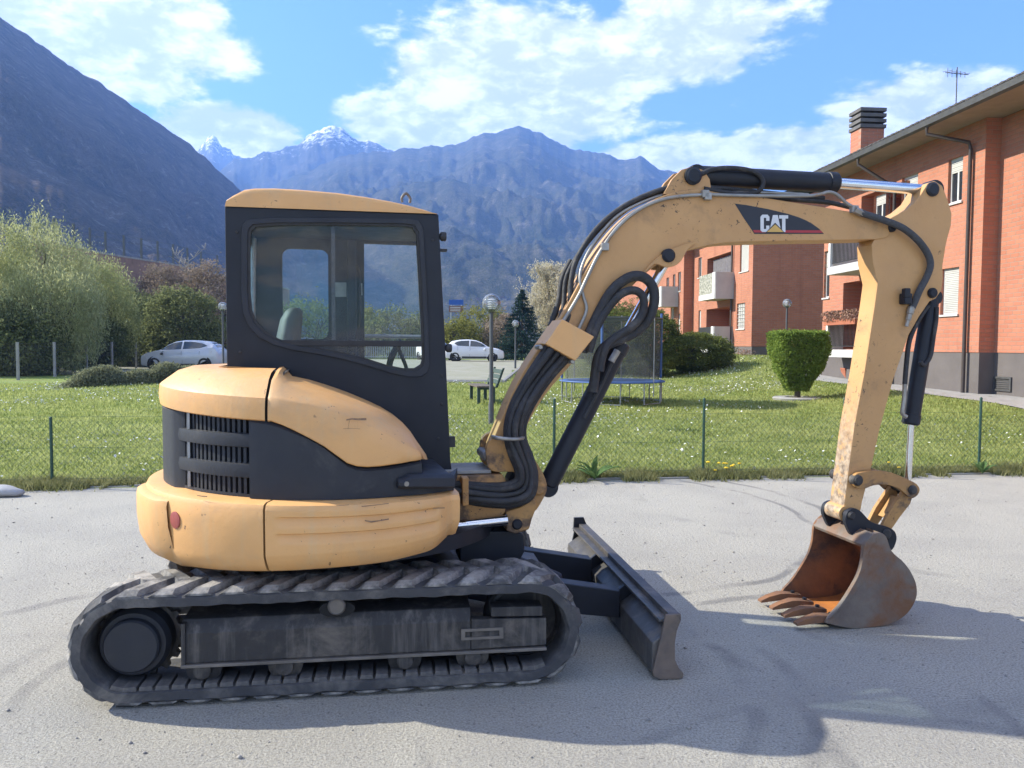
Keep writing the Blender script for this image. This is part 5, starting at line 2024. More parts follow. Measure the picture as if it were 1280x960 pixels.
def track_mat(s, v, off=0.0):
    u, z, (tu, tzv) = track(s)
    X = T.U * tu + Vector((0, 0, tzv))
    N = T.U * (-tzv) + Vector((0, 0, tu))
    if s % PER > -1:
        pass
    N = Vector((0, 0, 0)) + T.U * (-tzv) + Vector((0, 0, tu))
    Y = T.V
    o = T.W(u, v, z) + N * off
    return Matrix(((X.x, Y.x, N.x, o.x), (X.y, Y.y, N.y, o.y), (X.z, Y.z, N.z, o.z), (0, 0, 0, 1)))


WT = .40
lugA, lugB = MB(), MB()
# a tread bar, oblique across half the belt; x along the belt, y across, z outward
def lug(mb, y0, y1, sk):
    rows = []
    for t in (0, .12, .5, .9, 1.0):
        y = y0 + (y1 - y0) * t
        x = sk * t
        h = {0: .006, .12: .026, .5: .030, .9: .030, 1.0: .014}[t]
        wb_, wt_ = (.052, .034) if t not in (0,) else (.066, .046)
        rows.append([Vector((x - wb_, y, -.004)), Vector((x - wt_, y, h)), Vector((x + wt_, y, h)), Vector((x + wb_, y, -.004))])
    mb.loft(rows)
lug(lugA, -WT / 2 + .002, .05, .15)
lug(lugB, WT / 2 - .002, -.05, .15)
meA = lugA.mesh('tread_lug', M_lug, smooth=25)
meB = lugB.mesh('tread_lug', M_lug, smooth=25)
gm = MB()
gm.loft([[Vector((sx * .031, sy * .075, 0)) for sx, sy in ((-1, -1), (1, -1), (1, 1), (-1, 1))], [Vector((sx * .028, sy * .073, -.020)) for sx, sy in ((-1, -1), (1, -1), (1, 1), (-1, 1))]])
meG = gm.mesh('guide_lug', M_rub, smooth=25)
NL = 34
NG = 74
TBELT = .050
for side in (-1, 1):
    vc = side * (HW - WT / 2)
    mb = MB()
    loops = []
    prof = [(-WT / 2 + .012, 0), (WT / 2 - .012, 0), (WT / 2, -.010), (WT / 2, -TBELT), (WT / 2 - .02, -TBELT - .008), (-WT / 2 + .02, -TBELT - .008), (-WT / 2, -TBELT), (-WT / 2, -.010)]
    ns = 150
    for i in range(ns):
        M_ = track_mat(PER * i / ns, vc)
        wob = .0025 * math.sin(i * 1.7) + .002 * math.sin(i * .6)
        loops.append([M_ @ Vector((0, y, z + wob)) for y, z in prof])
    mb.loft(loops, closed=True)
    tk = mb.build('rubber_track', M_rub, EX, 40)
    for i in range(NL):
        for me_, s_, sign in ((meA, PER * i / NL, -1), (meB, PER * (i + .5) / NL, 1)):
            e0, e1 = (s_ - .07) % PER, (s_ + .23) % PER
            flat_ = (e0 < e1 < LS) or (LS + math.pi * RB < e0 < e1 < 2 * LS + math.pi * RB)
            if flat_:
                inst('tread_lug', me_, tk, track_mat(s_, vc))
            else:
                cb = MB()
                cb.v = [track_mat(s_ + p_.x, vc) @ Vector((0, p_.y, p_.z)) for p_ in (lugA if sign < 0 else lugB).v]
                cb.f = list((lugA if sign < 0 else lugB).f)
                cb.build('tread_lug', M_lug, tk, 25)
    if side < 0:
        for i in range(NG):
            s_ = PER * i / NG
            if LS + math.pi * RB * .85 < s_ < 2 * LS + math.pi * RB * 1.12:
                inst('guide_lug', meG, tk, track_mat(s_, vc - .115, -TBELT - .006))

    # drive sprocket at the rear with its motor cover
    uS = -LS / 2
    vo = side * (HW - .05)
    nv = T.V * side
    mb = MB()
    nT = 17
    R0_, R1_ = .182, .205
    prof = []
    for k in range(nT):
        for dt, r in ((0, R0_), (.22, R0_), (.38, R1_), (.62, R1_), (.78, R0_)):
            a = 6.2832 * (k + dt) / nT
            prof.append((r * math.cos(a), r * math.sin(a)))
    mb.loft([[T.W(uS + a, side * (HW - .20), ZC + b) for a, b in prof], [T.W(uS + a, side * (HW - .235), ZC + b) for a, b in prof]])
    mb.build('sprocket', M_tframe, EX, 30)
    mb = MB()
    mb.lathe(T.W(uS, side * (HW - .22), ZC), nv, [(.165, 0), (.165, .10), (.15, .125), (.148, .13), (.128, .132), (.126, .160), (.118, .170), (.001, .172)], 36)
    mb.build('drive_motor', M_blk, EX, 30)
    # front idler
    uI = LS / 2
    mb = MB()
    mb.lathe(T.W(uI, side * (HW - .30), ZC), nv, [(.05, 0), (.19, 0), (.205, .03), (.208, .10), (.195, .12), (.18, .125), (.17, .10), (.07, .10), (.06, .15), (.001, .15)], 36)
    mb.build('idler', M_tframe, EX, 30)
    # track frame beam
    vo = side * (HW - .035)
    vi = side * (HW - .33)
    mb = MB()
    a0, a1 = (T.on(226, 800, -HW + .035)[0], T.on(683, 780, -HW + .035)[0])
    mb.loft([[T.W(u_, vo, .19), T.W(u_, vo, .335), T.W(u_, vo - side * .035, .395), T.W(u_, vi, .41), T.W(u_, vi, .19)] for u_ in (a0, a0 + .02, a0 + .35, a0 + .7, a1 - .38)])
    tf = mb.build('track_frame', M_tframe, EX, 30, bevel=.006)
    mb = MB()
    mb.box(T.W((a0 + a1) / 2, vo - side * .02, .181), ((a1 - a0) / 2, .035, .008), T.ax)
    mb.build('bottom_flange', M_edge_steel, tf, bevel=.003)
    mb = MB()
    mb.box(T.W(a0 + .012, vo - side * .03, .285), (.010, .04, .10), T.ax)
    mb.build('end_rib', M_tframe, tf, bevel=.003)
    for z0_, z1_ in ((.195, .262), (.30, .34), (.362, .41)):  # blocks added so the gap between sprocket and beam looks dark
        mb = MB()
        mb.box(T.W(a0 - .06, vi + side * .06, (z0_ + z1_) / 2), (.075, .03, (z1_ - z0_) / 2), T.ax)
        mb.build('gap_filler', M_tframe, tf)
    # front fork of the frame that carries the idler
    mb = MB()
    b0 = a1 - .379
    mb.loft([[T.W(b0, v_, .192), T.W(a1, v_, .198), T.W(a1, v_, .335), T.W(b0, v_, .345)] for v_ in (vo + side * .004, vo - side * .05)])
    mb.loft([[T.W(b0 + .10, v_, .352), T.W(a1 - .02, v_, .345), T.W(a1 - .02, v_, .395), T.W(b0 + .10, v_, .40)] for v_ in (vo + side * .001, vo - side * .10)])
    mb.build('idler_fork', M_tframe, EX, 30, bevel=.005)
    mb = MB()
    mb.ring_plate([(b0 - .05, .245), (b0 + .16, .245), (b0 + .16, .30), (b0 - .05, .30)], [(b0 - .03, .258), (b0 + .14, .258), (b0 + .14, .287), (b0 - .03, .287)], lambda a, b, t: T.W(a, t, b), vo + side * .004, vo + side * .012)
    mb.build('grease_slot', M_edge_steel if side < 0 else M_tframe, tf)
    # carrier roller and bottom rollers
    uc, zc_ = T.on(421, 757, -HW + .02)
    mb = MB()
    mb.lathe(T.W(uc, side * (HW - .25), zc_), nv, [(.05, 0), (.052, .14), (.040, .15), (.042, .245), (.036, .255), (.036, .248), (.001, .246)], 24)
    mb.build('carrier_roller', M_edge_steel, EX, 30)
    mb = MB()
    q = [(uc + .085 * math.cos(a) * 1.0, zc_ - .022 + .040 * math.sin(a)) for a in np.linspace(0, 6.2832, 25)[:24]]
    mb.loft([[T.W(a, vo + side * .003, b) for a, b in q], [T.W(a, vo - side * .02, b) for a, b in q]])
    mb.build('roller_slot_shade', M_arch, tf, 20)  # dark disc on the beam, painting the shade of the roller recess
    for px in (253, 356, 506, 591):
        ur = T.on(px, 838, -HW + .05)[0]
        mb = MB()
        mb.lathe(T.W(ur, side * (HW - .30), .150), nv, [(.05, 0), (.082, .01), (.082, .06), (.060, .07), (.060, .17), (.082, .18), (.082, .225), (.045, .235), (.040, .262), (.02, .266), (.001, .266)], 24)
        mb.build('track_roller', M_tframe, EX, 30)

# ------------------------------------------------ car body between the tracks
mb = MB()
mb.loft([[T.W(a * k, b * k, z) for a, b in ((-.62, -.45), (.62, -.45), (.62, .45), (-.62, .45))] for k, z in ((.9, .26), (1, .30), (1, .44), (.8, .50))])
for s in (-1, 1):
    for q in (-.42, .42):
        mb.box(T.W(q, s * .55, .33), (.10, .14, .07), T.ax)
mb.build('car_body', M_blk_gloss, EX, bevel=.008)
mb = MB()
mb.lathe(U.W(0, 0, .48), (0, 0, 1), [(.40, 0), (.46, .01), (.46, .10), (.40, .11), (.40, .13)], 40)
mb.build('slew_ring', M_tframe, EX, 30)
mb = MB()
mb.lathe(U.W(0, 0, .585), (0, 0, 1), [(.001, 0), (.78, 0), (.90, .04), (.90, .12), (.001, .12)], 48)
mb.build('slew_platform', M_blk_gloss, EX, 30)

# ------------------------------------------------ upper body
R1 = 1.10
def th_of(px, py, R): return U.cyl(px, py, R)[0]
def rad(d): return math.radians(d)
ZT = .965
tF = th_of(571, 620, R1)                 # front right corner
tS = th_of(330, 640, R1)                 # seam between skirt and counterweight
def zbot(th):
    d = math.degrees(th) % 360
    return float(np.interp(d, [180, 220, 265, 280, 292, 298, 302, 320], [.575, .60, .652, .664, .690, .735, .80, .82]))
def band_profile(th):
    zb = zbot(th)
    return [(.80, zb + .02), (1.035, zb - .002), (1.062, zb + .010), (1.082, zb + .040), (1.098, zb + .085), (R1, ZT - .10), (R1, ZT - .03), (1.09, ZT - .008), (1.07, ZT), (.90, ZT + .004), (.55, ZT + .004)]
def arc(t0, t1, n): return [t0 + (t1 - t0) * i / n for i in range(n + 1)]
# counterweight: from the seam round the back to the far side
mb = MB()
mb.sheet([[U.ang(th, r, z) for r, z in band_profile(th)] for th in arc(tS - .006, rad(-250), 60)])
th0 = tS - .006
mb.add([U.ang(th0, r, z) for r, z in band_profile(th0)], [tuple(range(11))])
mb.build('counterweight', M_yel, EX, 35)
# right skirt with its two pressed ribs
mb = MB()
rows = []
for th in arc(tS + .004, tF, 60):
    zb = zbot(th)
    P = band_profile(th)
    zz = np.linspace(zb + .06, ZT - .03, 34)
    k_e = float(ss(th, tS + .05, tS + .07)) * float(1 - ss(th, tF - .12, tF - .09))
    row = [P[0], P[1], P[2]]
    turn = float(ss(th, tF - .10, tF)) * .03
    for z in zz:
        r = float(np.interp(z, [P[3][1], P[4][1], P[5][1], P[6][1]], [P[3][0], P[4][0], P[5][0], P[6][0]]))
        f_ = (z - zb) / (ZT - zb)
        d_ = 0
        for fc in (.80, .56):
            d_ += -.013 * float(ss(f_, fc - .16, fc - .02)) * (1 - float(ss(f_, fc, fc + .018)))
        row.append((r + d_ * k_e, z))
    row += [P[7], P[8], P[9], P[10]]
    rows.append([U.ang(th, r - turn, z) for r, z in row])
# turn the corner to the front
P = [(r * math.cos(tF), r * math.sin(tF), z) for r, z in row]
for k, (du, dv) in enumerate(((.02, .03), (.028, .09), (.02, .25), (.0, .5))):
    rows.append([U.W(a + du, b + dv if b + dv < -.2 else max(b, -.2), z) for a, b, z in P])
mb.sheet(rows)
mb.build('side_skirt', M_yel, EX, 40)
# bumper block at the rear corner
mb = MB()
rows = []
tb0, tb1 = th_of(211, 650, R1), th_of(182, 650, R1) - .10
for i, th in enumerate(arc(tb0, tb1, 8)):
    k = .034 * min(1, i * 1.2 / 1, (8 - i) * 1.2)
    lean = .085 * (1 - min(1, i / 2))
    rows.append([U.ang(th + lean * (1 - f_) ** 2 * 1.0, r + k, z) for r, z, f_ in ((.99, zbot(th) - .015, 0), (1.06, zbot(th) + .03, .12), (1.10, .70, .35), (1.112, .80, .6), (1.112, .90, .9), (1.105, .925, .97), (1.08, .94, 1), (1.02, .94, 1))])
mb.sheet(rows)
mb.build('corner_bumper', M_yel, EX, 40)
th, z = U.cyl(219.5, 650, R1)
nn = U.U * math.cos(th) + U.V * math.sin(th)
mb = MB()
mb.lathe(U.ang(th, R1 + .0005, z), nn, [(.042, 0), (.042, .004), (.036, .006), (.001, .006)], 28)
mb.build('reflector', M_reflect, EX, 30)

# inner limit of hood and panels: the walls of the cab
def r_in(th, pad=0.004):
    cu, sv = math.cos(th), math.sin(th)
    r = 9
    if cu < -1e-6: r = min(r, (.665 + pad) / -cu)
    if cu > 1e-6: r = min(r, (.60 + pad) / cu)
    if sv < -1e-6: r = min(r, (.392 + pad) / -sv)
    if sv > 1e-6: r = min(r, (.60 + pad) / sv)
    return r

RP = 1.012
# black side panel under the fender
cols = [(567, 601), (545, 600), (529, 599), (527, 576), (510, 580), (485, 584), (460, 586), (446, 585), (434, 580), (420, 569), (403, 556), (385, 546), (365, 538), (347, 531), (331, 527), (318, 525), (311, 524)]
rows = []
for px, py in cols:
    th, z = U.cyl(px, py, RP)
    rows.append([U.ang(th, RP - .10, z), U.ang(th, RP - .012, z), U.ang(th, RP, z - .012), U.ang(th, RP, (z + ZT) / 2), U.ang(th, RP, ZT + .004)])
th = th_of(310, 560, RP)
rows.append([U.ang(th, RP - .10, p_.z) if i == 0 else U.ang(th - .004, RP - .10, p_.z) for i, p_ in enumerate(rows[-1])])
first = [U.W(.60, -.45, p_.z) for p_ in rows[0]]
mb = MB()
mb.sheet([first] + rows)
mb.build('side_panel', M_blk, EX, 40)
# black step at the front of the panel
mb = MB()
st_cols = [569, 560, 545, 530, 515, 505, 500]
rows = []
for px in st_cols:
    th, zt = U.cyl(px, 594 if px > 505 else 600, RP + .05)
    _, zl = U.cyl(px, 612, RP + .05)
    zl = max(zl, ZT + .006)
    e = .02 if px < 504 else 0
    rows.append([U.ang(th, RP + .03 - e, zl), U.ang(th, RP + .05 - e, zl + .015), U.ang(th, RP + .05 - e, zt - .015), U.ang(th, RP + .03 - e, zt), U.ang(th, RP - .01, zt + .006), U.ang(U.cyl(px, 574, r_in(th))[0], r_in(th) + .004, max(zt, U.cyl(px, 574, r_in(th))[1])), U.ang(th, r_in(th) + .004, zl)])
mb.loft(rows)
mb.build('step', M_blk, EX, 35)
th, z = U.cyl(508, 610, RP + .05)
MB().lathe(U.ang(th, RP + .05, z + .02), U.U * math.cos(th) + U.V * math.sin(th), [(.012, -.01), (.012, .006), (.001, .007)], 12).build('bolt', M_fit, EX)

# ------------------------------------------------ rear grille
tg0, tg1 = th_of(311, 560, RP), th_of(208, 560, RP)
mb = MB()
zg1 = 1.39
mb.sheet([[U.ang(th, .955, ZT), U.ang(th, .955, zg1)] for th in arc(tg0 + .02, rad(-250), 40)])
mb.build('radiator_backing', M_void, EX, 40)
mb = MB()
mb.box((0, 0, 0), (.010, .0085, (zg1 - ZT) / 2))
mef = mb.mesh('grille_fin', M_blk, smooth=0)
gr = MB()
for (z0, z1) in ((ZT + .004, ZT + .018), (zg1 - .02, zg1 - .004)):
    gr.loft([[U.ang(th, .965, z0), U.ang(th, .985, z0), U.ang(th, .985, z1), U.ang(th, .965, z1)] for th in arc(tg0, tg1 - .1, 14)])
for f_ in (.35, .68):
    z0 = ZT + (zg1 - ZT) * f_
    gr.loft([[U.ang(th, .968, z0), U.ang(th, .976, z0), U.ang(th, .976, z0 + .02), U.ang(th, .968, z0 + .02)] for th in arc(tg0, tg1 - .1, 14)])
grille = gr.build('grille', M_blk, EX)
k = tg0 - .01
while k > tg1 - .06:
    d_ = Matrix((( math.cos(k + math.radians(U_yaw)) if False else (U.U * math.cos(k) + U.V * math.sin(k)).x, (U.V * math.cos(k) - U.U * math.sin(k)).x, 0, 0),
                 ((U.U * math.cos(k) + U.V * math.sin(k)).y, (U.V * math.cos(k) - U.U * math.sin(k)).y, 0, 0), (0, 0, 1, 0), (0, 0, 0, 1)))
    inst('grille_fin', mef, grille, Matrix.Translation(U.ang(k, .972, (ZT + zg1) / 2)) @ d_)
    k -= .033
tb_ = th_of(231, 560, RP)
MB().box(U.ang(tb_, .990, (ZT + zg1) / 2), (.006, .008, (zg1 - ZT) / 2 - .02), U.ax).build('grille_post', M_galv, grille)
for (y0, y1) in ((541, 560), (579, 598)):
    z1, z0 = U.cyl(285, y0, RP)[1], U.cyl(285, y1, RP)[1]
    mb = MB()
    tl_ = th_of(222, 560, RP)
    rows = []
    for th in arc(tg0 + .004, tl_ - .05, 14):
        f_ = (th - tg0) / (tl_ - tg0)
        rr = RP - .014 + .006 * math.sin(f_ * 3.1)
        rows.append([U.ang(th, rr - .03, z0), U.ang(th, rr, z0 + .008), U.ang(th, rr + .004, (z0 + z1) / 2), U.ang(th, rr, z1 - .004), U.ang(th, rr - .03, z1)])
    mb.loft(rows)
    mb.build('grille_slat', M_blk, EX, 35)
mb = MB()
tp0, tp1 = th_of(224, 560, RP), rad(-250)
rows = []
for i, th in enumerate(arc(tp0, tp1, 30)):
    e = .03 if i == 0 else 0
    rows.append([U.ang(th, RP - e, ZT + .002), U.ang(th, RP - e, 1.36), U.ang(th, RP - .05, 1.39)])
mb.sheet(rows)
mb.build('rear_panel', M_blk, EX, 40)

# ------------------------------------------------ yellow hood: rear cover and right fender
th_gap0, th_gap1 = th_of(331, 500, 1.0), th_of(344, 480, 1.0)
def hood_prof(th):
    d = max(0.0, th_gap0 - th)
    lift = .035 * min(1, d / .9)
    prof = [(1.005, 1.338 + lift), (1.022, 1.345 + lift), (1.028, 1.40 + lift), (1.022, 1.448 + lift), (1.012, 1.458 + lift), (.93, 1.530 + lift * .7), (.86, 1.560 + lift * .5), (.80, 1.572), (.70, 1.578)]
    ri = r_in(th)
    prof = [(max(r, ri), z) for r, z in prof]
    return prof + [(ri, 1.582)]
# the seam between the two covers leans forward as it climbs to the cab
SEAM = [(331, 526), (331, 524), (331, 515), (331.5, 505), (332, 498), (336, 487), (339, 479), (342, 473), (345, 468.5), (347, 466.5)]
def seam_points(dx, dr, dz):
    out = []
    for (px, py), (r, z) in zip(SEAM, hood_prof(th_gap0)):
        th = U.cyl(px + dx, py, r)[0]
        if r <= r_in(th_gap0) + 1e-6:
            for _ in range(6):
                r = r_in(th)
                th = U.cyl(px + dx, py, r)[0]
        out.append((th, r - dr, z - dz))
    return out
mb = MB()
se = seam_points(0, 0, 0)
rows = []
for th in arc(th_gap0, rad(-250), 64):
    k = max(0.0, 1 - (th_gap0 - th) / .7)
    k = k * k * (3 - 2 * k)
    row = []
    for (te, re, ze), (r, z) in zip(se, hood_prof(th)):
        t2 = th + (te - th_gap0) * k
        r2 = r if z < 1.5 else max(r, r_in(t2)) if r > r_in(th) + 1e-6 else r_in(t2)
        row.append(U.ang(t2, r2, z))
    rows.append(row)
mb.sheet(rows)
mb.build('rear_hood', M_yel, EX, 32)
# dark gap between the two covers
mb = MB()
mb.sheet([[U.ang(t_, r_, z_) for t_, r_, z_ in seam_points(dx, .025, .014)] for dx in (-6, 0, 6, 12)])
mb.build('hood_gap', M_void, EX, 35)
# fender: columns traced from its lower edge, crease and upper edge
fc = [  # px, lower edge, crease, upper edge
    (333, 526, 497, 466), (345, 529, 499, 467), (365, 537, 502, 470), (385, 547, 506, 474), (405, 558, 511, 480), (420, 569, 516, 485), (434, 579, 521, 490), (446, 583, 526, 495),
    (460, 584, 532, 501), (475, 583, 539, 508), (490, 581, 547, 517), (503, 579, 556, 528), (513, 577, 560, 539), (520, 576, 563, 550), (525, 575, 566, 560), (526.5, 574.5, 568, 566)]
rows = []
for px, yl, yc, yu in fc:
    th, zl = U.cyl(px, yl, RP + .012)
    _, zc_ = U.cyl(px, yc, RP + .012)
    f_ = (px - 333) / 194
    rt = RP - .165 + .12 * max(0, f_ - .5)
    ru = r_in(th) + .003
    tu, zu = U.cyl(px, yu, ru)
    ru = r_in(tu) + .003
    # height of the upper edge: seen on the cylinder of radius ru
    tu, zu = U.cyl(px, yu, ru)
    m1, m2 = .16, .40
    rows.append([U.ang(th, RP - .03, zl + .002), U.ang(th, RP + .008, zl), U.ang(th, RP + .014, zl + .006), U.ang(th, RP + .018, zl + (zc_ - zl) * .55), U.ang(th, RP + .010, zc_ - .004), U.ang(th, RP + .002, zc_ + .008),
                 U.ang(th + (tu - th) * m1, RP + (ru - RP) * m1, zc_ + (zu - zc_) * .62), U.ang(th + (tu - th) * m2, RP + (ru - RP) * m2, zc_ + (zu - zc_) * .95), U.ang(tu, ru, zu), U.ang(tu, ru - .002, zu - .05)])
mb = MB()
# the rear end is rounded in to the gap
r0 = rows[0]
def twelve(q): return [q[0], q[1], q[1], q[2], q[3], q[4], q[5], q[7], q[9], (q[9][0], q[9][1], q[9][2] - .05)]
sA = [U.ang(*q) for q in twelve(seam_points(2.5, .03, .014))]
sB = [U.ang(*q) for q in twelve(seam_points(3.0, .004, .002))]
sC = [U.ang(*q) for q in twelve(seam_points(8.0, .0, .0))]
rows = [sA, sB, sC] + [[a.lerp(b, .5) for a, b in zip(sC, rows[2])]] + rows[2:]
mb.sheet(rows)
rl = rows[-1]
mb.add(rl, [tuple(range(len(rl)))])
mb.build('fender', M_yel, EX, 40)
# scrapes through the paint of the fender
M_scratch = pmat('scratch', (.16, .10, .07), (.30, .19, .10), 40, .7)
sc_ = MB()
def scratch(pts, w, R=RP + .0195):
    loop = []
    for x, y in pts:
        th, z = U.cyl(x, y, R)
        loop.append((th, z))
    top = [U.ang(th, R, z + w * (0.2 + random.random() * .8)) for th, z in loop]
    bot = [U.ang(th, R, z - w * (0.2 + random.random() * .8)) for th, z in loop]
    sc_.sheet([top, bot])
for pts, w in (([(433, 525), (440, 523), (448, 524), (458, 524)], .006), ([(437, 525), (436, 530), (435, 536)], .005), ([(447, 525), (447.5, 530), (447, 535)], .003), ([(429, 536), (440, 535.5), (450, 536)], .0015)):
    scratch(pts, w)
for pts, w in (([(452, 633), (462, 632), (475, 630.5), (486, 629.5)], .003), ([(456, 651), (464, 652.5), (474, 651), (486, 649)], .005), ([(246, 619), (253, 620), (259, 620.5)], .004), ([(541, 636), (548, 635), (556, 635)], .003), ([(202, 664), (208, 668), (214, 671)], .003), ([(420, 632), (436, 631)], .0018), ([(500, 625), (520, 622), (534, 620)], .0014)):
    scratch(pts, w, R1 + .0015)
sc_.build('paint_scratch', M_scratch, EX, 0)

# ------------------------------------------------ cab
VN, VF = -.392, .60
near = [U.on(x, y, VN) for x, y in ((281, 258), (548, 268), (556, 420), (563, 575), (565, 600))]
zb_c = .98
near_out = [near[0], near[1], near[2], near[3], (near[4][0], zb_c), (U.on(284, 460, VN)[0], zb_c)]
wpx = [(311, 300), (312, 288), (318, 282), (345, 280), (430, 280), (505, 281), (517, 283), (522, 292), (525, 340), (528, 400), (529.5, 448), (527, 457), (519, 462), (505, 462), (485, 458), (460, 450), (430, 442), (400, 436),
       (370, 431), (348, 425), (331, 416), (319, 403), (313, 388), (311, 365)]
win = [U.on(x, y, VN) for x, y in wpx]
PLC = lambda a, b, t: U.W(a, t, b)
cen = U.on(430, 360, VN)
mb = MB()
mb.ring_plate(near_out, win, PLC, VN, VN + .045, cen)
cabo = mb.build('cab_wall', M_blk_gloss, EX, 30, bevel=.004)
# pressed surround of the window
def grow(loop, k, c): return [(c[0] + (a - c[0]) * k[0], c[1] + (b - c[1]) * k[1]) for a, b in loop]
mb = MB()
mb.ring_plate(grow(win, (1.075, 1.09), cen), grow(win, (1.012, 1.015), cen), PLC, VN - .012, VN - .001, cen)
mb.build('window_surround', M_blk, cabo, 40, bevel=.004)
mb = MB()
mb.ring_plate(grow(win, (1.012, 1.015), cen), grow(win, (.985, .982), cen), PLC, VN - .004, VN + .02, cen)
mb.build('window_seal', M_blackplastic, cabo, 40)
# glass: upper sliding panes and the small lower pane
wg = grow(win, (1.004, 1.004), cen)
mb = MB()
mb.add([U.W(a, VN + .022, b) for a, b in wg], [tuple(range(len(wg)))])
mb.build('window_glass', M_cabglass, EX, 0)
za, zb_ = U.on(450, 425.5, VN)[1], U.on(450, 433, VN)[1]
u0, u1 = U.on(352, 429, VN)[0], U.on(528.5, 429, VN)[0]
MB().box(U.W((u0 + u1) / 2, VN + .012, (za + zb_) / 2), ((u1 - u0) / 2, .02, (za - zb_) / 2), U.ax).build('window_bar', M_blackplastic, EX, bevel=.004)
um = U.on(416.5, 350, VN)[0]
MB().box(U.W(um, VN + .03, (win[4][1] + za) / 2), (.010, .006, (win[4][1] - za) / 2), U.ax).build('sliding_pane_edge', M_hose_sleeve, EX)
# far wall with its two openings
uA0, zA1 = U.on(353, 311, VF); uA1, zA0 = U.on(411, 424, VF)
uB0, zB1 = U.on(455, 305, VF); uB1, _ = U.on(521, 305, VF); zB0 = U.on(500, 486, VF)[1]
uBr = U.on(530, 470, VF)[0]
umid = (uA1 + uB0) / 2
far_out = near_out
def rrect(a0, a1, b0, b1, r, n=4):
    out = []
    for cx, cy, s in ((a1 - r, b1 - r, 0), (a0 + r, b1 - r, 1), (a0 + r, b0 + r, 2), (a1 - r, b0 + r, 3)):
        for k in range(n + 1):
            t = (s + k / n) * math.pi / 2
            out.append((cx + r * math.cos(t), cy + r * math.sin(t)))
    return out
mb = MB()
ob = [(near_out[0][0] + .02, near_out[0][1] - .012), (umid, near_out[1][1] - .006), (umid, zb_c), (near_out[5][0] + .02, zb_c)]
mb.ring_plate(ob, rrect(uA0, uA1, zA0, zA1, .05), PLC, VF - .04, VF)
doorf = [(umid + .0001, near_out[1][1] - .006), (near_out[1][0] - .012, near_out[1][1] - .01), (near_out[3][0] - .015, near_out[3][1]), (near_out[4][0] - .015, zb_c), (umid + .0001, zb_c)]
mb.ring_plate(doorf, [(uB0, zB1), (uB1, zB1), (uBr, zB0), (uB0, zB0)][::-1], PLC, VF - .04, VF)
farw = mb.build('far_cab_wall', M_cabin, EX, 30)
MB().add([U.W(a, VF - .02, b) for a, b in rrect(uA0, uA1, zA0, zA1, .05)], [tuple(range(20))]).build('rear_side_glass', M_cabglass_far, EX, 0)
MB().add([U.W(a, VF - .02, b) for a, b in ((uB0, zB1), (uB1, zB1), (uBr, zB0), (uB0, zB0))], [(0, 1, 2, 3)]).build('door_glass', M_cabglass_clear, EX, 0)
# rear wall with window, front frame with windscreen
ur = near_out[0][0]
zr1 = near_out[0][1] - .012
mb = MB()
PLR = lambda a, b, t: U.W(ur + t + (near_out[5][0] - ur) * (zr1 - b) / (zr1 - zb_c) * .0, a, b)
mb.ring_plate([(VN + .046, zr1), (VF - .042, zr1), (VF - .042, zb_c), (VN + .046, zb_c)], rrect(-.30, .50, 1.72, 2.30, .06), PLR, .006, .045)
mb.build('rear_cab_wall', M_blk_gloss, EX, 30)
MB().add([PLR(a, b, .03) for a, b in rrect(-.30, .50, 1.72, 2.30, .06)], [tuple(range(20))]).build('rear_glass', M_cabglass_far, EX, 0)
fz = lambda z: float(np.interp(z, [zb_c, near[3][1], near[2][1], near[1][1]], [near[4][0], near[3][0], near[2][0], near[1][0]]))
PLFr = lambda a, b, t: U.W(fz(b) - t, a, b)
zf1 = near_out[1][1] - .008
mb = MB()
mb.ring_plate([(VN + .046, zf1), (VF - .042, zf1), (VF - .042, zb_c), (VN + .046, zb_c)], rrect(VN + .09, VF - .085, 1.30, zf1 - .07, .05), PLFr, .004, .05)
mb.build('front_cab_frame', M_blk_gloss, EX, 30)
MB().add([PLFr(a, b, .025) for a, b in rrect(VN + .09, VF - .085, 1.30, zf1 - .07, .05)], [tuple(range(20))]).build('windscreen', M_cabglass_clear, EX, 0)
mb = MB()
mb.box(U.W(-.04, .10, 1.02), (.56, .44, .03), U.ax)
mb.build('cab_floor', M_cabin, EX)
# roof
rp = [(281, 258.5), (282.5, 249), (290, 243), (303, 236), (316, 234.2), (340, 234), (375, 236), (420, 240), (460, 245.5), (490, 251), (512, 256), (530, 261.5), (547.5, 268)]
q = [U.on(x, y, VN - .006) for x, y in rp]
base_z = lambda a: float(np.interp(a, [q[0][0], q[-1][0]], [q[0][1], q[-1][1]]))
mb = MB()
loops = []
for v_, kz, ins in ((VN - .010, .0, 0), (VN - .010, .62, 0), (VN - .002, .86, .004), (VN + .018, .97, .008), (VN + .05, 1.01, .01), (.10, 1.06, .01), (VF - .05, 1.0, .01), (VF - .012, .94, .008), (VF + .004, .8, .0), (VF + .010, .0, 0)):
    L_ = []
    for a, z in q:
        zb2 = base_z(a)
        L_.append(U.W(a + (ins if a < 0 else -ins), v_, zb2 + .002 + (z - zb2) * kz))
    loops.append(L_)
mb.sheet(loops)
mb.build('cab_roof', M_yel, EX, 45)
mb = MB()
mb.loft([[U.W(q[0][0] + .006, v_, q[0][1] - .03), U.W(q[0][0] + .006, v_, q[0][1] + .001), U.W(q[-1][0] - .006, v_, q[-1][1] + .001), U.W(q[-1][0] - .006, v_, q[-1][1] - .03)] for v_ in (VN + .05, VF - .045)])
mb.build('cab_ceiling', M_cabin, EX)
a_, z_ = U.on(507.5, 251, .0)
mb = MB()
mb.tube([U.W(a_ - .022, .0, z_ - .01), U.W(a_ - .024, .0, z_ + .018), U.W(a_, .0, z_ + .044), U.W(a_ + .024, .0, z_ + .018), U.W(a_ + .022, .0, z_ - .01)], .008, 8)
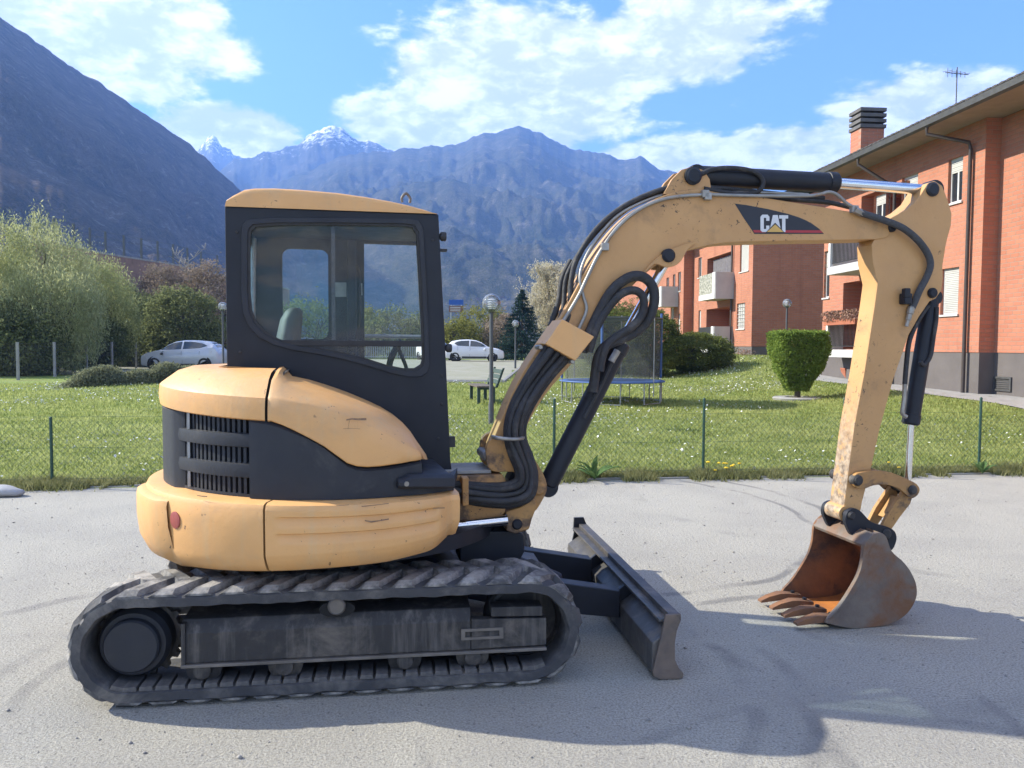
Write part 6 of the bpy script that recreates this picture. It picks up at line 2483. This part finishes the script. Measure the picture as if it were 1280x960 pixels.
mb.build('lifting_eye', M_edge_steel, EX, 50)
# lamps and fittings on the front edge of the cab
for (px, py, r, nm) in ((553, 296, .026, 'work_lamp'), (560, 435, .024, 'work_lamp')):
    a_, z_ = U.on(px, py, VN + .03)
    mb = MB()
    mb.lathe(U.W(a_ - .02, VN + .02, z_), U.U, [(.010, 0), (r, .012), (r, .034), (r * .8, .040), (.001, .042)], 16)
    mb.build(nm, M_blackplastic, EX, 40)
for (px, py) in ((555, 313), (565, 552)):
    a_, z_ = U.on(px, py, VN + .03)
    mb = MB()
    mb.box(U.W(a_ - .01, VN + .03, z_), (.026, .02, .007 if py < 400 else .03), U.ax)
    mb.build('latch', M_blackplastic, EX, bevel=.002)
for (px, py) in ((541, 300), (552, 470), (552, 505), (548, 548), (300, 440), (296, 290)):
    a_, z_ = U.on(px, py, VN)
    MB().lathe(U.W(a_, VN + .002, z_), -U.V, [(.009, 0), (.009, .004), (.006, .007), (.001, .007)], 10).build('bolt', M_blackplastic, cabo, 30)
# inside: seat, levers, label, grab rail
a_, z_ = U.on(362, 385, .10)
mb = MB()
rows = []
for (dz, du, hw, th_) in ((.02, .05, .07, .03), (.0, .045, .11, .05), (-.05, .03, .14, .065), (-.14, .015, .155, .07), (-.26, .0, .20, .075), (-.42, -.01, .225, .08), (-.60, .0, .23, .08)):
    rows.append([U.W(a_ + du - .02 + th_ * math.cos(t), .10 + hw * math.sin(t), z_ + dz - .02) for t in np.linspace(0, 6.2832, 17)[:16]])
mb.loft(rows)
mb.build('seat_back', M_seat, EX, 60)
mb = MB()
mb.box(U.W(a_ + .22, .10, z_ - .62), (.24, .23, .06), U.ax)
mb.build('seat', M_seat, EX, bevel=.03, seg=3)
for i, (pts, r) in enumerate((([(489, 480), (487, 455), (496, 434), (503, 427)], .020), ([(511, 478), (508, 460), (500, 440), (496, 430)], .012), ([(448, 462), (446, 447), (452, 436)], .016), ([(436, 470), (434, 452), (441, 440)], .014))):
    mb = MB()
    mb.tube([U.at(x, y, .18 + .06 * i) for x, y in pts], r, 8)
    mb.build('control_lever', M_cabin, EX, 50)
mb = MB()
mb.tube([U.at(x, y, VF - .07) for x, y in ((441, 330), (447, 335), (449, 350), (449, 400), (443, 418))], .011, 8)
mb.build('grab_rail', M_blackplastic, EX, 50)
mb = MB()
mb.tube([U.at(x, y, VF - .06) for x, y in ((456, 420), (485, 420.5), (528, 421))], .012, 8)
mb.build('door_rail', M_galv, EX, 50)
q4 = [U.on(x, y, VF - .05) for x, y in ((419, 353), (433, 353), (433, 371), (419, 371))]
MB().loft([[U.W(a, VF - .05, b) for a, b in q4], [U.W(a, VF - .045, b) for a, b in q4]]).build('warning_label', M_label, EX)
q4 = [U.on(x, y, VF - .05) for x, y in ((449, 354), (453, 354), (453, 369), (449, 369))]
MB().loft([[U.W(a, VF - .05, b) for a, b in q4], [U.W(a, VF - .045, b) for a, b in q4]]).build('door_latch', M_label, EX)
a_, z_ = U.on(440, 380, .35)
mb = MB()
mb.box(U.W(a_, .47, z_ + .0), (.03, .04, .42), U.ax)
mb.build('door_pillar', M_cabin, EX, bevel=.01)
mb = MB()
mb.tube([U.W(near_out[5][0] + .06, .30, 2.35), U.W(near_out[5][0] + .05, .30, 1.9), U.W(near_out[5][0] + .06, .28, 1.4)], .02, 8)
mb.build('belt_post', M_galv, EX, 50)

# ------------------------------------------------ nose of the frame, swing bracket
VB = .15
mb = MB()
Bf.prism(mb, [(548, 596), (628, 593), (634, 603), (632, 640), (622, 652), (548, 664)], -VB, VB)
mb.build('front_frame', M_yel_worn, EX, bevel=.008)
mb = MB()
mb.box(Bf.W(Bf.on(582, 590, 0)[0], .03, Bf.on(590, 594, -VB)[1] + .012), (.13, VB, .010), Bf.ax)
mb.build('frame_deck', M_conc, EX, bevel=.004)
mb = MB()
Bf.prism(mb, [(578, 598), (586, 597), (586, 632), (578, 633)], -VB - .10, -VB)
mb.build('hose_guide', M_yel_worn, EX, bevel=.006)
mb = MB()
Bf.prism(mb, smooth_loop([(611, 552), (628, 546), (652, 556), (668, 574), (680, 594), (684, 610), (679, 624), (668, 640), (660, 632), (664, 614), (655, 596), (640, 590), (615, 589), (608, 575)], 3), -.135, -.085)
Bf.prism(mb, smooth_loop([(611, 552), (628, 546), (652, 556), (668, 574), (680, 594), (684, 610), (679, 624), (668, 640), (660, 632), (664, 614), (655, 596), (640, 590), (615, 589), (608, 575)], 3), .085, .135, -.135)
mb.build('swing_bracket', M_yel_worn, EX, bevel=.006)
mb = MB()
Bf.prism(mb, [(632, 640), (650, 634), (668, 622), (672, 632), (665, 650), (662, 662), (645, 668), (633, 664)], -.16, .12)
mb.build('swing_bracket_base', M_yel_worn, EX, bevel=.012)
mb = MB()
Bf.prism(mb, [(642, 588), (656, 600), (664, 615), (658, 632), (640, 640), (636, 600)], -.05, .08)
mb.build('kingpost', M_blk_gloss, EX, bevel=.01)
def pin(px, py, r, v0, v1, mat, name='pivot_pin'):
    a, z = Bf.on(px, py, v0)
    mb = MB()
    L = v1 - v0
    mb.lathe(Bf.W(a, v0, z), Bf.V, [(.001, 0), (r * .72, 0), (r * .80, .004), (r, .010), (r, L - .004), (r * .8, L), (.001, L)], 22)
    return mb.build(name, mat, EX, 30)
pin(674.5, 611, .040, -.155, .15, M_yel_worn)
pin(647, 656, .030, -.175, .13, M_blk_gloss)
pin(610, 571, .030, -.12, .12, M_edge_steel)
# swing cylinder
def ram(F_, v, a, b, c_, rb, rr, name, rod_name, mat=M_blk_gloss, eye=None):
    A, B_, C_ = F_.at(*a, v), F_.at(*b, v), F_.at(*c_, v)
    d = (B_ - A).normalized()
    L = (B_ - A).length
    mb = MB()
    mb.lathe(A, d, [(.001, 0), (rb * .7, 0), (rb * .96, .012), (rb, .03), (rb, L - .07), (rb * 1.10, L - .068), (rb * 1.10, L - .012), (rb * .9, L), (rr * 1.2, L), (.001, L)], 24)
    o = mb.build(name, mat, EX, 30)
    mb = MB()
    mb.cyl(B_ - d * .02, C_, rr, rr, 20)
    mb.build(rod_name, M_chrome, o, 30)
    if eye:
        for P_ in ((C_,) if eye == 1 else (A, C_)):
            mb = MB()
            mb.lathe(P_ - F_.V * .045, F_.V, [(.001, 0), (rb * .95, 0), (rb, .006), (rb, .084), (rb * .95, .09), (.001, .09)], 20)
            mb.build('rod_eye', mat, o, 30)
    return o
ram(Bf, -.17, (520, 664), (572, 657), (634, 650), .050, .030, 'swing_cylinder', 'piston_rod')
mb = MB()
Bf.prism(mb, [(575, 664), (640, 664), (655, 668), (656, 690), (648, 704), (575, 704)], -.10, .12)
mb.build('lower_frame', M_blk_gloss, EX, bevel=.01)

# ------------------------------------------------ boom
VBm = .085
bpx = [(612, 578), (612, 562), (619, 543), (640, 492), (660, 455), (681, 424), (701, 395), (718, 365), (736, 332), (759, 299), (784, 271), (812, 252), (845, 240), (882, 237), (930, 243), (1000, 254), (1060, 264), (1095, 270), (1108, 277), (1112, 288), (1105, 298),
       (1060, 300), (1000, 301), (945, 302), (905, 304), (872, 310), (842, 320), (817, 334), (795, 353), (776, 374), (757, 397), (740, 420), (722, 446), (704, 467), (686, 488), (671, 510), (659, 532), (651, 553), (646, 572), (632, 584)]
mb = MB()
Bf.prism(mb, smooth_loop(bpx, 3), -VBm, VBm)
boom = mb.build('boom', M_yel2, EX, 25, bevel=.006)
# cylinder lug under the knee
for v0, v1 in ((-VBm - .02, -VBm + .012), (VBm - .012, VBm + .02)):
    mb = MB()
    Bf.prism(mb, smooth_loop([(797, 351), (812, 330), (835, 313), (868, 303), (858, 312), (850, 326), (841, 333), (830, 334), (818, 330), (808, 338)], 3), v0, v1, -VBm)
    mb.build('boom_lug', M_yel2, EX, 30, bevel=.003)
pin(837, 319, .040, -.125, .125, M_blk_gloss)
# mounting ears for the stick cylinder
for v0, v1 in ((-.072, -.045), (.045, .072)):
    mb = MB()
    Bf.prism(mb, [(829, 243), (840, 224), (852, 212), (866, 208), (880, 213), (887, 224), (890, 242)], v0, v1, -.07)
    mb.build('boom_ear', M_yel2, EX, 30, bevel=.003)
pin(868, 219, .052, -.10, .10, M_blk_gloss)
ram(Bf, 0, (868, 219.5), (1046, 229), (1164, 238), .060, .033, 'stick_cylinder', 'piston_rod', eye=2)
ram(Bf, 0, (684, 608), (776, 428), (837, 319), .058, .027, 'boom_cylinder', 'piston_rod', eye=2)
# decal
def flat(name, pix, v, mat, parent=EX, th=.0012):
    q_ = [Bf.on(x, y, v) for x, y in pix]
    return MB().loft([[Bf.W(a, v, b) for a, b in q_], [Bf.W(a, v + th, b) for a, b in q_]]).build(name, mat, parent, 0)
dc = flat('decal', [(918.6, 254.5), (933, 256.3), (947.5, 259), (960, 261.3), (972.5, 264.3), (986, 267.6), (998, 271.4), (1008, 275.6), (1016, 280.2), (1024, 286), (1030, 292.3), (943, 292.3), (937, 283), (930, 273)], -.0868, M_decal)
flat('decal_stripe', [(941.3, 287.6), (1026, 287.9), (1029, 291), (943, 290.6)], -.0882, M_red, dc)
def letter(pix): return flat('letter', pix, -.0898, M_letter, dc)
letter([(950.6, 271), (953, 268.3), (959.5, 268.3), (961.8, 271), (961.8, 276), (957.8, 276), (957.8, 272.2), (954.8, 272.2), (954.8, 286.2), (957.8, 286.2), (957.8, 282), (961.8, 282), (961.8, 287.6), (959.5, 290), (953, 290), (950.6, 287.6)])
letter([(966.2, 268.8), (972.2, 268.8), (976.6, 290), (972.6, 290), (971.6, 284.6), (966.6, 284.6), (965.6, 290), (961.6, 290)])
letter([(974.0, 269), (985.2, 269), (985.2, 273.2), (981.8, 273.2), (981.8, 290), (977.6, 290), (977.6, 273.2), (974.0, 273.2)])
flat('decal_triangle_edge', [(969, 278.4), (981, 290.8), (957, 290.8)], -.0912, M_decal, dc)
flat('decal_triangle', [(969, 280.4), (979.6, 290), (958.6, 290)], -.0926, M_tri, dc)

# hose clamp box on the lower boom
mb = MB()
Bf.prism(mb, [(701, 399), (741, 421), (717, 451), (680, 430)], -.235, .02, -.20)
mb.build('hose_clamp_box', M_yel, EX, bevel=.006)
for (px, py) in ((676, 434), (716, 452)):
    pin(px, py, .014, -.22, -.12, M_fit, 'bolt')
# hose bundle from the frame up to the clamp box
Lb = [(690, 426), (677, 446), (665, 464), (653, 484), (641, 508), (635, 530), (635, 550), (641, 570), (648, 588), (646, 602), (626, 608), (602, 607), (562, 602)]
Rb = [(716, 440), (701, 456), (687, 472), (674, 490), (662, 510), (654, 530), (654, 550), (662, 571), (668, 595), (663, 620), (640, 630), (605, 629), (562, 622)]
for i in range(7):
    t_ = i / 6
    v_ = (-.150, -.190, -.158, -.196, -.160, -.188, -.150)[i]
    P_ = [Bf.at(a[0] + (b[0] - a[0]) * t_, a[1] + (b[1] - a[1]) * t_, v_ - .02 * math.sin(k * .9 + i)) for k, (a, b) in enumerate(zip(Lb, Rb))]
    MB().tube(P_, (.024, .019, .025, .018, .024, .020, .023)[i], 10, 5).build('hose', M_hose, EX, 60)
mb = MB()
mb.tube([Bf.at(x, y, v_) for x, y, v_ in ((616, 546, -.10), (622, 547.5, -.225), (640, 549, -.235), (652, 548, -.20), (654, 546, -.09))], .011, 8)
mb.build('hose_strap', M_fit, EX, 60)
# steel lines and hoses over the boom
def line(name, pix, v, r, mat=M_tubing, n=8):
    vv = v if isinstance(v, (list, tuple)) else [v] * len(pix)
    return MB().tube([Bf.at(x, y, q_) for (x, y), q_ in zip(pix, vv)], r, n, 5).build(name, mat, EX, 60)
line('steel_line', [(700, 408), (722, 372), (734, 347), (750, 315), (773, 283), (802, 260), (836, 247.5), (880, 243.5), (930, 244.5), (1000, 245), (1022, 243.5), (1036, 240), (1047, 244), (1058, 254), (1070, 261)], -VBm - .012, .0105)
line('steel_line', [(722, 414), (733, 388), (729, 370), (725, 350), (728, 332), (741, 306), (768, 273), (800, 254), (836, 242.5), (882, 240.5), (960, 241), (1010, 243)], [-.10, -.10, -.09, -.075, -.06, -.05, -.04, -.04, -.04, -.04, -.04, -.04], .0095)
line('steel_line', [(715, 404), (724, 380), (722, 352), (732, 322), (757, 287), (785, 262), (818, 246), (860, 238)], [-.07, -.05, -.02, -.0, .01, .02, .02, .02], .009)
line('hose', [(694, 412), (704, 386), (707, 352), (717, 328), (740, 296), (768, 268), (806, 246), (845, 235.5), (885, 234), (960, 241), (1030, 247.5)], [-.06, -.03, 0, .0, .0, .0, .0, -.02, -.03, -.03, -.03], .0145, M_hose)
line('hose', [(700, 414), (712, 392), (714, 352), (722, 322), (746, 286), (778, 259), (818, 240), (850, 233), (900, 236)], [-.09, -.07, -.04, -.03, -.03, -.03, -.04, -.05, -.05], .016, M_hose)
line('hose', [(688, 408), (698, 378), (703, 348), (714, 325)], [0, .03, .05, .05], .017, M_hose)
line('hose', [(874, 219), (890, 212), (912, 210), (935, 212.5), (949, 219), (954, 229), (948, 239), (930, 242.5), (905, 240.5), (880, 236)], -.075, .0145, M_hose)
line('hose', [(930, 243), (960, 246.5), (1000, 250), (1035, 253), (1062, 259)], -.03, .015, M_hose)
for (px, py) in ((755, 309), (880, 243), (1066, 262), (883, 246)):
    a_, z_ = Bf.on(px, py, -VBm)
    mb = MB()
    mb.box(Bf.W(a_, -VBm - .012, z_), (.022, .018, .022), Bf.ax)
    mb.build('line_clamp', M_fit, EX, bevel=.004)
for (px, py, dx, dy) in ((1068, 262, 10, 5),):
    P0_, P1_ = Bf.at(px, py, -.11), Bf.at(px + dx, py + dy, -.11)
    MB().cyl(P0_, P1_, .022, n=6).build('hose_fitting', M_fit, EX)
# the two big loops to the boom cylinder
line('hose', [(728, 440), (738, 414), (750, 388), (766, 362), (786, 347), (803, 346), (815, 357), (818, 376), (811, 398), (796, 414), (776, 424), (758, 432), (748, 446), (744, 468), (741, 490)], [-.10] * 3 + [-.13] * 6 + [-.11] * 6, .030, M_hose, 10)
line('hose', [(736, 440), (745, 412), (758, 388), (776, 368), (793, 363), (804, 372), (803, 392), (790, 408), (772, 420), (760, 430), (753, 446), (750, 464)], [-.12] * 3 + [-.15] * 5 + [-.13] * 4, .024, M_hose, 10)
line('steel_line', [(765, 452), (757, 470), (745, 494), (730, 522)], -.085, .012, M_hose)
P0_, P1_ = Bf.at(772, 438, -.10), Bf.at(764, 452, -.10)
MB().cyl(P0_, P1_, .020, n=8).build('hose_fitting', M_fit, EX)

# ------------------------------------------------ stick
VS = .076
spx = [(1154, 238), (1160, 229), (1169, 226), (1178, 232), (1185, 250), (1190, 267), (1189, 282), (1183, 304), (1178.5, 332), (1179, 348), (1177, 363), (1170, 373), (1162, 377), (1149, 396), (1136, 419), (1117, 474), (1100, 536), (1089, 586), (1078, 627), (1075, 644), (1067, 654), (1058, 653), (1053, 643),
       (1056, 625), (1060, 592), (1068, 532), (1080, 468), (1093, 384), (1097, 354), (1091, 328), (1090, 306), (1099, 286), (1114, 272), (1133, 262), (1146, 251)]
mb = MB()
Bf.prism(mb, spx, -VS, VS)
stick = mb.build('stick', M_stick, EX, 25, bevel=.006)
pin(1168, 236, .045, -.095, .095, M_blk_gloss)
pin(1117, 284, .028, -.10, .10, M_blk_gloss)
pin(1168, 366, .032, -.10, .10, M_blk_gloss)
line('hose', [(1076, 266), (1092, 271), (1110, 277), (1130, 286), (1148, 301), (1160, 318), (1163, 332), (1158, 347), (1150, 362), (1144, 376), (1140, 385)], [-.11, -.12, -.13, -.125, -.12, -.11, -.11, -.11, -.105, -.10, -.10], .021, M_hose_sleeve, 10)
P0_, P1_ = Bf.at(1139, 386, -.10), Bf.at(1133, 408, -.095)
mb = MB()
dd_ = (P1_ - P0_)
mb.lathe(P0_, dd_, [(.012, -.02), (.022, -.01), (.022, .03), (.017, .035), (.017, .07), (.012, .075), (.012, dd_.length)], 8)
mb.build('hose_fitting', M_fit, EX, 20)
a_, z_ = Bf.on(1128, 374, -VS)
mb = MB()
mb.box(Bf.W(a_, -VS - .03, z_), (.026, .03, .034), Bf.ax)
mb.box(Bf.W(a_ - .01, -VS - .045, z_ + .035), (.02, .02, .03), Bf.ax)
mb.build('valve_block', M_blk_gloss, EX, bevel=.008)
ram(Bf, 0, (1164, 372), (1138, 531), (1134, 612), .050, .022, 'bucket_cylinder', 'piston_rod', eye=2)
line('hose', [(1160, 382), (1148, 400), (1137, 425), (1133, 455), (1131, 480)], -.05, .016, M_hose)
line('steel_line', [(1131, 480), (1130, 500), (1128, 516), (1133, 521)], -.05, .014, M_fit)
line('hose', [(1171, 384), (1170, 402), (1167, 420), (1163, 445), (1155, 456), (1150, 452)], -.055, .014, M_hose)

# ------------------------------------------------ bucket linkage
for v0, v1 in ((-.115, -.085), (.085, .115)):
    mb = MB()
    Bf.prism(mb, smooth_loop([(1066, 601), (1070, 593), (1079, 590), (1094, 588), (1115, 591), (1134, 599), (1146, 605), (1150, 613), (1145, 621), (1136, 621), (1124, 611), (1108, 606), (1092, 607), (1081, 611), (1071, 610)], 3), v0, v1, -.115)
    mb.build('link_arm', M_yel_worn, EX, 30, bevel=.004)
pin(1074, 601, .034, -.135, .135, M_tframe)
pin(1143, 613, .030, -.135, .135, M_tframe)
for v0, v1 in ((-.082, -.052), (.052, .082)):
    mb = MB()
    Bf.prism(mb, [(1132, 611), (1142, 618), (1138, 630), (1124, 648), (1113, 664), (1103, 658), (1112, 640), (1124, 622)], v0, v1, -.082)
    mb.build('bucket_link', M_yel_worn, EX, 30, bevel=.004)
mb = MB()
Bf.prism(mb, [(1126, 622), (1132, 626), (1116, 650), (1109, 648)], -.05, .05)
mb.build('link_web', M_yel_worn, EX, bevel=.004)

# ------------------------------------------------ bucket
VK = .272
back = [(1101, 667), (1108, 672), (1115, 690), (1130, 704), (1140, 718), (1146, 734), (1145, 750), (1135, 767), (1118, 779), (1097, 784.5), (1063, 786.5), (1032, 780)]
front = [(1032, 780), (1038, 770), (1049, 758), (1061, 740), (1072, 720), (1077, 702), (1079, 684), (1084, 675), (1092, 668), (1101, 667)]
bq = [Bf.on(x, y, -VK) for x, y in back]
fq = [Bf.on(x, y, -VK) for x, y in front]
bz = min(z for _, z in bq)
bq = [(a, z - bz + .004) for a, z in bq]
fq = [(a, z - bz + .004) for a, z in fq]
def cm2(pts, k=4): return [(p_.x, p_.y) for p_ in catmull([(a, b, 0) for a, b in pts], k)]
bqs, fqs = cm2(bq), cm2(fq, 3)
outl = bqs + fqs[1:-1]
bucket = None
mb = MB()
loop = outl
mb.loft([[Bf.W(a, -VK, b) for a, b in loop], [Bf.W(a, -VK + .022, b) for a, b in loop]])
bucket = mb.build('bucket', M_bucket, EX, 25, bevel=.004)
mb = MB()
mb.loft([[Bf.W(a, VK - .022, b) for a, b in loop], [Bf.W(a, VK, b) for a, b in loop]])
mb.build('bucket_side', M_rust, bucket, 25, bevel=.004)
cu = sum(a for a, _ in loop) / len(loop)
cz_ = sum(b for _, b in loop) / len(loop)
def inset(p_, d_):
    v_ = Vector((cu - p_[0], cz_ - p_[1])).normalized() * d_
    return (p_[0] + v_.x, p_[1] + v_.y)
mb = MB()
rows_o = [[Bf.W(*q3) for q3 in ((a, -VK + .023, b), (a, VK - .023, b))] for a, b in bqs]
rows_i = [[Bf.W(*q3) for q3 in ((inset((a, b), .016)[0], -VK + .023, inset((a, b), .016)[1]), (inset((a, b), .016)[0], VK - .023, inset((a, b), .016)[1]))] for a, b in bqs]
mb.sheet(rows_o + rows_i[::-1] + [rows_o[0]])
mb.build('bucket_shell', M_bucket, bucket, 50)
nb_ = len(bqs)
k0 = int(nb_ * .60)
mb = MB()
mb.sheet([[Bf.W(inset(p_, .020)[0], v_, inset(p_, .020)[1]) for v_ in np.linspace(-VK + .024, VK - .024, 8)] for p_ in bqs[:k0 + 1]])
mb.sheet([[Bf.W(a, -VK + .024, b) for a, b in (inset(p_, .024) for p_ in loop)], [Bf.W(cu, -VK + .0242, cz_) for _ in loop]])
mb.build('bucket_lining', M_rust, bucket, 50)
mb = MB()
mb.sheet([[Bf.W(inset(p_, .021)[0], v_, inset(p_, .021)[1]) for v_ in np.linspace(-VK + .024, VK - .024, 8)] for p_ in bqs[k0:]])
mb.build('bucket_floor', M_rust_bright, bucket, 50)
# stiffened side edge and cross tube at the top
mb = MB()
fe = [inset(p_, -.001) for p_ in fqs[2:-2]]
fi = [inset(p_, .055) for p_ in fqs[2:-2]]
mb.loft([[Bf.W(a, v_, b) for a, b in fe + fi[::-1]] for v_ in (-VK - .010, -VK + .001)])
mb.build('side_cutter', M_bucket, bucket, 25, bevel=.003)
# top plate across the mouth between the ears
tp = [Bf.on(x, y, -VK) for x, y in ((1079, 683), (1085, 674), (1094, 668))]
mb = MB()
mb.loft([[Bf.W(a, v_, z - bz + .006) for a, z in tp] + [Bf.W(a + .012, v_, z - bz - .016) for a, z in reversed(tp)] for v_ in (-VK + .005, VK - .005)])
mb.build('top_plate', M_bucket, bucket, 30, bevel=.004)
# hinge ears
for v0, v1 in ((-.135, -.10), (.10, .135)):
    mb = MB()
    Bf.prism(mb, smooth_loop([(1055, 649), (1058, 639), (1066, 635), (1075, 639), (1088, 652), (1108, 658), (1117, 664), (1119, 674), (1114, 686), (1104, 690), (1085, 678), (1065, 670), (1058, 659)], 3), v0, v1, -.12)
    mb.build('hinge_ear', M_blk_gloss, bucket, 30, bevel=.004)
pin(1066, 645, .026, -.15, .15, M_tframe)
a_, z_ = Bf.on(1066, 645, -.15)
MB().lathe(Bf.W(a_, -VS - .004, z_), Bf.V, [(.02, 0), (.048, 0), (.050, .006), (.050, 2 * VS + .002), (.048, 2 * VS + .008), (.02, 2 * VS + .008)], 24).build('stick_boss', M_stick, EX, 30)
pin(1110, 668, .032, -.15, .15, M_tframe)
# teeth
la, lz = bq[-1]
lz = lz + .008
def tooth(v):
    mb = MB()
    rows = []
    for (du, w, zt, zb2) in ((.115, .036, .014, -.004), (.02, .036, .026, -.010), (-.03, .034, .028, -.014), (-.11, .027, .010, -.022), (-.165, .024, -.014, -.027)):
        rows.append([Bf.W(la + du, v - w, lz + zb2), Bf.W(la + du, v + w, lz + zb2), Bf.W(la + du, v + w * .9, max(lz + zt, lz + zb2 + .004)), Bf.W(la + du, v - w * .9, max(lz + zt, lz + zb2 + .004))])
    mb.loft(rows)
    return mb.mesh('tooth', M_rust, ORG[EX.name], 25)
lz = max(lz, .034)
me = tooth(0)
bo = MB()
bo.lathe(Bf.W(la + .07, 0, lz + .018), (0, 0, 1), [(.014, 0), (.014, .016), (.001, .017)], 6)
meb = bo.mesh('tooth_bolt', M_blk_gloss, ORG[EX.name])
for v_ in (-.215, -.072, .072, .215):
    for m_, nm in ((me, 'tooth'), (meb, 'tooth_bolt')):
        o = bpy.data.objects.new(nm, m_)
        COL.objects.link(o)
        o.parent = bucket
        o.location = Bf.V * v_
        ORG[o.name] = ORG[EX.name]

# ------------------------------------------------ dozer blade
VD = .99
VX = 1.07
dpx = [(832, 763), (851, 762), (851, 770), (846, 783), (843.6, 798), (843.6, 819), (848, 829), (854.4, 837), (853, 843), (824.5, 844), (817, 840), (816, 834), (824.5, 798), (828, 783)]
dq = [T.on(x, y, -VD) for x, y in dpx]
zmin = min(z for _, z in dq)
dq = [(a, z - zmin + .003) for a, z in dq]
um_ = dq[4][0]
ztop = dq[0][1]
mold = [(dq[0][0] + .02, ztop), (dq[1][0], ztop - .002), (dq[2][0], dq[2][1]), (dq[3][0], dq[3][1]), (dq[4][0], dq[4][1]), (dq[5][0], dq[5][1]), (dq[6][0], dq[6][1]), (dq[7][0], dq[7][1]), (dq[8][0], dq[8][1]),
        (dq[8][0] - .03, .004), (dq[5][0] - .022, dq[5][1]), (dq[4][0] - .022, dq[4][1]), (dq[3][0] - .022, dq[3][1]), (dq[0][0] + .02, ztop - .03)]
mb = MB()
T.slab(mb, mold, -VD + .012, VX - .012)
blade = mb.build('dozer_blade', M_blade, EX, 30, bevel=.004)
mb = MB()
T.slab(mb, dq, -VD - .006, -VD + .0115)
mb.build('end_plate', M_blade_end, blade, 30, bevel=.004)
mb = MB()
fe = [(dq[0][0] + .005, ztop + .03), (dq[0][0] + .05, ztop + .03)] + dq[1:]
hc = (dq[0][0] + .03, ztop - .025)
mb.ring_plate([(dq[0][0] - .015, ztop + .045), (dq[0][0] + .06, ztop + .045), (dq[1][0] + .02, ztop - .06), (dq[0][0] - .02, ztop - .06)], [(hc[0] + .014 * math.cos(t), hc[1] + .01 + .014 * math.sin(t)) for t in np.linspace(0, 6.2832, 13)[:12]], lambda a, b, t: T.W(a, t, b), VX - .011, VX + .012)
T.slab(mb, [dq[0], dq[1], dq[4], dq[8], dq[9], dq[11], dq[12]], VX - .0112, VX + .010)
mb.build('end_plate', M_blk_gloss, blade, 30)
mb = MB()
T.slab(mb, [(um_ - .020, ztop - .085), (um_ - .115, ztop - .150), (um_ - .115, .035), (um_ - .010, .012)], -VD + .013, VX - .014)
mb.build('blade_beam', M_blade, blade, 30, bevel=.006)
mb = MB()
T.slab(mb, [(dq[0][0] - .03, ztop - .028), (um_ - .01, ztop - .030), (um_ - .01, ztop - .042), (dq[0][0] - .03, ztop - .042)], -VD + .013, VX - .014)
mb.build('top_flange', M_blade, blade, 30, bevel=.003)
for v_ in (-.34, .34):
    mb = MB()
    T.slab(mb, [(dq[0][0] - .028, ztop - .044), (um_ - .022, ztop - .046), (um_ - .022, ztop - .09), (um_ - .117, ztop - .154), (um_ - .14, ztop - .2), (um_ - .14, ztop - .09)], v_ - .012, v_ + .012)
    mb.build('gusset', M_blk_gloss, blade, 30)
    # push arms
    mb = MB()
    zt_, zb2 = .295, .135
    mb.loft([[T.W(.42, v_ * .98 - .055, .33), T.W(.42, v_ * .98 + .055, .33), T.W(.42, v_ * .98 + .055, .46), T.W(.42, v_ * .98 - .055, .46)],
             [T.W(.95, v_ - .055, .20), T.W(.95, v_ + .055, .20), T.W(.95, v_ + .055, .385), T.W(.95, v_ - .055, .385)],
             [T.W(um_ - .118, v_ - .055, .115), T.W(um_ - .118, v_ + .055, .115), T.W(um_ - .118, v_ + .055, .275), T.W(um_ - .118, v_ - .055, .275)]])
    mb.build('push_arm', M_blk_gloss, blade, 30, bevel=.006)
mb = MB()
mb.loft([[T.W(.62, -.28, .405), T.W(.62, .28, .405), T.W(.62, .28, .425), T.W(.62, -.28, .425)], [T.W(1.18, -.28, .315), T.W(1.18, .28, .315), T.W(1.18, .28, .335), T.W(1.18, -.28, .335)]])
fp = mb.build('blade_frame_plate', M_blade, EX, bevel=.004)
mb = MB()
mb.box(T.W(1.02, .0, .372), (.10, .10, .012), (T.U * .987 - Vector((0, 0, .158)), T.V, Vector((0, 0, .987)) + T.U * .158))
mb.build('step_pad', M_blade, fp, bevel=.004)
mb = MB()
mb.box(T.W(1.02, .0, .388), (.035, .04, .004), (T.U * .987 - Vector((0, 0, .158)), T.V, Vector((0, 0, .987)) + T.U * .158))
mb.build('step_hole_shade', M_void, fp)  # no opening here: a dark block paints the shade of a hole
ram(T, -.16, (700, 726), (603, 686), (574, 674), .045, .020, 'blade_cylinder', 'piston_rod')
